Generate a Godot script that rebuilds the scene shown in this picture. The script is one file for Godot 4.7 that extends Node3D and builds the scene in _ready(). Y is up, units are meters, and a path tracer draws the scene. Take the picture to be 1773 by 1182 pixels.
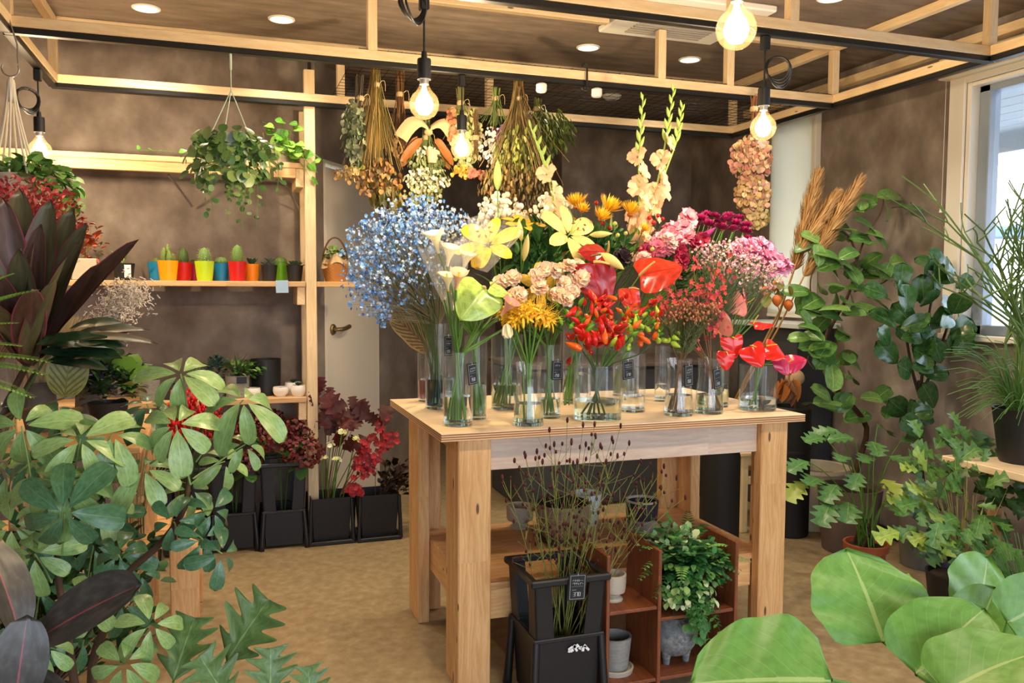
extends Node3D
# A flower shop: a timber display table of cut flowers in glass vases, potted plants all around, pendant bulbs on a hanging timber frame.

var rng := RandomNumberGenerator.new()
var M := {}
var used := {}
var store := {}


func _ready() -> void:
	rng.seed = 7
	camera_and_light()
	make_materials()
	build_room()
	build_outside()
	build_frame()
	build_lamps()
	build_table()
	build_counter()
	build_under_table()
	build_vases()
	build_lilies()
	build_gladioli()
	build_anthuriums()
	build_callas()
	build_gypsophila()
	build_round_flowers()
	build_chillies()
	build_sprays()
	build_burnet()
	build_shelves()
	build_cacti()
	build_floor_buckets()
	build_left_group()
	build_schefflera()
	build_rubber_plant()
	build_umbellata()
	build_fig_trees()
	build_pencil_tree()
	build_right_pots()
	build_pampas()
	build_crate_fern()
	build_dried()
	build_hanging_plants()


func camera_and_light() -> void:
	var cam := Camera3D.new()
	cam.name = "camera"
	cam.fov = 44.577
	cam.near = 0.05
	cam.far = 200.0
	cam.transform = Transform3D(Basis(Vector3(0.94517, 0.00486, 0.32652), Vector3(0.01619, 0.99788, -0.06299), Vector3(-0.32614, 0.06482, 0.94309)).orthonormalized(), Vector3(0, 1.35, 0))
	add_child(cam)
	cam.current = true
	var we := WorldEnvironment.new()
	we.name = "environment"
	var e := Environment.new()
	e.background_mode = Environment.BG_SKY
	var sm := ProceduralSkyMaterial.new()
	sm.sky_top_color = Color(0.80, 0.88, 1.0)
	sm.sky_horizon_color = Color(0.93, 0.96, 1.0)
	sm.ground_bottom_color = Color(0.45, 0.45, 0.45)
	sm.ground_horizon_color = Color(0.7, 0.72, 0.75)
	sm.energy_multiplier = 6.8
	var sky := Sky.new()
	sky.sky_material = sm
	e.sky = sky
	e.tonemap_mode = Environment.TONE_MAPPER_LINEAR
	e.tonemap_exposure = 1.0
	e.sdfgi_enabled = true
	e.ssao_enabled = true
	e.ssil_enabled = true
	we.environment = e
	add_child(we)


# ---------------------------------------------------------------- nodes

func numbered(called: String) -> String:
	var n: int = used.get(called, 0)
	used[called] = n + 1
	return called if n == 0 else "%s_%03d" % [called, n]


func tag(o: Node, label: String, category := "", group := "", kind := "") -> Node:
	if label: o.set_meta("label", label)
	if category: o.set_meta("category", category)
	if group: o.set_meta("group", group)
	if kind: o.set_meta("kind", kind)
	return o


func thing(called: String, label: String, category: String, at := Vector3.ZERO, group := "", turn := 0.0) -> Node3D:
	var o := Node3D.new()
	o.name = numbered(called)
	add_child(o)
	o.position = at
	o.rotation.y = turn
	tag(o, label, category, group)
	return o


func copy_of(o: Node3D, label: String, at: Vector3, turn := 0.0, size := 1.0) -> Node3D:
	var c: Node3D = o.duplicate()
	c.name = numbered(String(o.name).rstrip("0123456789").trim_suffix("_"))
	add_child(c)
	c.position = at
	c.rotation = Vector3(0, turn, 0)
	c.scale = Vector3.ONE * size
	c.set_meta("label", label)
	return c


func mesh_of(sh: Dictionary) -> ArrayMesh:
	if sh.has("mesh"):
		return sh.mesh
	var a := []
	a.resize(Mesh.ARRAY_MAX)
	a[Mesh.ARRAY_VERTEX] = sh.v
	a[Mesh.ARRAY_NORMAL] = sh.n
	a[Mesh.ARRAY_TEX_UV] = sh.u
	if sh.has("c"): a[Mesh.ARRAY_COLOR] = sh.c
	var m := ArrayMesh.new()
	if sh.v.size(): m.add_surface_from_arrays(Mesh.PRIMITIVE_TRIANGLES, a)
	sh.mesh = m
	return m


func part(called: String, sh: Dictionary, m: Material, parent: Node, xf := Transform3D(), label := "", kind := "") -> MeshInstance3D:
	var o := MeshInstance3D.new()
	o.name = called if parent != self else numbered(called)
	o.mesh = mesh_of(sh)
	o.material_override = null
	o.set_surface_override_material(0, m)
	o.transform = xf
	parent.add_child(o, true)
	if label: o.set_meta("label", label)
	if kind: o.set_meta("kind", kind)
	return o


func solid(called: String, sh: Dictionary, m: Material, label: String, category: String, xf := Transform3D(), group := "", kind := "") -> MeshInstance3D:
	var o := part(called, sh, m, self, xf)
	tag(o, label, category, group, kind)
	return o


func structure(called: String, sh: Dictionary, m: Material, label: String, category: String, xf := Transform3D()) -> MeshInstance3D:
	return solid(called, sh, m, label, category, xf, "", "structure")


# ---------------------------------------------------------------- shapes: {v, n, u (, c)}, loose triangles

func shape() -> Dictionary:
	return {"v": PackedVector3Array(), "n": PackedVector3Array(), "u": PackedVector2Array()}


func grid(rows: Array, wrap := false) -> Dictionary:
	var n := rows.size()
	var m: int = rows[0].size()
	var nr := []
	for i in n:
		var r: PackedVector3Array = rows[i]
		var up: PackedVector3Array = rows[mini(i + 1, n - 1)]
		var dn: PackedVector3Array = rows[maxi(i - 1, 0)]
		var q := PackedVector3Array()
		q.resize(m)
		for j in m:
			var j1 := j + 1
			var j0 := j - 1
			if wrap:
				if j1 >= m: j1 = 1
				if j0 < 0: j0 = m - 2
			else:
				j1 = mini(j1, m - 1)
				j0 = maxi(j0, 0)
			var du := r[j1] - r[j0]
			if du.length_squared() < 1e-14:
				du = up[j1] - up[j0] + dn[j1] - dn[j0]
			q[j] = du.cross(up[j] - dn[j]).normalized()
		nr.append(q)
	var v := PackedVector3Array()
	var nn := PackedVector3Array()
	var u := PackedVector2Array()
	for i in n - 1:
		var a: PackedVector3Array = rows[i]
		var b: PackedVector3Array = rows[i + 1]
		var na: PackedVector3Array = nr[i]
		var nb: PackedVector3Array = nr[i + 1]
		var t0 := float(i) / (n - 1)
		var t1 := float(i + 1) / (n - 1)
		for j in m - 1:
			var s0 := float(j) / (m - 1)
			var s1 := float(j + 1) / (m - 1)
			if not a[j].is_equal_approx(a[j + 1]):
				v.append_array([a[j], b[j], a[j + 1]])
				nn.append_array([na[j], nb[j], na[j + 1]])
				u.append_array([Vector2(s0, t0), Vector2(s0, t1), Vector2(s1, t0)])
			if not b[j].is_equal_approx(b[j + 1]):
				v.append_array([a[j + 1], b[j], b[j + 1]])
				nn.append_array([na[j + 1], nb[j], nb[j + 1]])
				u.append_array([Vector2(s1, t0), Vector2(s0, t1), Vector2(s1, t1)])
	return {"v": v, "n": nn, "u": u}


func add_to(bag: Dictionary, sh: Dictionary, xf := Transform3D(), tint = null) -> void:
	bag.v.append_array(xf * (sh.v as PackedVector3Array))
	bag.n.append_array(Transform3D(xf.basis.orthonormalized(), Vector3.ZERO) * (sh.n as PackedVector3Array))
	bag.u.append_array(sh.u)
	if tint != null:
		if not bag.has("c"): bag.c = PackedColorArray()
		var c := PackedColorArray()
		c.resize(sh.v.size())
		c.fill(tint)
		bag.c.append_array(c)


func lathe(profile: Array, sides := 24) -> Dictionary:
	var rows := []
	for p in profile:
		var r := PackedVector3Array()
		for j in sides + 1:
			var a := TAU * (j % sides) / sides
			r.append(Vector3(p.x * cos(a), p.y, -p.x * sin(a)))
		rows.append(r)
	return grid(rows, true)


# lathe with hard edges: points repeated in the profile split the surface
func lathe_hard(profile: Array, sides := 24) -> Dictionary:
	var bag := shape()
	var run := [profile[0]]
	for k in range(1, profile.size()):
		run.append(profile[k])
		var end: bool = k == profile.size() - 1
		if not end:
			var d0: Vector2 = (profile[k] - profile[k - 1]).normalized()
			var d1: Vector2 = (profile[k + 1] - profile[k]).normalized()
			end = d0.dot(d1) < 0.8
		if end:
			add_to(bag, lathe(run, sides))
			run = [profile[k]]
	return bag


func ball(r: float, sides := 12, rings := 8, squash := 1.0) -> Dictionary:
	var pr := []
	for i in rings + 1:
		var a := PI * i / rings - PI / 2
		pr.append(Vector2(maxf(0.0, r * cos(a)) if i > 0 and i < rings else 0.0, r * sin(a) * squash))
	return lathe(pr, sides)


func tube(path: PackedVector3Array, r0: float, r1 := -1.0, sides := 5, closed_ends := false) -> Dictionary:
	if r1 < 0: r1 = r0
	var rows := []
	var n := path.size()
	var a := Vector3.ZERO
	for i in n:
		var t := (path[mini(i + 1, n - 1)] - path[maxi(i - 1, 0)]).normalized()
		if i == 0:
			a = t.cross(Vector3.RIGHT if absf(t.x) < 0.8 else Vector3.UP).normalized()
		else:
			a = (a - t * a.dot(t)).normalized()
		var b := t.cross(a)
		var r := lerpf(r0, r1, float(i) / (n - 1))
		if closed_ends and i == 0:
			rows.append(ring(path[i], a, b, 0.0, sides))
		rows.append(ring(path[i], a, b, r, sides))
		if closed_ends and i == n - 1:
			rows.append(ring(path[i], a, b, 0.0, sides))
	return grid(rows, true)


func ring(c: Vector3, a: Vector3, b: Vector3, r: float, sides: int) -> PackedVector3Array:
	var q := PackedVector3Array()
	for j in sides + 1:
		var g := TAU * (j % sides) / sides
		q.append(c + (a * cos(g) + b * sin(g)) * r)
	return q


func curve(p0: Vector3, p1: Vector3, p2: Vector3, n := 6) -> PackedVector3Array:
	var q := PackedVector3Array()
	for i in n + 1:
		var t := float(i) / n
		q.append(p0.lerp(p1, t).lerp(p1.lerp(p2, t), t))
	return q


# chamfered box centred on the origin; u runs along the longest side in metres, so that grain does
func box(s: Vector3, c := 0.002) -> Dictionary:
	var key := [s, c]
	if store.has(key): return store[key]
	var h := s / 2
	c = minf(c, minf(h.x, minf(h.y, h.z)) * 0.4)
	var out := shape()
	var off := Vector2(rng.randf() * 3.0, rng.randf() * 3.0)
	var faces := [[Vector3.RIGHT, Vector3.UP, Vector3.BACK], [Vector3.LEFT, Vector3.UP, Vector3.FORWARD], [Vector3.UP, Vector3.BACK, Vector3.RIGHT], [Vector3.DOWN, Vector3.FORWARD, Vector3.RIGHT], [Vector3.BACK, Vector3.RIGHT, Vector3.UP], [Vector3.FORWARD, Vector3.LEFT, Vector3.UP]]
	var quad := func(p: Array, nrm: Vector3):
		if (p[2] - p[0]).cross(p[1] - p[0]).dot(nrm) < 0: p.reverse()
		for k in [0, 1, 2, 0, 2, 3]:
			var w: Vector3 = p[k]
			out.v.append(w)
			out.n.append(nrm)
			var l := s.max_axis_index()
			var o1 := (l + 1) % 3
			var o2 := (l + 2) % 3
			out.u.append(Vector2(w[l], w[o1] + w[o2] * 1.3) + off)
	for f in faces:
		var n: Vector3 = f[0]
		var a: Vector3 = f[1].abs()
		var b: Vector3 = f[2].abs()
		var p := []
		for k in [[-1, -1], [1, -1], [1, 1], [-1, 1]]:
			p.append(n * h + a * (h.dot(a) - c) * k[0] + b * (h.dot(b) - c) * k[1])
		quad.call(p, n)
	if c > 0:
		for ax in 3:
			var e := Vector3.ZERO
			e[ax] = 1
			var a := Vector3.ZERO
			a[(ax + 1) % 3] = 1
			var b := Vector3.ZERO
			b[(ax + 2) % 3] = 1
			for sa in [-1, 1]:
				for sb in [-1, 1]:
					var p := []
					var le := h.dot(e) - c
					p = [a * sa * h.dot(a) + b * sb * (h.dot(b) - c) - e * le, a * sa * h.dot(a) + b * sb * (h.dot(b) - c) + e * le, a * sa * (h.dot(a) - c) + b * sb * h.dot(b) + e * le, a * sa * (h.dot(a) - c) + b * sb * h.dot(b) - e * le]
					quad.call(p, (a * sa + b * sb).normalized())
		for sx in [-1, 1]:
			for sy in [-1, 1]:
				for sz in [-1, 1]:
					var nrm := Vector3(sx, sy, sz).normalized()
					var p := [Vector3(sx * h.x, sy * (h.y - c), sz * (h.z - c)), Vector3(sx * (h.x - c), sy * h.y, sz * (h.z - c)), Vector3(sx * (h.x - c), sy * (h.y - c), sz * h.z)]
					if (p[2] - p[0]).cross(p[1] - p[0]).dot(nrm) < 0: p.reverse()
					for w in p:
						out.v.append(w)
						out.n.append(nrm)
						out.u.append(Vector2(w.x, w.y) + off)
	if store.size() < 400: store[key] = out
	return out


# box given by two corners
func span(a: Vector3, b: Vector3, c := 0.002) -> Dictionary:
	var bag := shape()
	add_to(bag, box((b - a).abs(), c), Transform3D(Basis(), (a + b) / 2))
	return bag


# leaf: grows along -z, faces up. wid is half the width; a, b place the widest point at a / (a + b)
func leaf(l: float, wid: float, a := 0.6, b := 0.6, droop := 0.2, fold := 0.15, rows := 7, cols := 4, wave := 0.0, lobes := 0, depth := 0.0, shear := 0.0) -> Dictionary:
	var out := []
	var top := pow(a / (a + b), a) * pow(b / (a + b), b)
	for i in rows + 1:
		var t := float(i) / rows
		var w := wid * pow(t, a) * pow(1.0 - t, b) / top
		if i == 0 and a > 0.2: w = wid * 0.02
		if lobes > 0: w *= 1.0 - depth * (0.5 + 0.5 * cos(TAU * lobes * t))
		var r := PackedVector3Array()
		for j in cols + 1:
			var s := 2.0 * j / cols - 1.0
			var y := -droop * t * t * l + fold * absf(s) * w + wave * sin(t * 17.0 + s * 3.0) * absf(s) * wid
			r.append(Vector3(s * w, y, -t * l * (1.0 - 0.25 * droop * t) - shear * absf(s) * w))
		out.append(r)
	return grid(out)


func facing(dir: Vector3, up := Vector3.UP) -> Basis:
	dir = dir.normalized()
	if absf(dir.dot(up.normalized())) > 0.985: up = Vector3.BACK if absf(dir.z) < 0.9 else Vector3.RIGHT
	return Basis.looking_at(dir, up)


func at_point(p: Vector3, dir := Vector3.FORWARD, up := Vector3.UP, s := 1.0) -> Transform3D:
	return Transform3D(facing(dir, up).scaled(Vector3.ONE * s), p)


func jitter(k: float) -> Vector3:
	return Vector3(rng.randf_range(-k, k), rng.randf_range(-k, k), rng.randf_range(-k, k))


func vary(c: Color, k := 0.15) -> Color:
	var f := 1.0 + rng.randf_range(-k, k)
	var g := 1.0 + rng.randf_range(-k, k) * 0.4
	return Color(c.r * f, c.g * f * g, c.b * f)


func lin(hex: String) -> Color:
	return Color(hex).srgb_to_linear()


# ---------------------------------------------------------------- materials

func mat(called: String, hex: String, rough := 0.6, tex: Texture2D = null) -> StandardMaterial3D:
	var m := StandardMaterial3D.new()
	m.resource_name = called
	m.albedo_color = Color(hex)
	m.roughness = rough
	m.albedo_texture = tex
	M[called] = m
	return m


func leafy(called: String, hex: String, rough := 0.45, through := 0.35, tex: Texture2D = null) -> StandardMaterial3D:
	var m := mat(called, hex, rough, tex)
	m.backlight_enabled = true
	m.backlight = Color(through, through, through * 0.7)
	return m


func tinted(called: String, rough := 0.6, through := 0.3) -> StandardMaterial3D:
	var m := mat(called, "ffffff", rough)
	m.vertex_color_use_as_albedo = true
	if through > 0:
		m.backlight_enabled = true
		m.backlight = Color(through, through, through)
	return m


func cloudy(freq: float, colors: Array, w := 512, h := 512, octaves := 5, seed_ := 1) -> NoiseTexture2D:
	var nz := FastNoiseLite.new()
	nz.seed = seed_
	nz.noise_type = FastNoiseLite.TYPE_SIMPLEX_SMOOTH
	nz.frequency = freq
	nz.fractal_octaves = octaves
	nz.fractal_gain = 0.55
	var t := NoiseTexture2D.new()
	t.width = w
	t.height = h
	t.seamless = true
	t.noise = nz
	var g := Gradient.new()
	var offs := PackedFloat32Array()
	var cols := PackedColorArray()
	for i in colors.size():
		offs.append(float(i) / (colors.size() - 1))
		cols.append(Color(colors[i]))
	g.offsets = offs
	g.colors = cols
	t.color_ramp = g
	return t


# grain along u; darker growth rings and a few knots
func wood_tex(light: String, dark: String, knots: int, seed_: int, stretch := 1.0) -> ImageTexture:
	var w := 512
	var h := 256
	var im := Image.create(w, h, false, Image.FORMAT_RGB8)
	var nz := FastNoiseLite.new()
	nz.seed = seed_
	nz.frequency = 0.011
	nz.fractal_octaves = 3
	var fine := FastNoiseLite.new()
	fine.seed = seed_ + 5
	fine.frequency = 0.22
	var r := RandomNumberGenerator.new()
	r.seed = seed_
	var ks := []
	for k in knots: ks.append(Vector3(r.randf() * w, r.randf() * h, r.randf_range(3.0, 6.0)))
	var ca := Color(light)
	var cb := Color(dark)
	for y in h:
		for x in w:
			var bend := 0.0
			var knot := 0.0
			for k in ks:
				var dx: float = (x - k.x) * 0.35
				var dy: float = y - k.y
				var d2 := dx * dx + dy * dy
				bend += 60.0 * k.z / (d2 + 40.0 * k.z) * signf(dy) * 0.6
				if d2 < k.z * k.z: knot = maxf(knot, 1.0 - d2 / (k.z * k.z))
			var a := nz.get_noise_2d(x * 0.25 * stretch, (y + bend) * 1.6)
			var rings := 0.5 + 0.5 * sin((y + bend * 2.0) * 0.35 + a * 9.0)
			var g := clampf(0.28 * rings + 0.3 * (0.5 + a) + 0.22 * fine.get_noise_2d(x * 0.12, y), 0.0, 1.0)
			var c := ca.lerp(cb, g)
			if knot > 0: c = c.lerp(cb.darkened(0.45), minf(1.0, knot * 1.5))
			im.set_pixel(x, y, c)
	return ImageTexture.create_from_image(im)


# leaf seen flat: u across, v from stalk to tip; midrib, side veins and a mottle
func leaf_tex(base: String, vein: String, pairs: int, slant: float, edge := "", bands := "", n := 160, vein_w := 0.05, mottle := 0.12) -> ImageTexture:
	var im := Image.create(n, n, false, Image.FORMAT_RGB8)
	var nz := FastNoiseLite.new()
	nz.seed = pairs * 7 + n
	nz.frequency = 0.03
	nz.fractal_octaves = 3
	var cb := Color(base)
	var cv := Color(vein)
	for y in n:
		for x in n:
			var s := absf(2.0 * (x + 0.5) / n - 1.0)
			var t := (y + 0.5) / n
			var c := cb.lerp(Color(base).darkened(0.35) if nz.get_noise_2d(x, y) < 0 else Color(base).lightened(0.2), absf(nz.get_noise_2d(x, y)) * mottle * 5.0)
			if bands != "":
				var q := fposmod((t - s * slant * 0.9) * pairs, 1.0)
				if q < 0.5 and s < 0.86: c = c.lerp(Color(bands), minf(1.0, smoothstep(0.0, 0.12, q) * smoothstep(0.5, 0.38, q)))
			if pairs > 0:
				var ph := absf(fposmod((t - s * slant) * pairs, 1.0) - 0.5)
				if ph < vein_w and s > 0.03: c = c.lerp(cv, 0.6 * (1.0 - ph / vein_w) * (1.0 - s * 0.5))
			if s < 0.035 * (1.4 - t): c = c.lerp(cv, 0.9)
			if edge != "" and s > 0.9: c = c.lerp(Color(edge), 0.75)
			im.set_pixel(x, y, c)
	return ImageTexture.create_from_image(im)


func glass(called: String, hex := "ffffff", a := 0.06) -> StandardMaterial3D:
	var m := mat(called, hex, 0.02)
	m.transparency = BaseMaterial3D.TRANSPARENCY_ALPHA
	m.albedo_color.a = a
	m.metallic_specular = 0.5
	return m


func water(called: String, hex: String, a := 0.0) -> StandardMaterial3D:
	var m := mat(called, hex, 0.02)
	m.transparency = BaseMaterial3D.TRANSPARENCY_ALPHA
	m.albedo_color.a = a
	m.refraction_enabled = true
	m.refraction_scale = 0.033
	return m


func make_materials() -> void:
	var m: StandardMaterial3D
	m = mat("wall_paper", "ffffff", 0.85, cloudy(0.006, ["61564f", "74685f", "83776e", "948980", "ada197"], 1024, 1024, 6, 3))
	m.uv1_triplanar = true
	m.uv1_world_triplanar = true
	m.uv1_scale = Vector3(0.5, 0.42, 0.5)
	m = mat("ceiling_paper", "ffffff", 0.85, cloudy(0.008, ["66584c", "76675a", "827365", "8f8072"], 1024, 1024, 6, 9))
	m.uv1_triplanar = true
	m.uv1_world_triplanar = true
	m.uv1_scale = Vector3(0.35, 0.35, 1.4)
	m = mat("concrete_floor", "ffffff", 0.42, cloudy(0.03, ["8a7656", "9a8562", "a38e6b", "ab9775", "bba887"], 1024, 1024, 6, 5))
	m.uv1_triplanar = true
	m.uv1_world_triplanar = true
	m.uv1_scale = Vector3(0.5, 0.5, 0.5)
	mat("pine", "ffffff", 0.6, wood_tex("f3dcb4", "ddb884", 3, 11)).uv1_scale = Vector3(1.4, 3.2, 1)
	mat("table_pine", "ffffff", 0.55, wood_tex("e3b67c", "bb8046", 3, 37)).uv1_scale = Vector3(1.5, 3.0, 1)
	mat("pale_pine", "ffffff", 0.6, wood_tex("dcc5b0", "b99d88", 2, 31)).uv1_scale = Vector3(1.1, 2.4, 1)
	mat("plywood", "ffffff", 0.55, wood_tex("efd8b6", "d8b68c", 0, 41, 0.6)).uv1_scale = Vector3(0.9, 1.5, 1)
	mat("ply_light", "d9b384", 0.7)
	mat("ply_dark", "96633c", 0.75)
	mat("shelf_board", "ffffff", 0.55, wood_tex("deb887", "bd8d55", 1, 51)).uv1_scale = Vector3(1.0, 2.4, 1)
	mat("dark_wood", "ffffff", 0.5, wood_tex("8a4e2c", "5a2d16", 0, 61)).uv1_scale = Vector3(1.6, 3.0, 1)
	mat("stool_wood", "ffffff", 0.5, wood_tex("ecd3a0", "d6b577", 1, 71)).uv1_scale = Vector3(1.6, 3.0, 1)
	mat("black_metal", "141414", 0.4)
	mat("black_plastic", "16171a", 0.45)
	mat("wire_black", "181818", 0.85).metallic_specular = 0.1
	mat("white_plastic", "efece4", 0.4)
	mat("white_paint", "e9e4da", 0.5)
	mat("door_paint", "ded6c8", 0.5)
	mat("cream_blind", "efe9cf", 0.8).backlight_enabled = true
	M.cream_blind.backlight = Color(0.97, 0.97, 0.92)
	mat("brass", "8a7a58", 0.35).metallic = 0.8
	mat("steel", "b8b8ba", 0.3).metallic = 0.9
	mat("soil", "2a1e15", 0.95)
	mat("stem_green", "5d8a34", 0.5)
	mat("stem_dark", "3d5a26", 0.55)
	mat("bark", "8a735a", 0.85, cloudy(0.05, ["6a5744", "8a745c", "a89378"], 128, 128, 4, 4))
	mat("dry_stem", "a3793f", 0.8)
	mat("dry_brown", "7a5a38", 0.85)
	mat("twine", "b29a72", 0.9)
	mat("jute", "ffffff", 0.9, cloudy(0.2, ["a88a62", "c2a57c", "d6bd96"], 128, 128, 3, 7))
	mat("macrame", "efe4cf", 0.9)
	mat("terracotta", "a85a34", 0.75)
	mat("tag_black", "15181c", 0.5)
	mat("chalk", "e8eaea", 0.8)
	tinted("tinted", 0.55, 0.25)
	tinted("tinted_gloss", 0.25, 0.1)
	tinted("tinted_matt", 0.85, 0.15)
	glass("vase_glass", "e8f2ee", 0.012)
	glass("bulb_glass", "ffd9a0", 0.006)
	glass("window_glass", "eef6ff", 0.03)
	glass("cellophane", "f4f4f4", 0.16)
	M.cellophane.roughness = 0.12
	water("water", "f4f7ee")
	water("water_green", "dfe6c8")
	water("water_blue", "4f94ac")
	water("water_pink", "e6b3a6")
	water("glass_base", "d4e8de")
	mat("grey_frame", "8e9aa8", 0.4)
	mat("cream_box", "e6d9bb", 0.6)
	mat("dark_trim", "2a2521", 0.7)
	mat("paving", "b9b7b2", 0.9)
	mat("soffit", "b9c4c8", 0.7)
	mat("siding", "8e9ba3", 0.8)
	mat("siding_dark", "5f6a72", 0.8)
	mat("roof_blue", "7f93ab", 0.7)
	mat("ceiling_grey", "a8a49c", 0.7)
	m = mat("filament", "ffe2b0", 0.5)
	m.emission_enabled = true
	m.emission = Color(1.0, 0.85, 0.6)
	m.emission_energy_multiplier = 20.0
	m = mat("downlight", "fff6e8", 0.5)
	m.emission_enabled = true
	m.emission = Color(1.0, 0.95, 0.86)
	m.emission_energy_multiplier = 3.0
	mat("shelf_ply", "ffffff", 0.5, wood_tex("d9ab76", "a97447", 0, 81, 0.5)).uv1_scale = Vector3(0.9, 1.3, 1)
	mat("charcoal", "3a3c40", 0.7)
	mat("steel_top", "cfd3d6", 0.35)
	mat("paper_white", "e8e8e6", 0.8)
	mat("pot_white", "d8d3c8", 0.55, cloudy(0.05, ["e2dcd0", "d6cfc2", "e8e3d8"], 128, 128, 4, 2))
	mat("pot_ribbed", "ffffff", 0.6, cloudy(0.04, ["6e5947", "836d58", "98826b"], 128, 128, 4, 6))
	mat("pot_brown", "5a4a3c", 0.5)
	mat("pot_bluewhite", "cfd6de", 0.35)
	mat("pot_grey", "b9b8b4", 0.8, cloudy(0.06, ["b0afaa", "c4c2bd", "d2d0ca"], 128, 128, 4, 8))
	mat("pot_navy", "232a38", 0.3)
	m = mat("pot_stone", "ffffff", 0.85, cloudy(0.035, ["4c5052", "6a6f70", "8d8e88", "b5b1a4"], 256, 256, 5, 12))
	m.uv1_triplanar = true
	m.uv1_scale = Vector3(6, 6, 6)
	mat("stem_pale", "b9cf7a", 0.5)
	mat("anther", "9a5a20", 0.8)
	mat("stem_red", "7d5a30", 0.6)
	mat("dry_twig", "8a8468", 0.8)
	mat("burnet_stem", "7a8038", 0.7)
	mat("calla_stalk", "7a5a36", 0.6)
	leafy("lily_yellow", "ffffff", 0.5, 0.5, leaf_tex("f0c640", "e8a828", 0, 0.0))
	leafy("lily_pale", "f0dc86", 0.5, 0.5)
	leafy("lily_leaf", "3f7030", 0.4, 0.3)
	leafy("bud_green", "a9c46a", 0.5, 0.3)
	mat("bud_yellow", "b8bc5c", 0.6)
	mat("berry_red", "b01c1c", 0.25)
	leafy("glad_green", "9cbb5a", 0.5, 0.35)
	leafy("glad_leaf", "86a84e", 0.5, 0.3)
	leafy("glad_peach", "f8c3a2", 0.6, 0.6)
	leafy("anth_dark", "ffffff", 0.16, 0.1, leaf_tex("a01c1e", "741012", 6, 0.4))
	leafy("anth_orange", "ffffff", 0.18, 0.2, leaf_tex("cc3a24", "a42a1c", 6, 0.4))
	leafy("anth_red", "d8231c", 0.15, 0.2)
	leafy("anth_coral", "e08070", 0.2, 0.35)
	leafy("anth_magenta", "b8204c", 0.2, 0.2)
	leafy("anth_green", "ffffff", 0.22, 0.35, leaf_tex("b2d468", "d8e8a0", 5, 0.35))
	mat("spadix_cream", "e2c27a", 0.6)
	mat("spadix_yellow", "d8c03c", 0.6)
	leafy("calla_pink", "f0b494", 0.45, 0.4)
	leafy("calla_rose", "e08a80", 0.45, 0.4)
	leafy("calla_cream", "f6ecc8", 0.45, 0.5)
	leafy("calathea", "ffffff", 0.4, 0.2, leaf_tex("86784a", "5a3a28", 9, 0.55, "a88a50", "4a261e", 200))
	leafy("celosia", "8e1466", 0.8, 0.2)
	mat("chilli_green", "5f9a26", 0.22)
	mat("chilli_lime", "a3c43c", 0.25)
	mat("chilli_orange", "e8641a", 0.2)
	mat("chilli_red", "c81c14", 0.2)
	mat("chilli_dark", "a01414", 0.2)
	leafy("orchid_red", "b41a26", 0.5, 0.3)
	leafy("orchid_crimson", "860f22", 0.5, 0.3)
	leafy("orchid_coral", "cc3c30", 0.5, 0.3)
	mat("brunia_green", "5c6a3a", 0.7)
	leafy("nerine", "f7cf22", 0.5, 0.45)
	leafy("nerine_orange", "f3a81c", 0.5, 0.45)
	mat("label_blue", "a8c4de", 0.2)
	for c in [["blue", "1f84b8"], ["amber", "f0a010"], ["red", "d0201c"], ["magenta", "b0204a"], ["lime", "b8d826"], ["orange", "ee8a1c"], ["black", "1a1b1c"], ["green", "6aa81c"]]:
		mat("pot_c_" + c[0], c[1], 0.28 if c[0] != "black" else 0.5)
	mat("pot_gloss", "f1ece4", 0.15)
	mat("cactus_green", "6a8a44", 0.7)
	mat("cactus_dark", "4f6a34", 0.7)
	leafy("succulent", "3f5a3c", 0.5, 0.15)
	leafy("succulent_grey", "5f7468", 0.55, 0.15)
	leafy("grass_green", "7d9a4a", 0.5, 0.3)
	leafy("grass_dark", "33502a", 0.5, 0.2)
	mat("wicker", "b5793a", 0.7)
	mat("wicker_dark", "5a3c22", 0.7)
	leafy("oak_red", "ffffff", 0.5, 0.25, leaf_tex("581412", "742018", 5, 0.5))
	leafy("oak_brown", "47140f", 0.5, 0.25)
	leafy("narcissus", "e8ecc8", 0.5, 0.4)
	leafy("narcissus_yellow", "dfe08a", 0.5, 0.4)
	leafy("cordyline", "ffffff", 0.38, 0.2, leaf_tex("5c5a3e", "70603f", 12, 0.7, "8a3446", "", 160, 0.03))
	leafy("cordyline_pink", "ffffff", 0.38, 0.25, leaf_tex("5a4238", "7a4a40", 12, 0.7, "b04462", "", 160, 0.03))
	leafy("dark_leaf", "ffffff", 0.3, 0.15, leaf_tex("1e3a22", "2f5030", 7, 0.4))
	leafy("calathea_green", "ffffff", 0.4, 0.3, leaf_tex("8a8a3c", "6a6a2c", 7, 0.5, "", "5a5a26"))
	mat("dried_white", "efe2d2", 0.85)
	mat("scheff_stalk", "7d9a54", 0.5)
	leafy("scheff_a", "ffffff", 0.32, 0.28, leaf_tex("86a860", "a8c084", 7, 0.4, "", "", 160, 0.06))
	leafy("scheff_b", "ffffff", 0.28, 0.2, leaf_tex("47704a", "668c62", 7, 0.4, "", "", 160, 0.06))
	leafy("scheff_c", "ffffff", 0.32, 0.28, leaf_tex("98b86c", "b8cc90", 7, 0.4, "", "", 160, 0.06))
	mat("rubber_stalk", "a83a48", 0.5)
	leafy("rubber_leaf", "ffffff", 0.3, 0.12, leaf_tex("43403a", "a04a50", 16, 0.3, "", "", 200, 0.012))
	leafy("philo_leaf", "ffffff", 0.4, 0.3, leaf_tex("5c7a40", "8ca468", 7, 0.6, "", "", 160, 0.06))
	leafy("umbellata", "ffffff", 0.42, 0.4, leaf_tex("6c9c40", "a8c070", 7, 0.55, "", "", 256, 0.035, 0.07))
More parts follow.
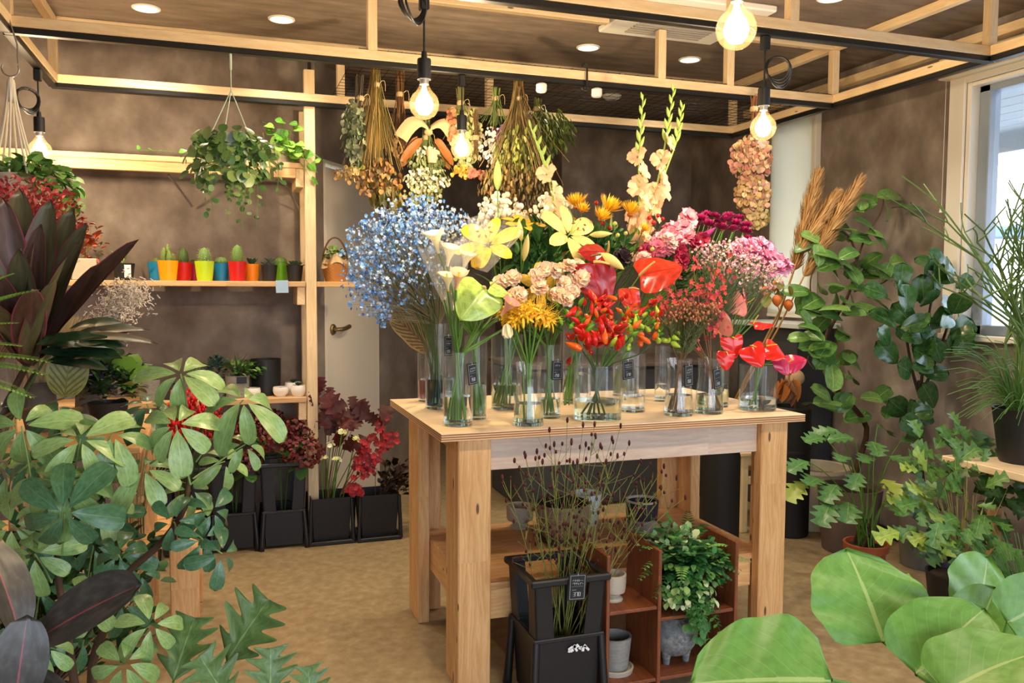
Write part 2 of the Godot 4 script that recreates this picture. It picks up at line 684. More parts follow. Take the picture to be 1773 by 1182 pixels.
	leafy("fig_leaf", "ffffff", 0.32, 0.25, leaf_tex("4f7a36", "a8bc78", 7, 0.35, "", "", 160, 0.05))
	leafy("fig_leaf_pale", "ffffff", 0.32, 0.3, leaf_tex("6c9448", "c0d090", 7, 0.35, "", "", 160, 0.05))
	leafy("fig_dark", "ffffff", 0.2, 0.15, leaf_tex("345a2c", "5e8450", 6, 0.35, "", "", 160, 0.04))
	mat("dark_bark", "3a2a20", 0.8)
	mat("pot_taupe", "5f5048", 0.7)
	mat("pot_greydark", "6a665f", 0.8)
	mat("pot_cream", "dccfb2", 0.6)
	mat("matt_black", "16140f", 0.7)
	leafy("xanadu", "ffffff", 0.35, 0.25, leaf_tex("4c7a3c", "84a468", 6, 0.6))
	leafy("xanadu_yellow", "92a23e", 0.4, 0.35)
	leafy("aralia", "ffffff", 0.4, 0.3, leaf_tex("4f7a34", "86a45c", 5, 0.6))
	leafy("aralia_yellow", "ffffff", 0.4, 0.35, leaf_tex("8aa43c", "b4c068", 5, 0.6))
	leafy("aralia_dark", "35592a", 0.4, 0.25)
	mat("twig_yellow", "a09a50", 0.6)
	leafy("physalis", "c86a24", 0.6, 0.4)
	leafy("physalis_leaf", "6f6a30", 0.6, 0.3)
	leafy("protea_orange", "c87428", 0.6, 0.3)
	leafy("protea_brown", "7a4a24", 0.6, 0.2)
	mat("seed_tan", "c0a078", 0.8)
	leafy("leaf_amber", "9a602a", 0.6, 0.4)
	mat("paper_pot", "d8b488", 0.8)
	mat("pot_smoke", "9aa8a0", 0.35)
	mat("hanger_green", "b8d0b8", 0.5)
	leafy("hoya_a", "ffffff", 0.35, 0.25, leaf_tex("5f8044", "8aa468", 5, 0.3))
	leafy("hoya_b", "3f6a34", 0.35, 0.25)
	leafy("hoya_c", "86a05c", 0.35, 0.3)
	leafy("pothos", "ffffff", 0.3, 0.35, leaf_tex("5c9a30", "a4c858", 6, 0.5, "", "", 128, 0.14))
	leafy("pothos_light", "ffffff", 0.3, 0.35, leaf_tex("86bc48", "d0dc90", 6, 0.5, "", "", 128, 0.14))


# ---------------------------------------------------------------- room

func wall(called: String, a: Vector3, b: Vector3, m: Material, label: String) -> void:
	structure(called, span(a, b, 0.0), m, label, called.get_slice("_", 0))


func slab_between(p: Vector3, q: Vector3, y0: float, y1: float, thick: float) -> Transform3D:
	var d := q - p
	return Transform3D(Basis(Vector3.UP, atan2(-d.z, d.x)), Vector3((p.x + q.x) / 2, (y0 + y1) / 2, (p.z + q.z) / 2) + Vector3(-d.z, 0, d.x).normalized() * -thick / 2)


func build_room() -> void:
	var H := 2.6
	wall("floor", Vector3(-2.3, -0.15, 2.3), Vector3(3.7, 0, -7.4), M.concrete_floor, "tan polished concrete shop floor")
	wall("ceiling", Vector3(-2.3, H, 2.3), Vector3(3.7, H + 0.15, -7.4), M.ceiling_paper, "brown mottled ceiling with recessed lights")
	wall("wall_back", Vector3(-2.3, 0, -4.78), Vector3(0.494, H, -4.93), M.wall_paper, "mottled grey brown wall behind the shelves")
	# the wall that runs away at an angle, with the door
	var p := Vector3(0.494, 0, -4.79)
	var d := Vector3(0.558, 0, -0.83)
	var l := 1.62
	var door0 := 0.0
	var door1 := 0.0
	door0 = 0.09
	door1 = 0.84
	for s in [[0.0, door0, 0.0, H], [door1, l, 0.0, H], [door0, door1, 2.07, H]]:
		var a: Vector3 = p + d * s[0]
		var b: Vector3 = p + d * s[1]
		var o := structure("wall_side", box(Vector3(s[1] - s[0], s[3] - s[2], 0.12), 0.0), M.wall_paper, "mottled brown angled wall around the pale door", "wall", slab_between(a, b, s[2], s[3], 0.12))
		o.set_meta("group", "angled wall")
	var dm := slab_between(p + d * door0, p + d * door1, 0.0, 2.07, 0.1)
	var door := thing("door_1", "pale beige flush door behind the flower buckets", "door", dm.origin)
	door.basis = dm.basis
	door.set_meta("kind", "structure")
	part("door_leaf", box(Vector3(door1 - door0 - 0.03, 2.03, 0.04), 0.003), M.door_paint, door, Transform3D(Basis(), Vector3(0, -0.02, 0.035)))
	for s in [-1, 1]:
		part("door_frame", box(Vector3(0.015, 2.07, 0.11), 0.002), M.door_paint, door, Transform3D(Basis(), Vector3(s * ((door1 - door0) / 2 - 0.0075), 0, 0.0)))
	part("door_frame", box(Vector3(door1 - door0, 0.02, 0.11), 0.002), M.door_paint, door, Transform3D(Basis(), Vector3(0, 1.025, 0.0)))
	var hx := -(door1 - door0) / 2 + 0.085
	var hy := 1.10 - 1.035
	var rose := part("handle_plate", lathe_hard([Vector2(0, 0), Vector2(0.032, 0), Vector2(0.032, 0.008), Vector2(0.026, 0.014), Vector2(0, 0.014)], 20), M.brass, door, Transform3D(Basis(Vector3.RIGHT, PI / 2), Vector3(hx, hy, 0.055)))
	part("door_handle", tube(PackedVector3Array([Vector3(hx, hy, 0.055), Vector3(hx, hy, 0.09), Vector3(hx + 0.02, hy, 0.105), Vector3(hx + 0.07, hy + 0.004, 0.105), Vector3(hx + 0.13, hy + 0.012, 0.1)]), 0.011, 0.014, 10, true), M.brass, door)
	# recess with dark passage, then the far wall
	var e := p + d * l
	wall("wall_passage", Vector3(e.x - 0.3, 0, -7.2), Vector3(2.45, H, -7.35), M.wall_paper, "dark wall at the end of the passage")
	wall("wall_passage", Vector3(e.x - 0.45, 0, e.z), Vector3(e.x - 0.3, H, -7.35), M.wall_paper, "dark left wall of the passage")
	wall("wall_far", Vector3(2.33, 0, -5.65), Vector3(3.7, H, -5.8), M.wall_paper, "mottled brown far wall behind the gladioli")
	wall("wall_far", Vector3(2.33, 0, -5.8), Vector3(2.45, H, -7.35), M.wall_paper, "dark right wall of the passage")
	wall("wall_left", Vector3(-2.45, 0, 2.3), Vector3(-2.3, H, -4.93), M.wall_paper, "mottled brown left wall of the shop")
	# right wall with a blind-covered window and the big window
	var x := 3.4
	var z0 := -3.14
	var z1 := 1.2
	var y0 := 1.13
	var y1 := 2.34
	wall("wall_right", Vector3(x, 0, -5.65), Vector3(x + 0.15, H, -4.6), M.wall_paper, "dark brown right wall beyond the blind")
	wall("wall_right", Vector3(x, 0, -4.24), Vector3(x + 0.15, H, z0), M.wall_paper, "mottled brown right wall behind the fig trees")
	wall("wall_right", Vector3(x, 0, -4.6), Vector3(x + 0.15, 1.22, -4.24), M.wall_paper, "brown wall piece under the blind")
	wall("wall_right", Vector3(x, 2.36, -4.6), Vector3(x + 0.15, H, -4.24), M.wall_paper, "brown wall piece above the blind")
	wall("window_3", Vector3(x + 0.08, 1.22, -4.6), Vector3(x + 0.084, 2.36, -4.24), M.window_glass, "narrow window pane behind the cream blind")
	wall("wall_right", Vector3(x, 0, z0), Vector3(x + 0.15, y0, z1), M.wall_paper, "mottled brown wall under the window")
	wall("wall_right", Vector3(x, y1, z0), Vector3(x + 0.15, H, z1), M.wall_paper, "mottled brown wall strip above the window")
	wall("wall_right", Vector3(x, 0, z1), Vector3(x + 0.15, H, 2.3), M.wall_paper, "mottled brown right wall near the shop front")
	var w := thing("window_1", "white framed window beside the pencil tree", "window", Vector3(x, y0, z0))
	w.set_meta("kind", "structure")
	part("window_sill", span(Vector3(-0.05, -0.025, -0.08), Vector3(-0.001, 0.004, z1 - z0), 0.004), M.white_paint, w)
	part("window_casing", span(Vector3(-0.018, -0.03, -0.09), Vector3(-0.001, y1 - y0 + 0.06, 0.0), 0.003), M.white_paint, w)
	part("window_casing", span(Vector3(-0.002, 0, 0.0005), Vector3(0.16, y1 - y0 - 0.0005, 0.025), 0.002), M.white_paint, w)
	part("window_casing", span(Vector3(-0.018, y1 - y0, 0.0), Vector3(-0.001, y1 - y0 + 0.06, z1 - z0), 0.003), M.white_paint, w)
	var fy := y1 - y0
	part("window_casing", span(Vector3(-0.0005, fy - 0.02, 0.0255), Vector3(0.0495, fy - 0.0005, z1 - z0 - 0.001), 0.002), M.white_paint, w)
	for zz in [0.0255, 1.5, 2.95]:
		part("window_frame", span(Vector3(0.05, 0, zz), Vector3(0.12, fy, zz + 0.06), 0.004), M.grey_frame, w)
	part("window_frame", span(Vector3(0.05, 0.0, 0.0), Vector3(0.12, 0.05, z1 - z0), 0.004), M.grey_frame, w)
	part("window_frame", span(Vector3(0.05, fy - 0.05, 0.0), Vector3(0.12, fy, z1 - z0), 0.004), M.grey_frame, w)
	for k in 3:
		var a: float = [0.08, 1.56, 3.01][k]
		var b: float = [1.5, 2.95, z1 - z0][k]
		part("window_pane", span(Vector3(0.083, 0.05, a), Vector3(0.086, fy - 0.05, b), 0.0), M.window_glass, w)
	part("pull_cord", tube(PackedVector3Array([Vector3(-0.03, fy + 0.05, -0.1), Vector3(-0.03, 0.62, -0.1)]), 0.0015, 0.0015, 4), M.white_paint, w)
	part("cord_weight", lathe_hard([Vector2(0, 0.6), Vector2(0.012, 0.6), Vector2(0.005, 0.63), Vector2(0, 0.63)], 10), M.white_plastic, w, Transform3D(Basis(), Vector3(-0.03, 0, -0.1)))
	# curtain box along the wall under the ceiling
	var tr := structure("trim_1", span(Vector3(x - 0.06, 2.5, -4.9), Vector3(x, 2.545, 2.2), 0.003), M.pine, "pale timber batten along the right wall under the ceiling", "batten")
	structure("trim_2", span(Vector3(x - 0.075, 2.37, -3.25), Vector3(x - 0.002, 2.47, 1.3), 0.004), M.cream_box, "cream blind box above the window", "blind box")
	# roller blind over the second window
	var bl := thing("roller_blind", "cream roller blind lowered on the right wall behind the pampas grass", "blind", Vector3(x - 0.03, 1.19, -4.62))
	part("fabric", span(Vector3(0.0, 0.0, 0.0), Vector3(0.004, 1.22, 0.42), 0.0), M.cream_blind, bl)
	part("bottom_bar", span(Vector3(-0.006, -0.02, 0.0), Vector3(0.01, 0.0, 0.42), 0.002), M.white_paint, bl)
	part("roller", tube(PackedVector3Array([Vector3(0.0, 1.24, -0.01), Vector3(0.0, 1.24, 0.43)]), 0.022, 0.022, 12, true), M.white_paint, bl)
	part("side_channel", span(Vector3(-0.012, -0.05, 0.42), Vector3(0.028, 1.27, 0.445), 0.002), M.white_paint, bl)
	# shop front behind the camera: posts, rail and glass
	wall("wall_front", Vector3(-2.45, 2.35, 2.3), Vector3(3.7, H + 0.15, 2.45), M.wall_paper, "wall above the shop front glazing")
	wall("wall_front", Vector3(-2.45, -0.15, 2.3), Vector3(3.7, 0.25, 2.45), M.wall_paper, "low wall under the shop front glazing")
	var sf := thing("window_2", "shop front glazing behind the viewer", "window", Vector3(-2.45, 0.25, 2.3))
	sf.set_meta("kind", "structure")
	for k in 5:
		part("mullion", span(Vector3(k * 1.5, 0, 0.02), Vector3(k * 1.5 + 0.08, 2.1, 0.12), 0.004), M.grey_frame, sf)
	for k in 4:
		part("window_pane", span(Vector3(k * 1.5 + 0.08, 0, 0.06), Vector3(k * 1.5 + 1.5, 2.1, 0.063), 0.0), M.window_glass, sf)
	# baseboard
	wall("baseboard_right", Vector3(x - 0.012, 0, -5.6), Vector3(x, 0.06, 2.2), M.dark_trim, "dark baseboard along the right wall")


func build_outside() -> void:
	solid("ground", span(Vector3(3.8, -0.3, -14), Vector3(24, -0.1, 12), 0.0), M.paving, "pale pavement outside the window", "pavement", Transform3D(), "", "structure")
	var s := thing("eaves", "pale boarded eaves above the window outside", "eaves", Vector3(3.6, 2.32, -4.5))
	for k in 6:
		part("board", span(Vector3(0.02 + k * 0.16, 0.0, 0), Vector3(0.02 + k * 0.16 + 0.152, 0.02, 8.0), 0.002), M.soffit, s)
	part("fascia", span(Vector3(0.98, -0.12, 0), Vector3(1.01, 0.06, 8.0), 0.002), M.soffit, s)
	var b := thing("neighbour_house", "grey sided house across the street outside the window", "building", Vector3(11.0, -0.1, -9.0))
	part("wall", span(Vector3(0, 0, 0), Vector3(5, 2.2, 6.6), 0.0), M.siding_dark, b)
	for k in 12:
		part("siding_board", span(Vector3(-0.03, 0.02 + k * 0.18, 0), Vector3(0.0, 0.19 + k * 0.18, 6.6), 0.004), M.siding, b)
	part("roof", span(Vector3(-0.5, 2.2, -0.4), Vector3(5.4, 2.36, 7.0), 0.01), M.roof_blue, b)
	part("window", span(Vector3(-0.05, 0.8, 2.6), Vector3(-0.02, 1.7, 4.2), 0.005), M.siding_dark, b)


func build_frame() -> void:
	var y := 2.295
	var t := 0.040
	var xs := [-0.737, 2.964]
	var zs := [-1.716, -2.639, -3.562, -4.456]
	var f := thing("overhead_lattice", "pale timber grid frame hung under the ceiling with black light tracks", "timber frame", Vector3(1.1, y, -3.0))
	var o := -f.position
	var rail := func(a: Vector3, b: Vector3): part("rail", span(a, b, 0.0025), M.pine, f, Transform3D(Basis(), o))
	var track := func(a: Vector3, b: Vector3):
		var q := part("light_track", span(a, b, 0.003), M.black_metal, f, Transform3D(Basis(), o))
	for z in zs:
		rail.call(Vector3(xs[0] - t / 2, y, z - t / 2), Vector3(xs[1] + t / 2, y + t, z + t / 2))
		track.call(Vector3(xs[0] - 0.012, y - 0.024, z - 0.018), Vector3(xs[1] + 0.012, y - 0.0005, z + 0.018))
	for x in xs:
		for k in 3:
			rail.call(Vector3(x - t / 2, y, zs[k] - t / 2 - 0.0005), Vector3(x + t / 2, y + t, zs[k + 1] + t / 2 + 0.0005))
			track.call(Vector3(x - 0.018, y - 0.024, zs[k] - 0.019), Vector3(x + 0.018, y - 0.0005, zs[k + 1] + 0.019))
		rail.call(Vector3(x - t / 2, y, 0.2), Vector3(x + t / 2, y + t, zs[0] + t / 2 + 0.0005))
		rail.call(Vector3(x - t / 2, 2.56, 0.2), Vector3(x + t / 2, 2.5995, zs[3] - t / 2))
	for z in zs:
		if z == zs[2]:
			rail.call(Vector3(xs[0] + t / 2, 2.56, z - t / 2), Vector3(1.69, 2.5995, z + t / 2))
			rail.call(Vector3(2.36, 2.56, z - t / 2), Vector3(xs[1] - t / 2, 2.5995, z + t / 2))
		else:
			rail.call(Vector3(xs[0] + t / 2, 2.56, z - t / 2), Vector3(xs[1] - t / 2, 2.5995, z + t / 2))
	var px := {0: [0.3, 1.5], 1: [0.9, 1.75, 2.0], 2: [0.604, 1.967, 2.342], 3: [0.591, 1.4]}
	for k in 4:
		for x in px[k] + xs:
			part("post", span(Vector3(x - t / 2, y + t, zs[k] - t / 2), Vector3(x + t / 2, 2.56, zs[k] + t / 2), 0.0025), M.pine, f, Transform3D(Basis(), o))
	# wire grid laid on the lower rails between the middle and the rear rail
	var g := thing("wire_grid", "black wire grid panel laid across the timber frame above the dried bunches", "wire grid", Vector3(2.0, y + t + 0.003, -4.0))
	for s in [[0.55, 1.75], [1.78, 2.94]]:
		var bag := shape()
		var x: float = s[0]
		while x <= s[1] + 0.001:
			add_to(bag, tube(PackedVector3Array([Vector3(x - 2.0, 0.002, 0.455), Vector3(x - 2.0, 0.002, -0.47)]), 0.0012, 0.0012, 4))
			x += 0.06
		for k in 16:
			add_to(bag, tube(PackedVector3Array([Vector3(s[0] - 2.0, -0.001, 0.455 - k * 0.0615), Vector3(s[1] - 2.0, -0.001, 0.455 - k * 0.0615)]), 0.0012, 0.0012, 4))
		part("wires", bag, M.wire_black, g, Transform3D(), "", "stuff")
	# plugs and hooks on the track
	var pl := 0
	for p in [Vector3(1.366, 2.275, -3.562), Vector3(1.639, 2.282, -3.562)]:
		var q := thing("track_plug", ["white plastic plug under the middle track, left one", "white plastic plug under the middle track, right one"][pl], "plug", Vector3(p.x, y - 0.024, p.z), "white track plugs")
		part("body", lathe_hard([Vector2(0, -0.045), Vector2(0.019, -0.045), Vector2(0.026, -0.038), Vector2(0.026, -0.012), Vector2(0.02, -0.006), Vector2(0, -0.006)], 8), M.white_plastic, q)
		part("pin", box(Vector3(0.02, 0.008, 0.012), 0.001), M.black_metal, q, Transform3D(Basis(), Vector3(0, -0.003, 0)))
		pl += 1
	var hp := PackedVector3Array()
	for k in 9:
		var a := PI * k / 8.0
		hp.append(Vector3(-0.012 + 0.012 * cos(a), 0.055 + 0.012 * sin(a), 0))
	var hp2 := PackedVector3Array([Vector3(0, 0.055, 0), Vector3(0, -0.035, 0)])
	for k in 9:
		var a := PI * k / 8.0
		hp2.append(Vector3(-0.012 + 0.012 * cos(a), -0.04 - 0.012 * sin(a), 0))
	var hk := Vector3(1.575, 2.316, -3.530)
	var hook := thing("s_hook", "small black S hook on the middle rail beside the white plugs", "hook", Vector3(hk.x, y + 0.0, -3.53))
	part("upper_bend", tube(hp, 0.0045, 0.0045, 6), M.black_metal, hook)
	part("lower_bend", tube(hp2, 0.0045, 0.0045, 6), M.black_metal, hook)


func bulb_light(p: Vector3, e: float, called: String) -> void:
	var l := OmniLight3D.new()
	l.name = called
	l.position = p
	l.light_color = Color(1.0, 0.88, 0.70)
	l.light_energy = e
	l.light_size = 0.03
	l.omni_range = 12.0
	l.omni_attenuation = 2.0
	l.shadow_enabled = true
	add_child(l)


func pendant(p: Vector3, track_y: float, label: String, coil_at: float, coil_side: float, turn: float) -> void:
	# p is the centre of the bulb
	var r := 0.0475
	var t := thing("pendant_lamp", label, "pendant lamp", p, "bare bulb pendants on the timber frame")
	var top := track_y - p.y
	part("track_adapter", box(Vector3(0.03, 0.05, 0.03), 0.004), M.black_plastic, t, Transform3D(Basis(), Vector3(0, top - 0.025, 0)))
	part("cord", tube(PackedVector3Array([Vector3(0, top - 0.05, 0), Vector3(0, 0.15, 0)]), 0.0035, 0.0035, 6), M.black_plastic, t)
	if coil_at > 0:
		var bag := shape()
		for k in 4:
			var q := PackedVector3Array()
			for i in 21:
				var a := TAU * i / 20.0 + k
				var rr := 0.046 + 0.005 * k
				q.append(Basis(Vector3.UP, turn + k * 0.16) * Vector3(coil_side * rr + rr * cos(a) * 0.95, rr * sin(a) * 0.9 - k * 0.004, 0.006 * sin(a * 2.0) + k * 0.003))
			add_to(bag, tube(q, 0.0036, 0.0036, 5))
		part("cord_coil", bag, M.black_plastic, t, Transform3D(Basis(), Vector3(0, coil_at, 0)))
	part("socket", lathe_hard([Vector2(0, 0.165), Vector2(0.008, 0.165), Vector2(0.01, 0.145), Vector2(0.021, 0.142), Vector2(0.022, 0.138), Vector2(0.022, 0.078), Vector2(0.0, 0.078)].map(func(v): return v).duplicate(), 20), M.black_plastic, t)
	part("cap", lathe([Vector2(0.0145, 0.062), Vector2(0.0145, 0.08)], 16), M.steel, t)
	var pr := [Vector2(0, -r)]
	for k in 14:
		var a := -PI / 2 + PI * 0.80 * (k + 1) / 14.0
		pr.append(Vector2(r * cos(a), r * sin(a)))
	pr.append(Vector2(0.0165, 0.056))
	pr.append(Vector2(0.0145, 0.066))
	var b := part("bulb", lathe(pr, 28), M.bulb_glass, t)
	var stemp := part("glass_stem", lathe([Vector2(0.004, 0.062), Vector2(0.005, 0.02), Vector2(0.0, 0.018)], 10), M.bulb_glass, b)
	part("filament", lathe([Vector2(0, -0.034), Vector2(0.016, -0.030), Vector2(0.027, -0.016), Vector2(0.03, 0.0), Vector2(0.024, 0.02), Vector2(0.011, 0.036), Vector2(0.006, 0.058), Vector2(0, 0.06)], 16), M.filament, b)
	bulb_light(p, BULB, "pendant_bulb_light")


const BULB := 0.68
const DOWN := 1.15


func build_lamps() -> void:
	pendant(Vector3(0.613, 1.929, -2.639), 2.271, "bare bulb pendant over the blue flowers, nearest the table's left end", 0.30, -1.0, 0.3)
	pendant(Vector3(1.146, 1.956, -1.716), 2.271, "largest bare bulb, nearest the viewer, at the top edge right of centre", -1.0, 1.0, 0.0)
	pendant(Vector3(1.887, 1.941, -2.639), 2.271, "bare bulb pendant above the hanging dried hydrangea", 0.215, 1.0, -0.35)
	pendant(Vector3(0.995, 1.955, -3.562), 2.271, "bare bulb pendant among the hanging dried bunches", -1.0, 1.0, 0.0)
	pendant(Vector3(-0.737, 1.926, -4.092), 2.271, "bare bulb pendant at the far left before the top shelf", 0.21, -1.0, 0.5)
	var k := 0
	for p in [Vector3(-0.310, 2.600, -4.179), Vector3(0.277, 2.600, -4.130), Vector3(1.816, 2.600, -4.060), Vector3(2.434, 2.600, -4.081), Vector3(2.491, 2.600, -3.023), Vector3(0.9, 2.6, -1.2), Vector3(2.3, 2.6, -1.2)]:
		var label: String = ["recessed ceiling light nearest the left edge", "recessed ceiling light left of the first pendant", "recessed ceiling light above the white track plugs", "recessed ceiling light beside the air conditioner grille", "recessed ceiling light cut by the top edge of the picture", "recessed ceiling light overhead near the viewer, left", "recessed ceiling light overhead near the viewer, right"][k]
		var t := thing("ceiling_light", label, "ceiling light", p, "round recessed ceiling lights")
		part("trim_ring", lathe_hard([Vector2(0.052, -0.001), Vector2(0.052, -0.006), Vector2(0.061, -0.004), Vector2(0.062, 0.0)], 28), M.white_plastic, t)
		part("lamp_disc", lathe([Vector2(0.0, -0.0035), Vector2(0.052, -0.003)], 28), M.downlight, t)
		var l := SpotLight3D.new()
		l.name = "ceiling_light_beam"
		l.position = p + Vector3(0, -0.02, 0)
		l.rotation.x = -PI / 2
		l.light_color = Color(1.0, 0.94, 0.84)
		l.light_energy = DOWN
		l.light_size = 0.05
		l.spot_range = 12.0
		l.spot_attenuation = 2.0
		l.spot_angle = 62.0
		l.spot_angle_attenuation = 0.8
		l.shadow_enabled = true
		add_child(l)
		k += 1
	var s := thing("smoke_detector", "round pale detector on the ceiling beyond the white plugs", "detector", Vector3(2.408, 2.600, -4.999))
	part("body", lathe_hard([Vector2(0.0, -0.03), Vector2(0.04, -0.028), Vector2(0.06, -0.012), Vector2(0.062, 0.0)], 24), M.white_plastic, s)
	part("grille", lathe_hard([Vector2(0.0, -0.036), Vector2(0.02, -0.034), Vector2(0.024, -0.028)], 16), M.ceiling_grey, s)
	s = thing("ceiling_speaker", "round white ceiling fitting above the wire grid at right", "ceiling fitting", Vector3(3.541, 2.600, -5.173))
	part("rim", lathe_hard([Vector2(0.07, -0.001), Vector2(0.085, -0.008), Vector2(0.1, 0.0)], 24), M.white_plastic, s)
	part("grille", lathe([Vector2(0.0, -0.004), Vector2(0.07, -0.003)], 24), M.ceiling_grey, s)
	var ac := thing("air_conditioner", "white ceiling cassette air conditioner with a grille behind the front rail", "air conditioner", Vector3(2.025, 2.6, -3.45))
	part("panel", span(Vector3(-0.31, -0.03, -0.27), Vector3(0.31, -0.0005, 0.27), 0.008), M.white_plastic, ac)
	for i in 14:
		part("grille_slat", span(Vector3(-0.2, -0.036, -0.21 + i * 0.03), Vector3(0.2, -0.0305, -0.194 + i * 0.03), 0.001), M.ceiling_grey, ac)


# ---------------------------------------------------------------- table, stool, counter, pots

func build_table() -> void:
	var t := thing("display_table", "large pine display table with plywood top carrying the flower vases", "table", Vector3(1.35, 0, -3.0))
	var o := Transform3D(Basis(), -t.position)
	var y1 := 0.854
	var top := part("tabletop", span(Vector3(0.65, 0.8765, -2.57), Vector3(2.056, 0.88, -3.44), 0.0006), M.plywood, t, o)
	for k in 6:
		var inset := 0.0006 if k % 2 == 0 else 0.0018
		part("ply_layer", span(Vector3(0.65 + inset, 0.854 + k * 0.00375, -2.57 - inset), Vector3(2.056 - inset, 0.854 + (k + 1) * 0.00375, -3.44 + inset), 0.0), M.ply_light if k % 2 == 0 else M.ply_dark, top)
	var leg := func(boxes: Array):
		var bag := shape()
		for b in boxes: add_to(bag, span(b[0], b[1], 0.004))
		part("leg", bag, M.table_pine, t, o)
	leg.call([[Vector3(0.716, 0, -2.602), Vector3(0.829, y1, -2.65)], [Vector3(0.716, 0, -2.6505), Vector3(0.764, y1, -2.765)]])
	leg.call([[Vector3(0.716, 0, -3.206), Vector3(0.764, y1, -3.3295)], [Vector3(0.716, 0, -3.33), Vector3(0.84, y1, -3.378)]])
	leg.call([[Vector3(1.888, 0, -2.602), Vector3(2.004, y1, -2.65)], [Vector3(1.956, 0, -2.6505), Vector3(2.004, y1, -2.765)]])
	leg.call([[Vector3(1.956, 0, -3.206), Vector3(2.004, y1, -3.3295)], [Vector3(1.88, 0, -3.33), Vector3(2.004, y1, -3.378)]])
	part("apron", span(Vector3(0.83, 0.738, -2.63), Vector3(1.887, y1 - 0.0005, -2.655), 0.002), M.pale_pine, t, o)
	part("apron", span(Vector3(0.841, 0.738, -3.34), Vector3(1.879, y1 - 0.0005, -3.37), 0.002), M.pale_pine, t, o)
	part("apron", span(Vector3(0.766, 0.765, -2.66), Vector3(0.80, y1 - 0.0005, -3.325), 0.002), M.table_pine, t, o)
	part("apron", span(Vector3(1.92, 0.765, -2.66), Vector3(1.954, y1 - 0.0005, -3.325), 0.002), M.table_pine, t, o)
	part("shelf_beam", span(Vector3(0.83, 0.217, -2.652), Vector3(1.887, 0.322, -2.69), 0.002), M.table_pine, t, o)
	part("shelf_beam", span(Vector3(0.766, 0.217, -2.70), Vector3(0.80, 0.322, -3.30), 0.002), M.table_pine, t, o)
	part("shelf_beam", span(Vector3(1.92, 0.217, -2.70), Vector3(1.954, 0.322, -3.30), 0.002), M.table_pine, t, o)
	part("shelf_board", span(Vector3(0.766, 0.3225, -2.645), Vector3(1.954, 0.345, -3.325), 0.002), M.shelf_ply, t, o)


func build_counter() -> void:
	var c := thing("counter", "charcoal shop counter standing behind the display table", "counter", Vector3(2.3, 0, -4.97))
	part("body", span(Vector3(-0.62, 0.0, -0.3), Vector3(0.75, 0.86, 0.33), 0.02), M.charcoal, c)
	part("worktop", span(Vector3(-0.64, 0.8605, -0.32), Vector3(0.77, 0.885, 0.35), 0.004), M.pot_taupe, c)
	var s := thing("side_counter", "narrow work counter with steel edge under the cream blind", "counter", Vector3(3.245, 0, -4.30))
	part("worktop", span(Vector3(-0.16, 1.12, -0.3), Vector3(0.14, 1.15, 0.36), 0.004), M.steel_top, s)
	part("body", span(Vector3(-0.12, 0.0, -0.28), Vector3(0.14, 1.1195, 0.3), 0.004), M.charcoal, s)
	# the stool
	var st := thing("stool", "small pale pine stool standing behind the table's right leg", "stool", Vector3(2.85, 0, -4.03))
	part("seat", box(Vector3(0.40, 0.022, 0.40), 0.008), M.stool_wood, st, Transform3D(Basis(), Vector3(0, 0.445, 0)))
	for sx in [-1, 1]:
		for sz in [-1, 1]:
			part("leg", box(Vector3(0.04, 0.434, 0.04), 0.004), M.stool_wood, st, Transform3D(Basis(), Vector3(sx * 0.15, 0.217, sz * 0.15)))
		part("rail", box(Vector3(0.02, 0.05, 0.26), 0.003), M.stool_wood, st, Transform3D(Basis(), Vector3(sx * 0.15, 0.4, 0)))
		part("rail", box(Vector3(0.02, 0.045, 0.26), 0.003), M.stool_wood, st, Transform3D(Basis(), Vector3(sx * 0.15, 0.29, 0)))
		part("rail", box(Vector3(0.26, 0.05, 0.02), 0.003), M.stool_wood, st, Transform3D(Basis(), Vector3(0, 0.4, sx * 0.15)))
		part("rail", box(Vector3(0.26, 0.045, 0.02), 0.003), M.stool_wood, st, Transform3D(Basis(), Vector3(0, 0.29, sx * 0.15)))


# profile of an open pot: outside up, over the rim, inside down
func pot_shape(r0: float, r1: float, h: float, wallw := 0.008, belly := 0.0, sides := 28) -> Dictionary:
	var pr := [Vector2(0, 0), Vector2(r0 * 0.96, 0), Vector2(r0, 0.004)]
	for k in 6:
		var t := (k + 1) / 6.0
		pr.append(Vector2(lerpf(r0, r1, t) + belly * sin(PI * t), h * t))
	pr.append(Vector2(r1 - wallw, h))
	pr.append(Vector2(lerpf(r0, r1, 0.6) - wallw + belly * 0.8, h * 0.6))
	return lathe_hard(pr, sides)


func soil_disc(r: float, y: float) -> Dictionary:
	return lathe([Vector2(r, y), Vector2(r * 0.6, y + 0.006), Vector2(0, y + 0.01)], 20)


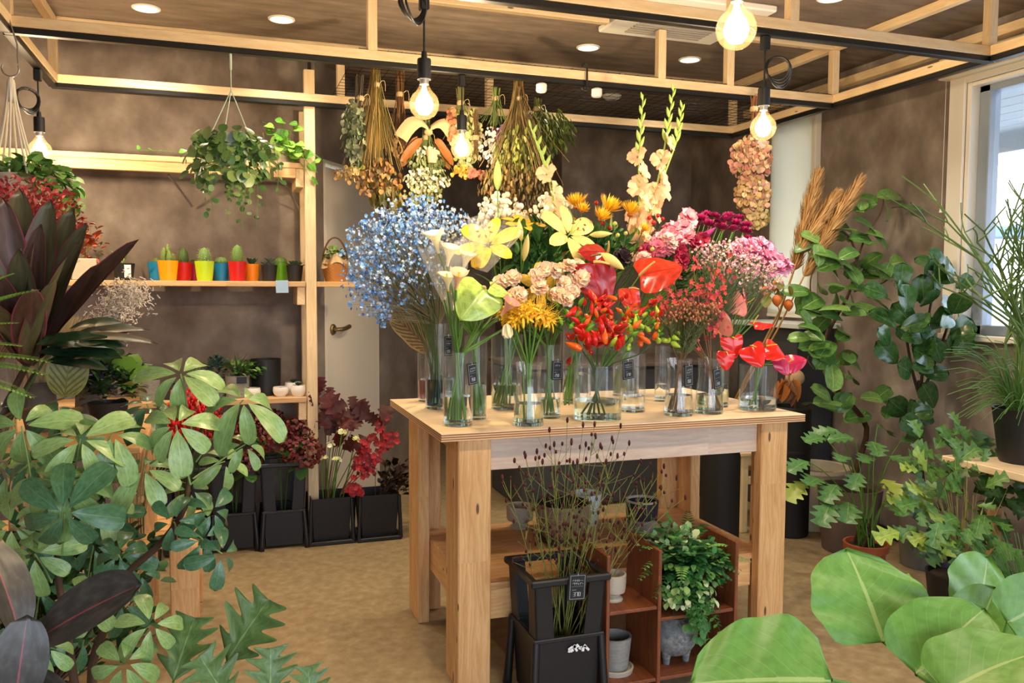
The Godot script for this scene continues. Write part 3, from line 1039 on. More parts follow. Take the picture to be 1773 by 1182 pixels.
func tag_tex(price: String, seed_: int, two := true) -> ImageTexture:
	var w := 60
	var h := 84
	var im := Image.create(w, h, false, Image.FORMAT_RGB8)
	im.fill(Color("16191c"))
	var ink := Color("d8dcdc")
	for x in range(4, w - 4):
		im.set_pixel(x, 4, ink)
		im.set_pixel(x, h - 5, ink)
	for y in range(4, h - 4):
		im.set_pixel(4, y, ink)
		im.set_pixel(w - 5, y, ink)
	var r := RandomNumberGenerator.new()
	r.seed = seed_
	var stroke := func(x0: float, y0: float, x1: float, y1: float):
		for k in 24:
			var p := Vector2(x0, y0).lerp(Vector2(x1, y1), k / 23.0)
			im.set_pixel(clampi(int(p.x), 5, w - 6), clampi(int(p.y), 5, h - 6), ink)
	for row in (2 if two else 1):
		var x := 12.0
		while x < 46:
			var a := r.randf_range(3, 6)
			var y := 16.0 + row * 11
			stroke.call(x, y + r.randf_range(0, 6), x + a, y + r.randf_range(0, 6))
			if r.randf() < 0.6: stroke.call(x + a * 0.5, y, x + a * 0.4, y + 7)
			x += a + 2
	stroke.call(10, 40, 50, 39)
	var font := {"0": "757", "1": "262", "2": "717", "3": "737", "5": "747", "7": "711", "8": "777", "4": "571"}
	var seg := {"0": [0, 1, 2, 4, 5, 6], "1": [2, 5], "2": [0, 2, 3, 4, 6], "3": [0, 2, 3, 5, 6], "4": [1, 2, 3, 5], "5": [0, 1, 3, 5, 6], "7": [0, 2, 5], "8": [0, 1, 2, 3, 4, 5, 6]}
	var x0 := 16.0
	for ch in price:
		var y0 := 58.0
		var lines := [[0, 0, 6, 0], [0, 0, 0, 6], [6, 0, 6, 6], [0, 6, 6, 6], [0, 6, 0, 12], [6, 6, 6, 12], [0, 12, 6, 12]]
		for s in seg.get(ch, []):
			var q: Array = lines[s]
			stroke.call(x0 + q[0], y0 + q[1], x0 + q[2], y0 + q[3])
			stroke.call(x0 + q[0] + 1, y0 + q[1], x0 + q[2] + 1, y0 + q[3])
		x0 += 9
	stroke.call(12, 51, 26, 50)
	return ImageTexture.create_from_image(im)


func price_tag(p: Vector3, turn: float, roll: float, w: float, h: float, tex: int, label: String) -> void:
	var t := thing("price_tag", label, "price tag", p, "black price tags", turn)
	t.rotation.z = roll
	part("card", box(Vector3(w, h, 0.003), 0.0006), M.tag_black, t)
	var z := 0.0019
	var face := grid([PackedVector3Array([Vector3(-w / 2 + 0.001, h / 2 - 0.001, z), Vector3(w / 2 - 0.001, h / 2 - 0.001, z)]), PackedVector3Array([Vector3(-w / 2 + 0.001, -h / 2 + 0.001, z), Vector3(w / 2 - 0.001, -h / 2 + 0.001, z)])])
	# rows run downwards, so the winding is turned over
	var v: PackedVector3Array = face.v
	for k in range(0, v.size(), 3):
		var a := v[k + 1]
		v[k + 1] = v[k + 2]
		v[k + 2] = a
		var b: Vector2 = face.u[k + 1]
		face.u[k + 1] = face.u[k + 2]
		face.u[k + 2] = b
	for k in face.n.size(): face.n[k] = Vector3.BACK
	face.v = v
	if not M.has("tag_%d" % tex):
		mat("tag_%d" % tex, "ffffff", 0.5, tag_tex(["370", "350", "250", "420"][tex], 5 + tex, tex != 2))
	part("chalk_writing", face, M["tag_%d" % tex], t, Transform3D(), "white chalk lettering and price")
	part("clip", tube(PackedVector3Array([Vector3(0, h / 2 - 0.004, 0.003), Vector3(0, h / 2 + 0.006, 0.002), Vector3(0, h / 2 + 0.004, -0.006), Vector3(0, h / 2 - 0.008, -0.006)]), 0.0012, 0.0012, 5), M.steel, t)


func under_table_pots() -> void:
	var y := 0.3455
	var t := thing("footed_pot", "small white footed pot on the table's lower shelf, leftmost", "pot", Vector3(1.158, y, -3.236))
	part("foot", lathe_hard([Vector2(0, 0), Vector2(0.040, 0.0), Vector2(0.042, 0.006), Vector2(0.036, 0.012), Vector2(0.026, 0.02), Vector2(0.03, 0.03)], 24), M.pot_white, t)
	part("bowl", lathe_hard([Vector2(0.0, 0.028), Vector2(0.03, 0.028), Vector2(0.052, 0.034), Vector2(0.056, 0.042), Vector2(0.057, 0.095), Vector2(0.05, 0.095), Vector2(0.046, 0.05), Vector2(0.0, 0.045)], 28), M.pot_white, t)
	t = thing("ribbed_pot", "brown ribbed ceramic pot on the table's lower shelf behind the burnet", "pot", Vector3(1.264, y, -3.022))
	var rows := []
	for k in 10:
		var q := k / 9.0
		var rr := 0.108 * (0.72 + 0.28 * pow(sin(PI * 0.5 * minf(1.0, q * 1.25)), 0.7) - 0.04 * maxf(0.0, q - 0.8) * 5.0)
		var r := PackedVector3Array()
		for j in 121:
			var a := TAU * (j % 120) / 120.0
			var rib := 0.0022 * cos(a * 40.0)
			r.append(Vector3((rr + rib) * cos(a), 0.016 + 0.137 * q, -(rr + rib) * sin(a)))
		rows.append(r)
	part("body", grid(rows, true), M.pot_ribbed, t)
	part("lining", lathe_hard([Vector2(0.1055, 0.153), Vector2(0.095, 0.152), Vector2(0.08, 0.04), Vector2(0, 0.035)], 32), M.soil, t)
	part("saucer", lathe_hard([Vector2(0, 0), Vector2(0.085, 0), Vector2(0.1, 0.015), Vector2(0.09, 0.0165), Vector2(0, 0.0165)], 32), M.pot_brown, t)
	t = thing("white_pot", "bluish white glazed pot on the lower shelf behind the ribbed pot", "pot", Vector3(1.445, y, -3.2))
	part("body", pot_shape(0.05, 0.066, 0.135), M.pot_bluewhite, t)
	part("soil", soil_disc(0.055, 0.11), M.soil, t)
	t = thing("navy_pot", "two tone navy and pale grey pot on the lower shelf, rightmost", "pot", Vector3(1.631, y, -3.05))
	part("base", pot_shape(0.058, 0.064, 0.05), M.pot_grey, t)
	part("body", lathe_hard([Vector2(0.0645, 0.05), Vector2(0.07, 0.125), Vector2(0.063, 0.125), Vector2(0.055, 0.03), Vector2(0, 0.03)], 28), M.pot_navy, t)
	part("rim", lathe_hard([Vector2(0.0702, 0.122), Vector2(0.0705, 0.129), Vector2(0.062, 0.129), Vector2(0.0615, 0.12)], 28), M.pot_white, t)


# tall florist's bucket: solid lower half, open window frame above, splayed corner legs
func flower_bucket(called: String, label: String, at: Vector3, w: float, d: float, h: float, solid_to: float, turn := 0.0) -> Node3D:
	var t := thing(called, label, "bucket", at, "black florist buckets", turn)
	var wall_at := func(q: float) -> Vector2: return Vector2(w / 2 * (0.80 + 0.20 * q), d / 2 * (0.80 + 0.20 * q))
	var a: Vector2 = wall_at.call(0.06)
	var b: Vector2 = wall_at.call(solid_to / h)
	var rows := []
	for k in 5:
		var s := Vector2(a.x, a.y).lerp(b, clampf((k - 0.0) / 3.0, 0.0, 1.0)) if k < 4 else b * 0.93
		var y := lerpf(0.02, solid_to, minf(k, 3) / 3.0)
		var r := PackedVector3Array()
		for c in [[-1, 1], [1, 1], [1, -1], [-1, -1], [-1, 1]]: r.append(Vector3(c[0] * s.x, y, c[1] * s.y))
		rows.append(r)
	var body := shape()
	for k in 4:
		for j in 4:
			var q := grid([PackedVector3Array([rows[k][j], rows[k][j + 1]]), PackedVector3Array([rows[k + 1][j], rows[k + 1][j + 1]])])
			add_to(body, q)
	add_to(body, span(Vector3(-a.x, 0.016, -a.y), Vector3(a.x, 0.024, a.y), 0.0))
	part("body", body, M.black_plastic, t)
	var c1: Vector2 = wall_at.call(1.0)
	for s in [[-1, 1], [1, 1], [1, -1], [-1, -1]]:
		var col := shape()
		var lo := Vector3(s[0] * b.x, solid_to - 0.02, s[1] * b.y)
		var hi := Vector3(s[0] * c1.x, h - 0.01, s[1] * c1.y)
		for ax in [Vector3(-s[0], 0, 0), Vector3(0, 0, -s[1])]:
			var inn: Vector3 = Vector3(-s[0], 0, -s[1]) - ax
			var plate := [lo, lo + ax * 0.062, lo + ax * 0.062 + inn * 0.006, lo + inn * 0.006, lo]
			var up4 := [hi, hi + ax * 0.056, hi + ax * 0.056 + inn * 0.006, hi + inn * 0.006, hi]
			for q in 4:
				var g := grid([PackedVector3Array([plate[q], plate[q + 1]]), PackedVector3Array([up4[q], up4[q + 1]])])
				add_to(col, g)
		part("corner_post", col, M.black_plastic, t)
		part("foot_leg", tube(PackedVector3Array([Vector3(s[0] * b.x * 1.0, solid_to - 0.01, s[1] * b.y * 1.0), Vector3(s[0] * w * 0.5, 0.03, s[1] * d * 0.5), Vector3(s[0] * w * 0.51, 0.0, s[1] * d * 0.51)]), 0.013, 0.016, 6, true), M.black_plastic, t)
	var rim := shape()
	for s in [-1, 1]:
		add_to(rim, span(Vector3(-c1.x - 0.014, h - 0.022, s * c1.y - 0.012), Vector3(c1.x + 0.014, h, s * c1.y + 0.012), 0.006))
		add_to(rim, span(Vector3(s * c1.x - 0.012, h - 0.022, -c1.y), Vector3(s * c1.x + 0.012, h, c1.y), 0.006))
	part("rim", rim, M.black_plastic, t)
	var ledge := shape()
	for s in [-1, 1]:
		add_to(ledge, span(Vector3(-b.x - 0.01, solid_to - 0.014, s * b.y - 0.007), Vector3(b.x + 0.01, solid_to, s * b.y + 0.007), 0.004))
		add_to(ledge, span(Vector3(s * b.x - 0.007, solid_to - 0.014, -b.y), Vector3(s * b.x + 0.007, solid_to, b.y), 0.004))
	part("ledge", ledge, M.black_plastic, t)
	return t


func build_under_table() -> void:
	under_table_pots()
	var b := flower_bucket("flower_bucket", "tall black flower bucket holding burnet in front of the table", Vector3(1.02, 0, -2.495), 0.245, 0.25, 0.44, 0.245)
	var bag := shape()
	rng.seed = 12
	for k in 14:
		var p := Vector3(-0.035 + k * 0.005 + rng.randf_range(-0.003, 0.003), 0.205 + rng.randf_range(-0.008, 0.008), 0.1215)
		add_to(bag, box(Vector3(rng.randf_range(0.006, 0.012), rng.randf_range(0.006, 0.016), 0.002), 0.0003), Transform3D(Basis(Vector3.BACK, rng.randf() * 2.0), p + Vector3(0.03, 0, 0)))
	part("label_scrap", bag, M.paper_white, b, Transform3D(), "torn remains of a white label")
	price_tag(Vector3(1.034, 0.412, -2.352), 0.0, -0.05, 0.06, 0.085, 0, "black chalk price tag hung on the burnet bucket")
	# low dark shelf unit in front of the table
	var c := thing("crate_shelf", "small dark brown two compartment shelf in front of the table", "shelf unit", Vector3(1.41, 0, -2.52))
	var o := Transform3D(Basis(), -c.position)
	for x in [1.162, 1.352, 1.65]:
		part("side_panel", span(Vector3(x, 0.0, -2.405), Vector3(x + 0.013, 0.48, -2.638), 0.002), M.dark_wood, c, o)
	part("back_rail", span(Vector3(1.175, 0.37, -2.626), Vector3(1.3515, 0.43, -2.638), 0.002), M.dark_wood, c, o)
	part("back_rail", span(Vector3(1.3655, 0.37, -2.626), Vector3(1.6495, 0.43, -2.638), 0.002), M.dark_wood, c, o)
	part("back_rail", span(Vector3(1.175, 0.2, -2.626), Vector3(1.3515, 0.235, -2.638), 0.002), M.dark_wood, c, o)
	part("shelf", span(Vector3(1.175, 0.278, -2.41), Vector3(1.3515, 0.29, -2.63), 0.002), M.dark_wood, c, o)
	part("shelf", span(Vector3(1.3655, 0.235, -2.41), Vector3(1.6495, 0.247, -2.63), 0.002), M.dark_wood, c, o)
	part("shelf", span(Vector3(1.175, 0.03, -2.41), Vector3(1.3515, 0.042, -2.63), 0.002), M.dark_wood, c, o)
	part("shelf", span(Vector3(1.3655, 0.03, -2.41), Vector3(1.6495, 0.042, -2.63), 0.002), M.dark_wood, c, o)
	var t := thing("footed_pot", "white footed pot on the dark shelf unit's upper left shelf", "pot", Vector3(1.235, 0.2905, -2.51))
	part("foot", lathe_hard([Vector2(0, 0), Vector2(0.034, 0.0), Vector2(0.036, 0.006), Vector2(0.03, 0.012), Vector2(0.024, 0.018), Vector2(0.026, 0.026)], 24), M.pot_white, t)
	part("bowl", lathe_hard([Vector2(0.0, 0.024), Vector2(0.03, 0.025), Vector2(0.042, 0.031), Vector2(0.044, 0.04), Vector2(0.046, 0.09), Vector2(0.04, 0.092), Vector2(0.037, 0.05), Vector2(0.0, 0.045)], 28), M.pot_white, t)
	t = thing("grey_pot", "pale grey cylinder pot with saucer at the shelf unit's lower left", "pot", Vector3(1.245, 0.0425, -2.51))
	part("saucer", lathe_hard([Vector2(0, 0), Vector2(0.062, 0), Vector2(0.066, 0.016), Vector2(0.06, 0.018), Vector2(0.055, 0.008), Vector2(0, 0.008)], 28), M.pot_white, t)
	part("body", pot_shape(0.046, 0.058, 0.115, 0.007), M.pot_grey, t, Transform3D(Basis(), Vector3(0, 0.0085, 0)))
	t = thing("stone_pot", "round mottled grey stone pot on three feet in the shelf unit", "pot", Vector3(1.475, 0.0425, -2.515))
	var pr := [Vector2(0, 0.03), Vector2(0.035, 0.032)]
	for k in 10:
		var a := -1.05 + 2.0 * k / 9.0
		pr.append(Vector2(0.083 * cos(a), 0.098 + 0.078 * sin(a)))
	pr.append(Vector2(0.048, 0.163))
	pr.append(Vector2(0.066, 0.12))
	pr.append(Vector2(0.04, 0.06))
	part("body", lathe(pr, 32), M.pot_stone, t)
	for k in 3:
		var a := TAU * k / 3.0 + 0.5
		part("foot", lathe([Vector2(0, 0), Vector2(0.011, 0.001), Vector2(0.013, 0.02), Vector2(0.02, 0.05)], 12), M.pot_stone, t, Transform3D(Basis(), Vector3(cos(a) * 0.045, 0, sin(a) * 0.045)))


# ---------------------------------------------------------------- vases and cut flowers

func vase(called: String, label: String, c: Vector2, profile: Array, level: float, liquid: String) -> void:
	# profile: outer radius and height from the foot to the lip
	var y := 0.8805
	var t := thing(called, label, "vase", Vector3(c.x, y, c.y), "glass vases on the display table")
	var pr := [Vector2(0, 0.0)]
	pr.append_array(profile)
	var wv := 0.0028
	var inner := profile.duplicate()
	inner.reverse()
	for p in inner: pr.append(Vector2(p.x - wv, maxf(p.y, 0.014)))
	pr.append(Vector2(0, 0.014))
	part("glass_body", lathe_hard(pr, 32), M.vase_glass, t)
	part("glass_foot", lathe_hard([Vector2(0, 0.001), Vector2(profile[0].x - 0.001, 0.001), Vector2(profile[0].x - 0.0005, 0.012), Vector2(0, 0.0125)], 28), M.glass_base, t)
	var wr := [Vector2(0, 0.0145)]
	var last := Vector2.ZERO
	for k in profile.size():
		var p: Vector2 = profile[k]
		if k > 0 and p.y >= level:
			var q := last.lerp(p, (level - last.y) / (p.y - last.y))
			wr.append(Vector2(q.x - wv - 0.0006, level))
			break
		wr.append(Vector2(p.x - wv - 0.0006, maxf(p.y, 0.0145)))
		last = p
	wr.append(Vector2(0, level))
	part("water", lathe_hard(wr, 28), M[liquid], t)


func cyl(r: float, h: float) -> Array:
	return [Vector2(r * 0.97, 0.0), Vector2(r, 0.006), Vector2(r, h * 0.5), Vector2(r, h)]


func carafe(r: float, neck: float, lip: float, h: float) -> Array:
	return [Vector2(r * 0.97, 0.0), Vector2(r, 0.006), Vector2(r * 0.97, h * 0.2), Vector2(lerpf(r, neck, 0.55), h * 0.42), Vector2(neck, h * 0.66), Vector2(lerpf(neck, lip, 0.35), h * 0.84), Vector2(lip, h)]


func build_vases() -> void:
	vase("glass_vase", "cylinder vase with dark blue water under the blue baby's breath", Vector2(0.791, -3.135), cyl(0.060, 0.331), 0.115, "water_blue")
	vase("glass_vase", "short cylinder vase holding the patterned leaf, at the table's far left corner", Vector2(0.801, -3.345), cyl(0.053, 0.20), 0.09, "water_pink")
	vase("glass_vase", "clear cylinder vase of callas at the table's front left corner", Vector2(0.749, -2.727), cyl(0.052, 0.251), 0.10, "water")
	vase("glass_vase", "taller slim cylinder vase just behind the front left calla vase", Vector2(0.846, -2.84), cyl(0.040, 0.297), 0.12, "water")
	vase("glass_vase", "cylinder vase of dark lily stems, second row behind the carafe", Vector2(1.033, -3.047), cyl(0.062, 0.288), 0.095, "water_green")
	vase("glass_carafe", "waisted carafe vase holding the yellow nerines", Vector2(0.980, -2.657), carafe(0.054, 0.039, 0.046, 0.215), 0.075, "water_green")
	vase("glass_vase", "cylinder vase with a black tag right of the carafe", Vector2(1.106, -2.785), cyl(0.043, 0.266), 0.07, "water")
	vase("glass_vase", "wide squat cylinder vase of chilli branches at the front centre", Vector2(1.261, -2.704), cyl(0.088, 0.196), 0.068, "water_green")
	vase("glass_vase", "cylinder vase with a dark blue tag right of the chilli vase", Vector2(1.471, -2.835), cyl(0.047, 0.223), 0.06, "water")
	vase("glass_carafe", "waisted vase of brown brunia stems at the front", Vector2(1.591, -2.703), carafe(0.056, 0.043, 0.049, 0.209), 0.075, "water")
	vase("glass_carafe", "waisted vase of pale green stems right of the brunia vase", Vector2(1.730, -2.716), carafe(0.055, 0.043, 0.047, 0.209), 0.07, "water_green")
	vase("glass_vase", "slim vase half hidden behind the brunia vase", Vector2(1.726, -3.065), cyl(0.034, 0.229), 0.07, "water")
	vase("glass_vase", "slim vase behind the wide anthurium vase", Vector2(1.862, -2.845), cyl(0.034, 0.218), 0.09, "water_green")
	vase("glass_vase", "wide clear vase of red anthuriums at the table's right end", Vector2(1.961, -2.736), cyl(0.072, 0.175), 0.045, "water")
	vase("glass_vase", "tall vase of gladioli hidden in the second row", Vector2(1.36, -3.12), cyl(0.06, 0.30), 0.12, "water")
	vase("glass_vase", "tall vase of purple chrysanthemums in the back row", Vector2(1.66, -3.27), cyl(0.06, 0.28), 0.12, "water")
	price_tag(Vector3(0.787, 1.059, -2.680), 0.35, 0.12, 0.040, 0.072, 1, "black price tag on the front left calla vase")
	price_tag(Vector3(0.732, 1.146, -2.790), 0.2, 0.0, 0.030, 0.068, 3, "black price tag behind the calla stems at upper left")
	price_tag(Vector3(1.117, 1.056, -2.737), 0.3, -0.05, 0.045, 0.068, 2, "black price tag on the vase right of the carafe")
	price_tag(Vector3(1.421, 1.046, -2.782), 0.35, 0.08, 0.060, 0.070, 0, "glossy dark price tag right of the chilli vase")
	price_tag(Vector3(1.597, 1.033, -2.645), 0.4, 0.05, 0.048, 0.080, 1, "dark green price tag on the brunia vase")
	price_tag(Vector3(1.725, 1.017, -2.655), 0.4, 0.16, 0.050, 0.075, 2, "teal price tag on the vase right of the brunia")


func up_basis(dir: Vector3, spin := 0.0) -> Basis:
	var y := dir.normalized()
	var x := y.cross(Vector3.BACK if absf(y.z) < 0.9 else Vector3.RIGHT).normalized()
	return Basis(x, y, x.cross(y)) * Basis(Vector3.UP, spin)


# a cut flower: a node at the foot of its stem, with the stem; heads are added in world places with local()
func cut(called: String, label: String, category: String, group: String, foot: Vector3, rim: Vector3, head: Vector3, dir: Vector3, r: float, m: Material) -> Node3D:
	var t := thing(called, label, category, foot, group)
	var l := foot.distance_to(head)
	var q := PackedVector3Array()
	var c3 := Curve3D.new()
	c3.add_point(Vector3.ZERO, Vector3.ZERO, (rim - foot) * 0.35)
	c3.add_point(rim - foot, -(head - foot) * 0.14, (head - foot) * 0.14)
	c3.add_point(head - foot, -dir.normalized() * l * 0.22, Vector3.ZERO)
	for k in 15: q.append(c3.sample_baked(c3.get_baked_length() * k / 14.0))
	part("stem", tube(q, r, r * 0.75, 6), m, t)
	return t


func in_vase(c: Vector2, r: float, h: float, head: Vector3) -> Array:
	# foot and rim points of a stem that leans towards its head
	var d := Vector2(head.x - c.x, head.z - c.y)
	if d.length() > 1.0: d = d.normalized()
	var k := minf(1.0, d.length() * 5.0)
	d = d.normalized() * k
	var j := Vector2(rng.randf_range(-0.3, 0.3), rng.randf_range(-0.3, 0.3)) * r
	return [Vector3(c.x - d.x * r * 0.6 + j.x, 0.898, c.y - d.y * r * 0.6 + j.y), Vector3(c.x + d.x * r * 0.72 + j.x * 0.4, 0.88 + h, c.y + d.y * r * 0.72 + j.y * 0.4)]


func petals(bag: Dictionary, p: Dictionary, n: int, open: float, spin: float, y := 0.0, out := 0.0, tint = null, size := 1.0) -> void:
	# n petals round the y axis, opened by the angle open from the axis
	for k in n:
		var a := TAU * k / n + spin
		var o := Vector3(cos(a), 0, sin(a))
		var dir := Vector3.UP * cos(open) + o * sin(open)
		add_to(bag, p, Transform3D(facing(dir, -o).scaled(Vector3.ONE * size), o * out + Vector3(0, y, 0)), tint)


func lily_head(t: Node3D, at: Vector3, dir: Vector3, size: float, m: Material) -> void:
	var xf := Transform3D(up_basis(dir, rng.randf() * 6.0).scaled(Vector3.ONE * size), at - t.position)
	if not store.has("lily"): store.lily = [leaf(0.108, 0.029, 0.7, 0.5, 0.5, -0.22, 10, 4, 0.02), leaf(0.10, 0.022, 0.75, 0.6, 0.55, -0.2, 10, 4)]
	for k in 6:
		var a := TAU * k / 6.0
		var o := Vector3(cos(a), 0, sin(a))
		part("petal", store.lily[k % 2], m, t, xf * Transform3D(facing(Vector3.UP * 0.62 + o * 0.78, -o * -0.8 + Vector3.UP), o * 0.008))
	for k in 6:
		var a := TAU * k / 6.0 + 0.5
		var o := Vector3(cos(a), 0, sin(a))
		var q := curve(Vector3.ZERO, Vector3(0, 0.035, 0) + o * 0.006, Vector3(0, 0.06, 0) + o * 0.022, 4)
		part("stamen", tube(q, 0.0013, 0.001, 4), M.stem_pale, t, xf)
		part("anther", ball(0.003, 6, 4, 2.2), M.anther, t, xf * Transform3D(Basis(Vector3(-o.z, 0, o.x), 1.2), q[4]))


func bud(t: Node3D, at: Vector3, dir: Vector3, l: float, r: float, m: Material, called := "bud") -> void:
	var key := "bud%d" % int(l / r)
	if not store.has(key):
		var pr := []
		for k in 9:
			var s := k / 8.0
			pr.append(Vector2(pow(sin(PI * pow(s, 0.8)), 0.8) if k > 0 and k < 8 else (0.25 if k == 0 else 0.0), s * l / r))
		store[key] = lathe(pr, 8)
	part(called, store[key], m, t, Transform3D(up_basis(dir).scaled(Vector3.ONE * r), at - t.position))


func build_lilies() -> void:
	rng.seed = 21
	var c := Vector2(1.033, -3.047)
	var heads := [
		[Vector3(0.898, 1.501, -2.860), Vector3(-0.5, 0.75, 0.75), 1.15, "open yellow lily facing up, left one behind the cellophane"],
		[Vector3(1.225, 1.546, -2.900), Vector3(0.25, 0.55, 0.85), 1.2, "open pale yellow lily in the centre of the display"],
		[Vector3(1.080, 1.347, -2.820), Vector3(-0.1, 0.1, 1.0), 0.85, "drooping yellow lily behind the peach carnations"],
		[Vector3(1.077, 1.588, -3.000), Vector3(0.0, 0.9, 0.4), 0.8, "half open pale lily between the two large yellow lilies"]]
	var k := 0
	for h in heads:
		var iv := in_vase(c, 0.055, 0.288, h[0])
		var t := cut("yellow_lily", h[3], "lily", "yellow lilies", iv[0], iv[1], h[0], h[1], 0.0045, M.stem_green)
		lily_head(t, h[0], h[1], h[2], M.lily_yellow if k != 1 else M.lily_pale)
		# stem leaves
		for n in 7:
			var s := 0.5 + 0.07 * n
			var p: Vector3 = iv[1].lerp(h[0], s - 0.42)
			var d := Vector3(rng.randf_range(-1, 1), rng.randf_range(-0.1, 0.6), rng.randf_range(-0.4, 1))
			part("leaf", lily_leaf(), M.lily_leaf, t, at_point(p - t.position, d, Vector3.UP, rng.randf_range(0.8, 1.3)))
		k += 1
	var buds := [
		[Vector3(0.977, 1.714, -3.000), Vector3(0.0, 1, 0.0), 0.115, 0.017, "tall green lily bud standing above the white asters", 0],
		[Vector3(1.032, 1.447, -2.860), Vector3(0.05, 0.9, 0.3), 0.10, 0.014, "pale lily bud hanging between the two yellow lilies", 1],
		[Vector3(1.313, 1.549, -2.900), Vector3(1, 0.08, 0.2), 0.085, 0.013, "cream lily bud pointing right beside the pale yellow lily", 1],
		[Vector3(1.291, 1.473, -2.750), Vector3(0.75, -0.55, 0.3), 0.10, 0.02, "cream lily bud opening in front of the red anthuriums", 1],
		[Vector3(1.037, 1.521, -2.900), Vector3(-0.2, 0.95, 0.2), 0.075, 0.012, "small pale lily bud right of the left yellow lily", 1],
		[Vector3(1.158, 1.442, -2.820), Vector3(0.05, -1.0, 0.2), 0.085, 0.015, "pale lily bud hanging below the central lily", 1]]
	for b in buds:
		var iv := in_vase(c, 0.055, 0.288, b[0])
		var t := cut("lily_bud", b[4], "lily bud", "lily buds", iv[0], iv[1], b[0], b[1] + Vector3(0, 0.4, 0), 0.003, M.stem_green)
		bud(t, b[0], b[1], b[2], b[3], M.bud_green if b[5] == 0 else M.lily_pale)
		for n in 4:
			var d := Vector3(rng.randf_range(-1, 1), rng.randf_range(-0.1, 0.7), rng.randf_range(-0.3, 1))
			part("leaf", lily_leaf(), M.lily_leaf, t, at_point(iv[1].lerp(b[0], 0.3 + 0.15 * n) - t.position, d, Vector3.UP, rng.randf_range(0.8, 1.2)))


func lily_leaf() -> Dictionary:
	if not store.has("lilyleaf"): store.lilyleaf = leaf(0.11, 0.015, 0.5, 0.7, 0.35, 0.2, 6, 2)
	return store.lilyleaf


func build_gladioli() -> void:
	rng.seed = 31
	var c := Vector2(1.36, -3.12)
	var spikes := [
		[Vector3(1.302, 1.485, -3.080), Vector3(1.259, 1.598, -3.080), Vector3(1.208, 1.800, -3.080), Vector3(1.132, 1.985, -3.080), 5, "leftmost peach gladiolus leaning left above the yellow lilies", 1],
		[Vector3(1.595, 1.489, -3.050), Vector3(1.600, 1.653, -3.050), Vector3(1.593, 1.884, -3.050), Vector3(1.608, 2.126, -3.050), 7, "middle peach gladiolus with a tall straight green tip", 3],
		[Vector3(1.643, 1.588, -3.120), Vector3(1.695, 1.698, -3.120), Vector3(1.740, 1.890, -3.120), Vector3(1.789, 2.190, -3.120), 6, "right peach gladiolus, tallest, with a slender bud tip", 4],
		[Vector3(1.707, 1.664, -3.140), Vector3(1.764, 1.835, -3.140), Vector3(1.816, 1.970, -3.140), Vector3(1.841, 2.123, -3.140), 2, "rightmost gladiolus stem, mostly green buds", 4]]
	if not store.has("glad"): store.glad = [leaf(0.062, 0.027, 0.75, 0.32, 0.35, -0.3, 7, 4, 0.12), leaf(0.058, 0.021, 0.7, 0.35, 0.3, -0.25, 7, 4, 0.1)]
	for s in spikes:
		var iv := in_vase(c, 0.05, 0.30, s[0])
		var t := cut("gladiolus", s[5], "gladiolus", "peach gladioli", iv[0], iv[1], s[0], s[1] - s[0], 0.006, M.stem_green)
		var c3 := Curve3D.new()
		for p in s.slice(0, 4): c3.add_point(p - t.position)
		var path := PackedVector3Array()
		var len := c3.get_baked_length()
		for k in 13: path.append(c3.sample_baked(len * k / 12.0, true))
		part("spike", tube(path, 0.006, 0.002, 6), M.glad_green, t)
		var n: int = s[4]
		for k in n:
			var q := 0.04 + 0.56 * k / maxf(1.0, n - 1) if n > 2 else 0.1 + 0.12 * k
			var p := c3.sample_baked(len * q, true)
			var side := -1.0 if k % 2 == 0 else 1.0
			var d := Vector3(side * 0.75, 0.35, 0.75 + rng.randf_range(-0.2, 0.3))
			var sc := lerpf(1.0, 0.72, q / 0.6)
			var xf := Transform3D(up_basis(d, rng.randf() * 6).scaled(Vector3.ONE * sc), p + d.normalized() * 0.012)
			var bag := shape()
			for i in 6:
				var a := TAU * i / 6.0
				var o := Vector3(cos(a), 0, sin(a))
				add_to(bag, store.glad[i % 2], Transform3D(facing(Vector3.UP * (0.75 if i % 2 else 0.6) + o * 0.72, Vector3.UP + o * 0.4), o * 0.004))
			part("floret", bag, M.glad_peach, t, xf)
			part("bract", leaf_cached("bract", 0.05, 0.010), M.glad_green, t, at_point(p, Vector3(side * 0.4, 0.9, 0.3), Vector3(-side, 0.3, 0), 1.0))
		var nb := 9
		for k in nb:
			var q := 0.62 + 0.37 * k / nb
			var p := c3.sample_baked(len * q, true)
			var side := -1.0 if k % 2 == 0 else 1.0
			bud(t, p + t.position, Vector3(side * 0.35, 1, 0.15), lerpf(0.058, 0.03, k / float(nb)), lerpf(0.0085, 0.005, k / float(nb)), M.glad_green)
		for k in s[6]:
			var d := Vector3([-0.5, 0.55, 0.15, -0.15][k % 4] + rng.randf_range(-0.12, 0.12), 1.0, rng.randf_range(0.0, 0.35))
			part("sword_leaf", leaf_cached("sword", 0.40, 0.014), M.glad_leaf, t, at_point(iv[1].lerp(s[0], 0.25) - t.position, d, Vector3(0.3, 0, 1), rng.randf_range(0.75, 1.15)))


func leaf_cached(key: String, l: float, w: float) -> Dictionary:
	if not store.has(key):
		match key:
			"sword": store[key] = leaf(l, w, 0.12, 0.45, 0.06, 0.25, 10, 2)
			"bract": store[key] = leaf(l, w, 0.3, 0.7, 0.1, 0.6, 5, 2)
			_: store[key] = leaf(l, w)
	return store[key]


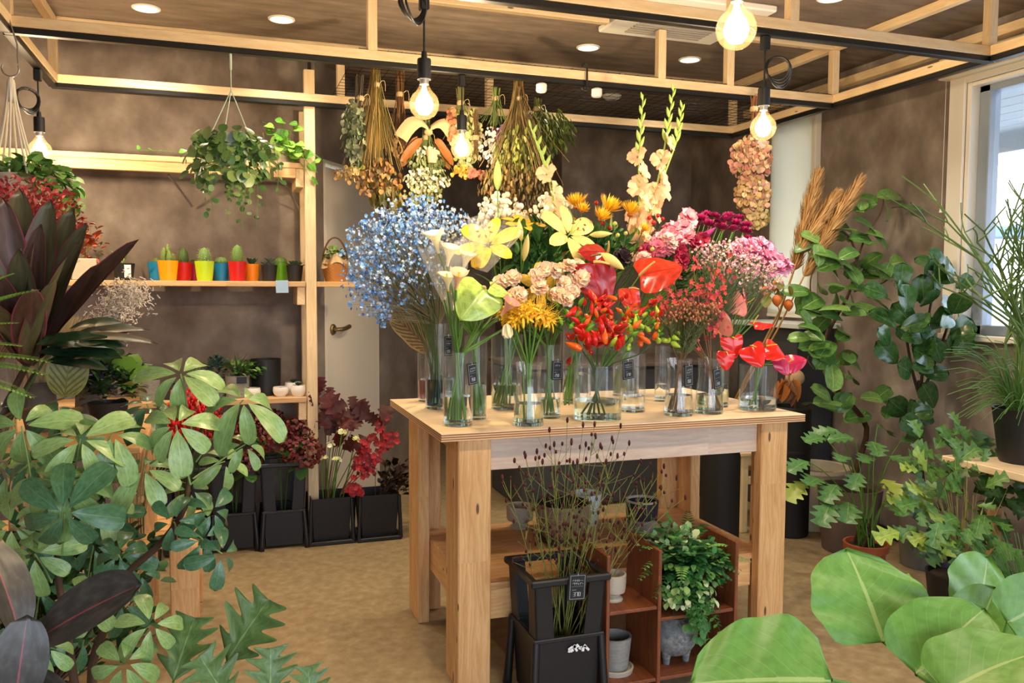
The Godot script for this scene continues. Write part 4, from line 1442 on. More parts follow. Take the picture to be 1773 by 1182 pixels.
func anthurium(label: String, c: Array, head: Vector3, dir: Vector3, up: Vector3, l: float, w: float, m: Material, sp: Material, group: String) -> void:
	# dir: where the tip points; up: the face's normal
	var iv := in_vase(Vector2(c[0], c[1]), c[2], c[3], head)
	var t := cut("anthurium", label, "anthurium", group, iv[0], iv[1], head, Vector3(0, 1, 0) - up * 0.3, 0.0032, M.stem_green)
	var key := "heart%d" % int(100 * w / l)
	if not store.has(key): store[key] = leaf(1.0, w / l, 0.36, 0.62, 0.16, -0.18, 14, 8, 0.03, 0, 0.0, -0.42)
	part("spathe", store[key], m, t, Transform3D(facing(dir, up).scaled(Vector3.ONE * l), head - t.position))
	var n := up.normalized()
	part("spadix", tube(curve(head - t.position + n * 0.001, head - t.position + n * l * 0.2 + dir.normalized() * l * 0.05, head - t.position + n * l * 0.42 + dir.normalized() * l * 0.2, 5), l * 0.036, l * 0.018, 8, true), sp, t)


func build_anthuriums() -> void:
	rng.seed = 41
	var g := "red anthuriums"
	var back := [1.25, -2.93, 0.03, 0.25]
	anthurium("large glossy dark red anthurium in the centre, tip hanging down", back, Vector3(1.250, 1.441, -2.720), Vector3(0.35, -0.9, 0.15), Vector3(0.1, 0.35, 1.0), 0.18, 0.095, M.anth_dark, M.spadix_cream, g)
	anthurium("dark red anthurium half hidden above the large dark one", back, Vector3(1.338, 1.476, -2.800), Vector3(-0.8, 0.1, 0.3), Vector3(0.1, 0.7, 0.8), 0.14, 0.055, M.anth_dark, M.spadix_cream, g)
	anthurium("large orange red anthurium right of the dark ones", back, Vector3(1.420, 1.395, -2.700), Vector3(0.8, 0.25, 0.35), Vector3(-0.15, 0.55, 0.85), 0.17, 0.075, M.anth_orange, M.spadix_cream, g)
	anthurium("orange red anthurium lobe turned down beside the chillies", back, Vector3(1.369, 1.349, -2.680), Vector3(0.2, -0.9, 0.35), Vector3(0.2, 0.4, 1.0), 0.11, 0.05, M.anth_orange, M.spadix_cream, g)
	var v := [1.961, -2.736, 0.06, 0.175]
	var j := [1.862, -2.845, 0.03, 0.218]
	anthurium("bright red anthurium facing the viewer, left above the right vase", j, Vector3(1.828, 1.164, -2.720), Vector3(0.15, -0.9, 0.2), Vector3(-0.15, 0.25, 1.0), 0.085, 0.048, M.anth_red, M.spadix_yellow, g)
	anthurium("coral pink anthurium upright behind the red ones", j, Vector3(1.897, 1.249, -2.800), Vector3(0.1, 1.0, 0.0), Vector3(-0.3, 0.1, 1.0), 0.10, 0.045, M.anth_coral, M.spadix_yellow, g)
	anthurium("coral anthurium turned edge on, leftmost of the right group", j, Vector3(1.815, 1.172, -2.780), Vector3(-0.15, 0.85, 0.3), Vector3(-0.8, 0.1, 0.7), 0.10, 0.045, M.anth_coral, M.spadix_yellow, g)
	anthurium("red anthurium seen flat from the side below the pampas stem", j, Vector3(1.964, 1.211, -2.780), Vector3(1.0, 0.15, 0.3), Vector3(-0.1, 1.0, 0.3), 0.085, 0.045, M.anth_red, M.spadix_yellow, g)
	anthurium("small red anthurium standing upright highest in the right group", j, Vector3(1.963, 1.294, -2.820), Vector3(-0.2, 1.0, 0.1), Vector3(0.7, 0.2, 0.7), 0.07, 0.03, M.anth_orange, M.spadix_yellow, g)
	anthurium("red anthurium just above the right vase rim, left one", v, Vector3(1.883, 1.133, -2.680), Vector3(0.2, -0.6, 0.4), Vector3(-0.3, 0.4, 1.0), 0.095, 0.052, M.anth_red, M.spadix_yellow, g)
	anthurium("red anthurium just above the right vase rim, right one", v, Vector3(1.953, 1.131, -2.680), Vector3(0.6, -0.35, 0.4), Vector3(0.15, 0.5, 1.0), 0.09, 0.05, M.anth_red, M.spadix_yellow, g)
	anthurium("red anthurium low on the left over the slim vase", j, Vector3(1.790, 1.111, -2.700), Vector3(-0.1, -0.9, 0.2), Vector3(-0.4, 0.2, 1.0), 0.075, 0.035, M.anth_red, M.spadix_yellow, g)
	anthurium("magenta anthurium leaning out past the table's right end", v, Vector3(2.063, 1.056, -2.700), Vector3(0.65, 0.25, 0.4), Vector3(-0.35, 0.5, 0.85), 0.085, 0.04, M.anth_magenta, M.spadix_yellow, g)
	anthurium("magenta anthurium with a fat yellow spadix at the right end", v, Vector3(2.007, 1.082, -2.670), Vector3(0.35, -0.75, 0.4), Vector3(-0.1, 0.5, 1.0), 0.075, 0.035, M.anth_magenta, M.spadix_yellow, g)
	anthurium("large pale green anthurium on the left of the display", [0.749, -2.727, 0.045, 0.25], Vector3(0.811, 1.347, -2.620), Vector3(-0.55, -0.55, 0.25), Vector3(-0.15, 0.45, 1.0), 0.145, 0.08, M.anth_green, M.spadix_cream, "")
	anthurium("pale green anthurium lobe turned away right of the large one", [0.749, -2.727, 0.045, 0.25], Vector3(0.834, 1.356, -2.630), Vector3(0.9, -0.3, 0.2), Vector3(0.2, 0.8, 0.6), 0.085, 0.04, M.anth_green, M.spadix_cream, "")


func calla_shape(r: float, h: float) -> Dictionary:
	var rows := []
	for i in 9:
		var t := i / 8.0
		var q := PackedVector3Array()
		for j in 17:
			var a := TAU * j / 16.0
			var rr := r * (0.14 + 0.86 * pow(t, 2.2)) * (1.0 + 0.35 * t * t * maxf(0.0, cos(a)))
			var y := h * t * (0.82 + 0.18 * cos(a)) - (0.15 * h * t * t if cos(a) > 0.6 else 0.0)
			q.append(Vector3(rr * cos(a), y, -rr * sin(a)))
		rows.append(q)
	return grid(rows)


func build_callas() -> void:
	rng.seed = 51
	var B := [Vector2(0.749, -2.727), 0.045, 0.25]
	var C := [Vector2(0.846, -2.84), 0.034, 0.297]
	var cs := calla_shape(0.032, 0.085)
	var list := [
		[B, Vector3(0.713, 1.341, -2.620), Vector3(0.1, 1, 0.3), M.calla_pink, 0.95, "peach pink calla in front of the green anthurium"],
		[C, Vector3(0.860, 1.256, -2.600), Vector3(0.55, 0.8, 0.3), M.calla_rose, 0.95, "rose and peach calla above the yellow nerines"],
		[B, Vector3(0.707, 1.336, -2.700), Vector3(-0.1, 1, 0.1), M.calla_cream, 0.9, "cream calla in the lower mouth of the cellophane"],
		[C, Vector3(0.695, 1.464, -2.780), Vector3(-0.25, 1, 0.0), M.calla_cream, 1.15, "large cream calla inside the left cellophane sleeve"],
		[C, Vector3(0.720, 1.420, -2.760), Vector3(0.15, 1, 0.1), M.calla_cream, 1.1, "second cream calla inside the left cellophane sleeve"],
		[C, Vector3(0.786, 1.406, -2.800), Vector3(0.3, 1, 0.1), M.calla_cream, 1.0, "cream calla at the right inside the left sleeve"]]
	for l in list:
		var iv := in_vase(l[0][0], l[0][1], l[0][2], l[1])
		var t := cut("calla", l[5], "calla lily", "callas", iv[0], iv[1], l[1], l[2], 0.0055, M.stem_green)
		part("spathe", cs, l[3], t, Transform3D(up_basis(l[2], rng.randf_range(1.0, 2.2)).scaled(Vector3.ONE * l[4]), l[1] - t.position))
		part("spadix", tube(PackedVector3Array([Vector3.ZERO, l[2].normalized() * 0.06]), 0.005, 0.003, 6, true), M.spadix_yellow, t, Transform3D(Basis(), l[1] - t.position))
	var green := [Vector3(0.700, 1.307, -2.720), Vector3(0.724, 1.269, -2.700), Vector3(0.759, 1.260, -2.680), Vector3(0.832, 1.229, -2.700), Vector3(0.872, 1.237, -2.750), Vector3(0.802, 1.287, -2.760), Vector3(0.880, 1.188, -2.720), Vector3(0.819, 1.243, -2.740), Vector3(0.758, 1.297, -2.740)]
	var nth := by_place(green)
	for k in 9:
		var h: Vector3 = green[k]
		var v: Array = [B, C][k % 2]
		var iv := in_vase(v[0], v[1], v[2], h)
		var t := cut("calla_leaf", "narrow upright green leaf among the calla stems" + nth[k], "leaf", "green leaves among the callas", iv[0], iv[1], h, Vector3(h.x - v[0].x, 0.4, 0), 0.0045, M.stem_green)
		part("blade", leaf_cached("sword", 0.40, 0.014), M.glad_leaf, t, at_point(iv[1] - t.position, h - iv[1], Vector3(0.4, 0, 1), 0.45))
	# cellophane sleeves
	for k in 2:
		var foot: Vector3 = [Vector3(0.751, 1.257, -2.760), Vector3(0.856, 1.407, -2.800)][k]
		var d: Vector3 = [Vector3(-0.18, 1, 0), Vector3(0.28, 1, 0.05)][k]
		var rows := []
		var hh: float = [0.25, 0.17][k]
		var r1: float = [0.088, 0.10][k]
		for i in 7:
			var s := i / 6.0
			var q := PackedVector3Array()
			for j in 37:
				var a := TAU * (j % 36) / 36.0
				var rr := lerpf(0.02, r1, pow(s, 0.85)) * (1.0 + 0.06 * sin(a * 7.0 + s * 3.0) + 0.05 * sin(a * 3.0))
				q.append(Vector3(rr * cos(a), hh * s + 0.012 * s * sin(a * 5.0 + k), -rr * sin(a)))
			rows.append(q)
		solid("cellophane_sleeve", grid(rows, true), M.cellophane, ["clear cellophane sleeve round the cream callas on the left", "clear cellophane sleeve below the left yellow lily"][k], "cellophane sleeve", Transform3D(up_basis(d), foot), "cellophane sleeves")


func tiny_star() -> Dictionary:
	if not store.has("star"):
		var bag := shape()
		petals(bag, leaf(1.0, 0.42, 0.7, 0.45, 0.1, -0.2, 2, 2), 5, 1.0, 0.0)
		store.star = bag
	return store.star


func puff() -> Dictionary:
	if not store.has("puff"):
		store.puff = ball(1.0, 6, 4)
	return store.puff


# a cloud of little blossoms on a fan of fine stems
func spray(t: Node3D, foot: Vector3, middle: Vector3, spread: Vector3, n: int, size: float, tints: Array, star: bool, stem: Material, stems := 60, called := "blossoms", top_heavy := 0.4) -> void:
	var bag := shape()
	var fine := shape()
	for k in n:
		var d := Vector3(rng.randfn(), rng.randfn(), rng.randfn())
		d = d.normalized() * pow(rng.randf(), top_heavy)
		var p := middle + d * spread
		var s := size * rng.randf_range(0.6, 1.25)
		var b := Basis.from_euler(jitter(2.0)) if star else Basis()
		add_to(bag, tiny_star() if star else puff(), Transform3D(b.scaled(Vector3.ONE * s), p - t.position), vary(tints[rng.randi() % tints.size()], 0.25))
		if k < stems:
			var c := foot.lerp(p, 0.5) + jitter(0.03) + Vector3(0, 0.04, 0)
			add_to(fine, tube(curve(foot - t.position, c - t.position, p - t.position, 4), 0.0014, 0.0006, 3))
	part(called, bag, M.tinted_matt, t, Transform3D(), "", "stuff")
	part("twigs", fine, stem, t, Transform3D(), "", "stuff")


func build_gypsophila() -> void:
	rng.seed = 61
	var foot := Vector3(0.785, 0.90, -3.13)
	var t := thing("gypsophila_bunch", "big cloud of blue dyed baby's breath on the left of the table", "gypsophila", foot)
	var rim := Vector3(0.785, 1.2, -3.13)
	var blues := [lin("8fb6e8"), lin("6ea2e0"), lin("c5d8f2"), lin("4f86cf"), lin("a9c8ee")]
	spray(t, rim, Vector3(0.619, 1.452, -3.100), Vector3(0.21, 0.20, 0.17), 1500, 0.0085, blues, true, M.dry_twig, 240, "blossoms", 0.5)
	spray(t, rim, Vector3(0.686, 1.594, -3.100), Vector3(0.17, 0.10, 0.15), 520, 0.0085, blues, true, M.dry_twig, 90)
	spray(t, rim, Vector3(0.810, 1.568, -3.150), Vector3(0.13, 0.10, 0.13), 420, 0.008, blues + [lin("e8dccb"), lin("f0e6d8")], true, M.dry_twig, 60)
	spray(t, rim, Vector3(0.492, 1.418, -3.050), Vector3(0.10, 0.19, 0.12), 320, 0.0085, blues, true, M.dry_twig, 60)
	spray(t, rim, Vector3(0.544, 1.249, -3.050), Vector3(0.05, 0.05, 0.06), 80, 0.008, blues, true, M.dry_twig, 24)
	var bag := shape()
	for k in 26:
		add_to(bag, tube(curve(Vector3(rng.randf_range(-0.03, 0.03), 0, rng.randf_range(-0.03, 0.03)), Vector3(0, 0.28, 0), Vector3(0.641, 1.474, -3.100) - foot + jitter(0.12), 7), 0.002, 0.001, 4))
	part("stems", bag, M.stem_dark, t, Transform3D(), "", "stuff")
	# white asters behind the lilies
	var a := thing("aster_bunch", "cluster of small white asters behind the yellow lilies", "asters", Vector3(1.033, 0.91, -3.10))
	var whites := [lin("f1e9dc"), lin("fff6ea"), lin("e2d3c0"), lin("f4ead0")]
	spray(a, Vector3(1.04, 1.2, -3.1), Vector3(1.031, 1.628, -3.120), Vector3(0.10, 0.09, 0.09), 220, 0.0115, whites, false, M.stem_dark, 80, "blossoms")
	spray(a, Vector3(1.04, 1.2, -3.1), Vector3(1.254, 1.661, -3.150), Vector3(0.085, 0.075, 0.08), 150, 0.0115, whites, false, M.stem_dark, 60, "blossoms")
	spray(a, Vector3(1.04, 1.2, -3.1), Vector3(1.131, 1.554, -3.150), Vector3(0.14, 0.08, 0.08), 150, 0.0105, whites, false, M.stem_dark, 50, "blossoms")
	# the patterned leaf
	var f := Vector3(0.80, 0.90, -3.34)
	var h := Vector3(0.781, 1.101, -3.300)
	var l := cut("calathea_leaf", "large brown and green striped calathea leaf hanging out at the table's left", "leaf", "", f, Vector3(0.775, 1.07, -3.33), h, Vector3(-0.9, 0.2, 0.4), 0.004, M.calla_stalk)
	part("blade", leaf(0.27, 0.078, 0.5, 0.5, 0.15, 0.12, 14, 6, 0.03), M.calathea, l, at_point(h - f, Vector3(-0.62, 0.62, 0.5), Vector3(0.5, 0.6, 1.0), 1.0))
	var gr := thing("greenery_bunch", "dark green leafy filler between the lilies and the carnations", "greenery", Vector3(1.1, 0.91, -3.0))
	var gt := [lin("2f5a28"), lin("3f7030"), lin("4c7f3a"), lin("254a22")]
	foliage(gr, Vector3(1.144, 1.479, -2.990) - gr.position, Vector3(0.19, 0.12, 0.06), 300, 0.06, 0.2, gt, Vector3.ZERO, 0.0)
	foliage(gr, Vector3(1.031, 1.304, -2.900) - gr.position, Vector3(0.12, 0.08, 0.05), 120, 0.055, 0.2, gt, Vector3.ZERO, 0.0)
	foliage(gr, Vector3(1.429, 1.485, -3.000) - gr.position, Vector3(0.12, 0.12, 0.05), 170, 0.06, 0.2, gt, Vector3.ZERO, 0.0)
	foliage(gr, Vector3(1.725, 1.396, -2.950) - gr.position, Vector3(0.16, 0.10, 0.05), 170, 0.055, 0.2, gt, Vector3.ZERO, 0.0)
	twig_fan(gr, Vector3(0, 0.2, 0), Vector3(1.268, 1.414, -2.970) - gr.position, Vector3(0.3, 0.12, 0.05), 60, M.stem_dark, 0.002)
	var w := thing("wax_flower_bunch", "loose pink wax flower sprays at the right of the display", "wax flowers", Vector3(1.73, 0.91, -2.76))
	var pk := [lin("e9a8c0"), lin("f3cbd8"), lin("c98aa0"), lin("dcb9a8")]
	spray(w, Vector3(1.74, 1.15, -2.78), Vector3(1.900, 1.442, -2.850), Vector3(0.13, 0.11, 0.10), 480, 0.0075, pk, true, M.stem_dark, 160)
	spray(w, Vector3(1.74, 1.15, -2.78), Vector3(2.071, 1.398, -2.880), Vector3(0.09, 0.08, 0.07), 220, 0.0075, pk, true, M.stem_dark, 80)
	spray(w, Vector3(1.74, 1.15, -2.78), Vector3(1.793, 1.486, -2.850), Vector3(0.06, 0.06, 0.06), 120, 0.007, pk, true, M.stem_dark, 40)


# ruffled round head of many petals, built along +y
func ruffle(n: int, tints: Array, r: float, seed_: int) -> Dictionary:
	var key := "ruffle%d_%d" % [n, seed_]
	if store.has(key): return store[key]
	var bag := shape()
	var p := leaf(1.0, 0.42, 0.8, 0.18, 0.35, 0.3, 4, 4, 0.25)
	for k in n:
		var q := float(k) / n
		var open := lerpf(0.15, 1.65, pow(q, 0.7))
		var a := k * 2.399
		var o := Vector3(cos(a), 0, sin(a))
		var dir := Vector3.UP * cos(open) + o * sin(open)
		add_to(bag, p, Transform3D(facing(dir, Vector3.UP - o * 0.3).scaled(Vector3.ONE * r * rng.randf_range(0.8, 1.1)), o * r * 0.08 * q), vary(tints[rng.randi() % tints.size()], 0.12))
	store[key] = bag
	return bag


# flat layered head: rings of narrow petals
func rayed(n: int, rings: int, ratio: float, tints: Array, lift: float, seed_: int) -> Dictionary:
	var key := "rayed%d_%d_%d" % [n, rings, seed_]
	if store.has(key): return store[key]
	var bag := shape()
	var p := leaf(1.0, ratio, 0.6, 0.3, -0.25, -0.2, 3, 2)
	for g in rings:
		for k in n:
			var open := lerpf(1.5, 0.35, float(g) / rings) - lift + rng.randf_range(-0.1, 0.1)
			var a := TAU * (k + 0.5 * g) / n + rng.randf_range(-0.1, 0.1)
			var o := Vector3(cos(a), 0, sin(a))
			add_to(bag, p, Transform3D(facing(Vector3.UP * cos(open) + o * sin(open), Vector3.UP - o * 0.2).scaled(Vector3.ONE * lerpf(1.0, 0.6, float(g) / rings) * rng.randf_range(0.85, 1.1)), Vector3.ZERO), vary(tints[mini(g * tints.size() / rings, tints.size() - 1)], 0.15))
	add_to(bag, ball(0.2, 8, 5, 0.7), Transform3D(Basis(), Vector3(0, -0.04, 0)), tints[tints.size() - 1].lerp(lin("a02c14"), 0.8))
	store[key] = bag
	return bag


const NTH := ["leftmost", "second", "third", "fourth", "fifth", "sixth", "seventh", "eighth", "ninth", "tenth", "eleventh", "twelfth", "thirteenth", "fourteenth", "fifteenth", "rightmost"]


# ", third from the left" for each place, as seen along the room
func by_place(spots: Array) -> Array:
	if spots.size() < 2: return [""]
	var idx := range(spots.size())
	idx.sort_custom(func(a, b): return spots[a].x / -spots[a].z < spots[b].x / -spots[b].z)
	var out := []
	out.resize(spots.size())
	for r in idx.size(): out[idx[r]] = ", leftmost" if r == 0 else ", rightmost" if r == idx.size() - 1 else ", %s from the left" % NTH[r]
	return out


func heads(called: String, category: String, group: String, label: String, spots: Array, vase_at: Vector2, vr: float, vh: float, sh: Dictionary, size: float, stem_r: float, stem: Material, m: Material, face: Vector3, part_name := "flower_head", extra_leaf := 0) -> void:
	var order := by_place(spots)
	for k in spots.size():
		var p: Vector3 = spots[k]
		var d := (face + jitter(0.35)).normalized()
		var iv := in_vase(vase_at, vr, vh, p)
		var t := cut(called, label + order[k], category, group, iv[0], iv[1], p, Vector3(d.x * 0.3, 1.0, d.z * 0.2), stem_r, stem)
		part(part_name, sh, m, t, Transform3D(up_basis(d, rng.randf() * 6).scaled(Vector3.ONE * size * rng.randf_range(0.88, 1.12)), p - t.position))
		for i in extra_leaf:
			var e := Vector3(rng.randf_range(-1, 1), rng.randf_range(0.0, 0.7), rng.randf_range(-0.3, 1))
			part("leaf", lily_leaf(), M.lily_leaf, t, at_point(iv[1].lerp(p, 0.35 + 0.2 * i) - t.position, e, Vector3.UP, rng.randf_range(0.4, 0.75)))


func build_round_flowers() -> void:
	rng.seed = 71
	var F := Vector2(1.106, -2.785)
	var peach := ruffle(26, [lin("fbdcb8"), lin("fde8d0"), lin("f8cba4")], 1.0, 1)
	heads("peach_carnation", "carnation", "peach spray carnations", "small ruffled peach carnation below the central lily", [Vector3(0.948, 1.383, -2.740), Vector3(1.063, 1.416, -2.720), Vector3(1.104, 1.409, -2.740), Vector3(1.155, 1.425, -2.730), Vector3(0.953, 1.327, -2.680), Vector3(0.935, 1.317, -2.700), Vector3(1.034, 1.347, -2.700), Vector3(1.131, 1.368, -2.710), Vector3(1.173, 1.378, -2.720), Vector3(1.098, 1.324, -2.680), Vector3(1.115, 1.312, -2.660), Vector3(1.197, 1.385, -2.710), Vector3(1.145, 1.338, -2.680), Vector3(0.910, 1.371, -2.750), Vector3(1.197, 1.430, -2.750), Vector3(1.031, 1.391, -2.720)], F, 0.036, 0.266, peach, 0.034, 0.0018, M.stem_green, M.tinted, Vector3(0, 0.6, 0.8), "flower_head", 1)
	var G2 := Vector2(1.36, -3.12)
	var spider := rayed(22, 4, 0.055, [lin("f0b428"), lin("f6cc2c"), lin("f8dc40"), lin("f4c42c")], 0.35, 2)
	var sp := [[Vector3(1.298, 1.665, -3.000), "yellow and red spider chrysanthemum, leftmost"], [Vector3(1.422, 1.650, -2.980), "yellow and red spider chrysanthemum, the widest, in the middle"], [Vector3(1.512, 1.638, -2.960), "yellow and red spider chrysanthemum beside the gladiolus florets"], [Vector3(1.379, 1.615, -2.950), "small yellow spider chrysanthemum low in the middle"], [Vector3(1.309, 1.645, -2.970), "small yellow spider chrysanthemum beside the leftmost one"], [Vector3(1.535, 1.572, -2.900), "small orange spider chrysanthemum at the right"]]
	for k in sp.size():
		heads("spider_chrysanthemum", "chrysanthemum", "spider chrysanthemums", sp[k][1], [sp[k][0]], G2, 0.05, 0.30, spider, [0.062, 0.076, 0.07, 0.052, 0.042, 0.042][k], 0.0025, M.stem_dark, M.tinted, Vector3(0.1, 0.9, 0.3), "flower_head", 2)
	heads("chrysanthemum_bud", "bud", "green chrysanthemum buds", "small round green bud near the spider chrysanthemums", [Vector3(1.416, 1.595, -2.900), Vector3(1.419, 1.550, -2.880), Vector3(1.453, 1.558, -2.880), Vector3(1.281, 1.509, -2.850), Vector3(1.524, 1.496, -2.800)], G2, 0.05, 0.30, puff(), 0.009, 0.0018, M.stem_dark, M.bud_yellow, Vector3.UP)
	heads("red_berry", "berry", "red berries behind the chrysanthemums", "glossy red hypericum berry behind the spider chrysanthemums", [Vector3(1.407, 1.687, -3.050), Vector3(1.438, 1.606, -3.050), Vector3(1.370, 1.595, -3.050), Vector3(1.645, 1.636, -3.050), Vector3(1.684, 1.646, -3.050), Vector3(1.706, 1.633, -3.050), Vector3(1.664, 1.617, -3.050), Vector3(1.365, 1.574, -3.000), Vector3(1.442, 1.585, -3.000)], G2, 0.05, 0.30, puff(), 0.010, 0.0016, M.stem_dark, M.berry_red, Vector3.UP)
	var P := Vector2(1.66, -3.27)
	var purple := rayed(16, 5, 0.16, [lin("8e1450"), lin("a81c62"), lin("bc2a72")], 0.1, 3)
	var spots := []
	var stage := [Vector3(1.950, 1.643, -3.150), Vector3(2.016, 1.655, -3.150), Vector3(2.061, 1.638, -3.130), Vector3(2.111, 1.627, -3.130), Vector3(2.175, 1.620, -3.150), Vector3(1.944, 1.613, -3.080), Vector3(1.993, 1.599, -3.060), Vector3(2.050, 1.596, -3.060), Vector3(2.122, 1.589, -3.080), Vector3(1.904, 1.610, -3.120), Vector3(2.116, 1.553, -3.050), Vector3(2.069, 1.635, -3.200), Vector3(2.119, 1.662, -3.200), Vector3(2.173, 1.654, -3.200), Vector3(2.022, 1.666, -3.220)]
	heads("purple_chrysanthemum", "chrysanthemum", "purple chrysanthemums", "wine purple chrysanthemum in the flat topped bunch", stage, P, 0.055, 0.28, purple, 0.036, 0.0028, M.stem_green, M.tinted, Vector3(0, 1, 0.15), "flower_head", 2)
	var lisi := ruffle(20, [lin("f08aa2"), lin("f7a9b8"), lin("e8708e")], 1.0, 4)
	heads("pink_carnation", "carnation", "pink carnations", "pink ruffled carnation right of the gladioli", [Vector3(1.795, 1.637, -3.000), Vector3(1.765, 1.595, -2.980), Vector3(1.665, 1.559, -2.920), Vector3(1.624, 1.534, -2.900), Vector3(1.685, 1.531, -2.900), Vector3(1.593, 1.506, -2.880), Vector3(1.626, 1.502, -2.880), Vector3(1.738, 1.551, -2.920), Vector3(1.689, 1.583, -2.940), Vector3(1.591, 1.518, -2.900)], P, 0.055, 0.28, lisi, 0.044, 0.003, M.stem_green, M.tinted, Vector3(-0.1, 0.6, 0.8))
	var mag := ruffle(18, [lin("a8123f"), lin("bd1c50"), lin("8e0f38")], 1.0, 5)
	heads("magenta_lisianthus", "lisianthus", "magenta lisianthus", "deep magenta ruffled flower below the pink carnations", [Vector3(1.672, 1.492, -2.850), Vector3(1.677, 1.461, -2.840), Vector3(1.532, 1.490, -2.860), Vector3(1.771, 1.533, -2.900), Vector3(1.815, 1.546, -2.920)], P, 0.055, 0.28, mag, 0.036, 0.003, M.stem_green, M.tinted, Vector3(-0.1, 0.5, 0.9))
	heads("blush_carnation", "carnation", "blush carnations", "pale blush carnation beside the orange red anthurium", [Vector3(1.499, 1.462, -2.820), Vector3(1.639, 1.517, -2.860), Vector3(1.624, 1.539, -2.860)], P, 0.055, 0.28, ruffle(20, [lin("f3b9b5"), lin("f6cfc8")], 1.0, 6), 0.032, 0.003, M.stem_green, M.tinted, Vector3(-0.1, 0.6, 0.9))
	var rose := ruffle(22, [lin("f2a0c4"), lin("f8c2d8"), lin("e884b2"), lin("f0b0d8")], 1.0, 7)
	heads("pink_dianthus", "dianthus", "pale pink dianthus at the right", "pale pink fluffy dianthus at the display's right", [Vector3(2.040, 1.531, -2.980), Vector3(2.075, 1.524, -2.970), Vector3(2.118, 1.532, -2.970), Vector3(2.148, 1.515, -2.960), Vector3(2.078, 1.494, -2.940), Vector3(2.118, 1.480, -2.940), Vector3(2.163, 1.476, -2.940), Vector3(2.183, 1.459, -2.920), Vector3(2.206, 1.443, -2.920), Vector3(2.155, 1.428, -2.900), Vector3(2.013, 1.506, -2.980), Vector3(2.047, 1.494, -2.960), Vector3(2.189, 1.498, -3.000)], Vector2(1.862, -2.845), 0.03, 0.218, rose, 0.042, 0.002, M.stem_green, M.tinted, Vector3(0.2, 0.7, 0.7))
	heads("dark_scabiosa", "scabiosa", "", "nearly black ruffled flower between the red anthuriums", [Vector3(1.387, 1.459, -2.780)], Vector2(1.36, -3.12), 0.05, 0.30, ruffle(20, [lin("1c0a10"), lin("2a0e16")], 1.0, 8), 0.042, 0.0025, M.stem_dark, M.tinted, Vector3(0, 0.4, 1))
	heads("celosia", "celosia", "magenta celosia", "magenta celosia plume between the pink and purple flowers", [Vector3(1.809, 1.540, -2.940), Vector3(1.853, 1.565, -2.960), Vector3(1.777, 1.507, -2.930)], P, 0.055, 0.28, lathe([Vector2(0.3, 0), Vector2(0.42, 0.4), Vector2(0.3, 1.1), Vector2(0.0, 1.9)], 8), 0.032, 0.0025, M.stem_green, M.celosia, Vector3(0.6, 0.8, 0.3))


func pepper(l: float, r: float, bend: float) -> Dictionary:
	var q := PackedVector3Array()
	for k in 6:
		var s := k / 5.0
		q.append(Vector3(bend * s * s * l, l * s, 0))
	var rows := []
	for k in 6:
		var s := k / 5.0
		var rr: float = r * [0.45, 0.95, 1.0, 0.82, 0.5, 0.0][k]
		rows.append(ring(q[k], Vector3.RIGHT, Vector3.FORWARD, rr, 7))
	return grid(rows, true)


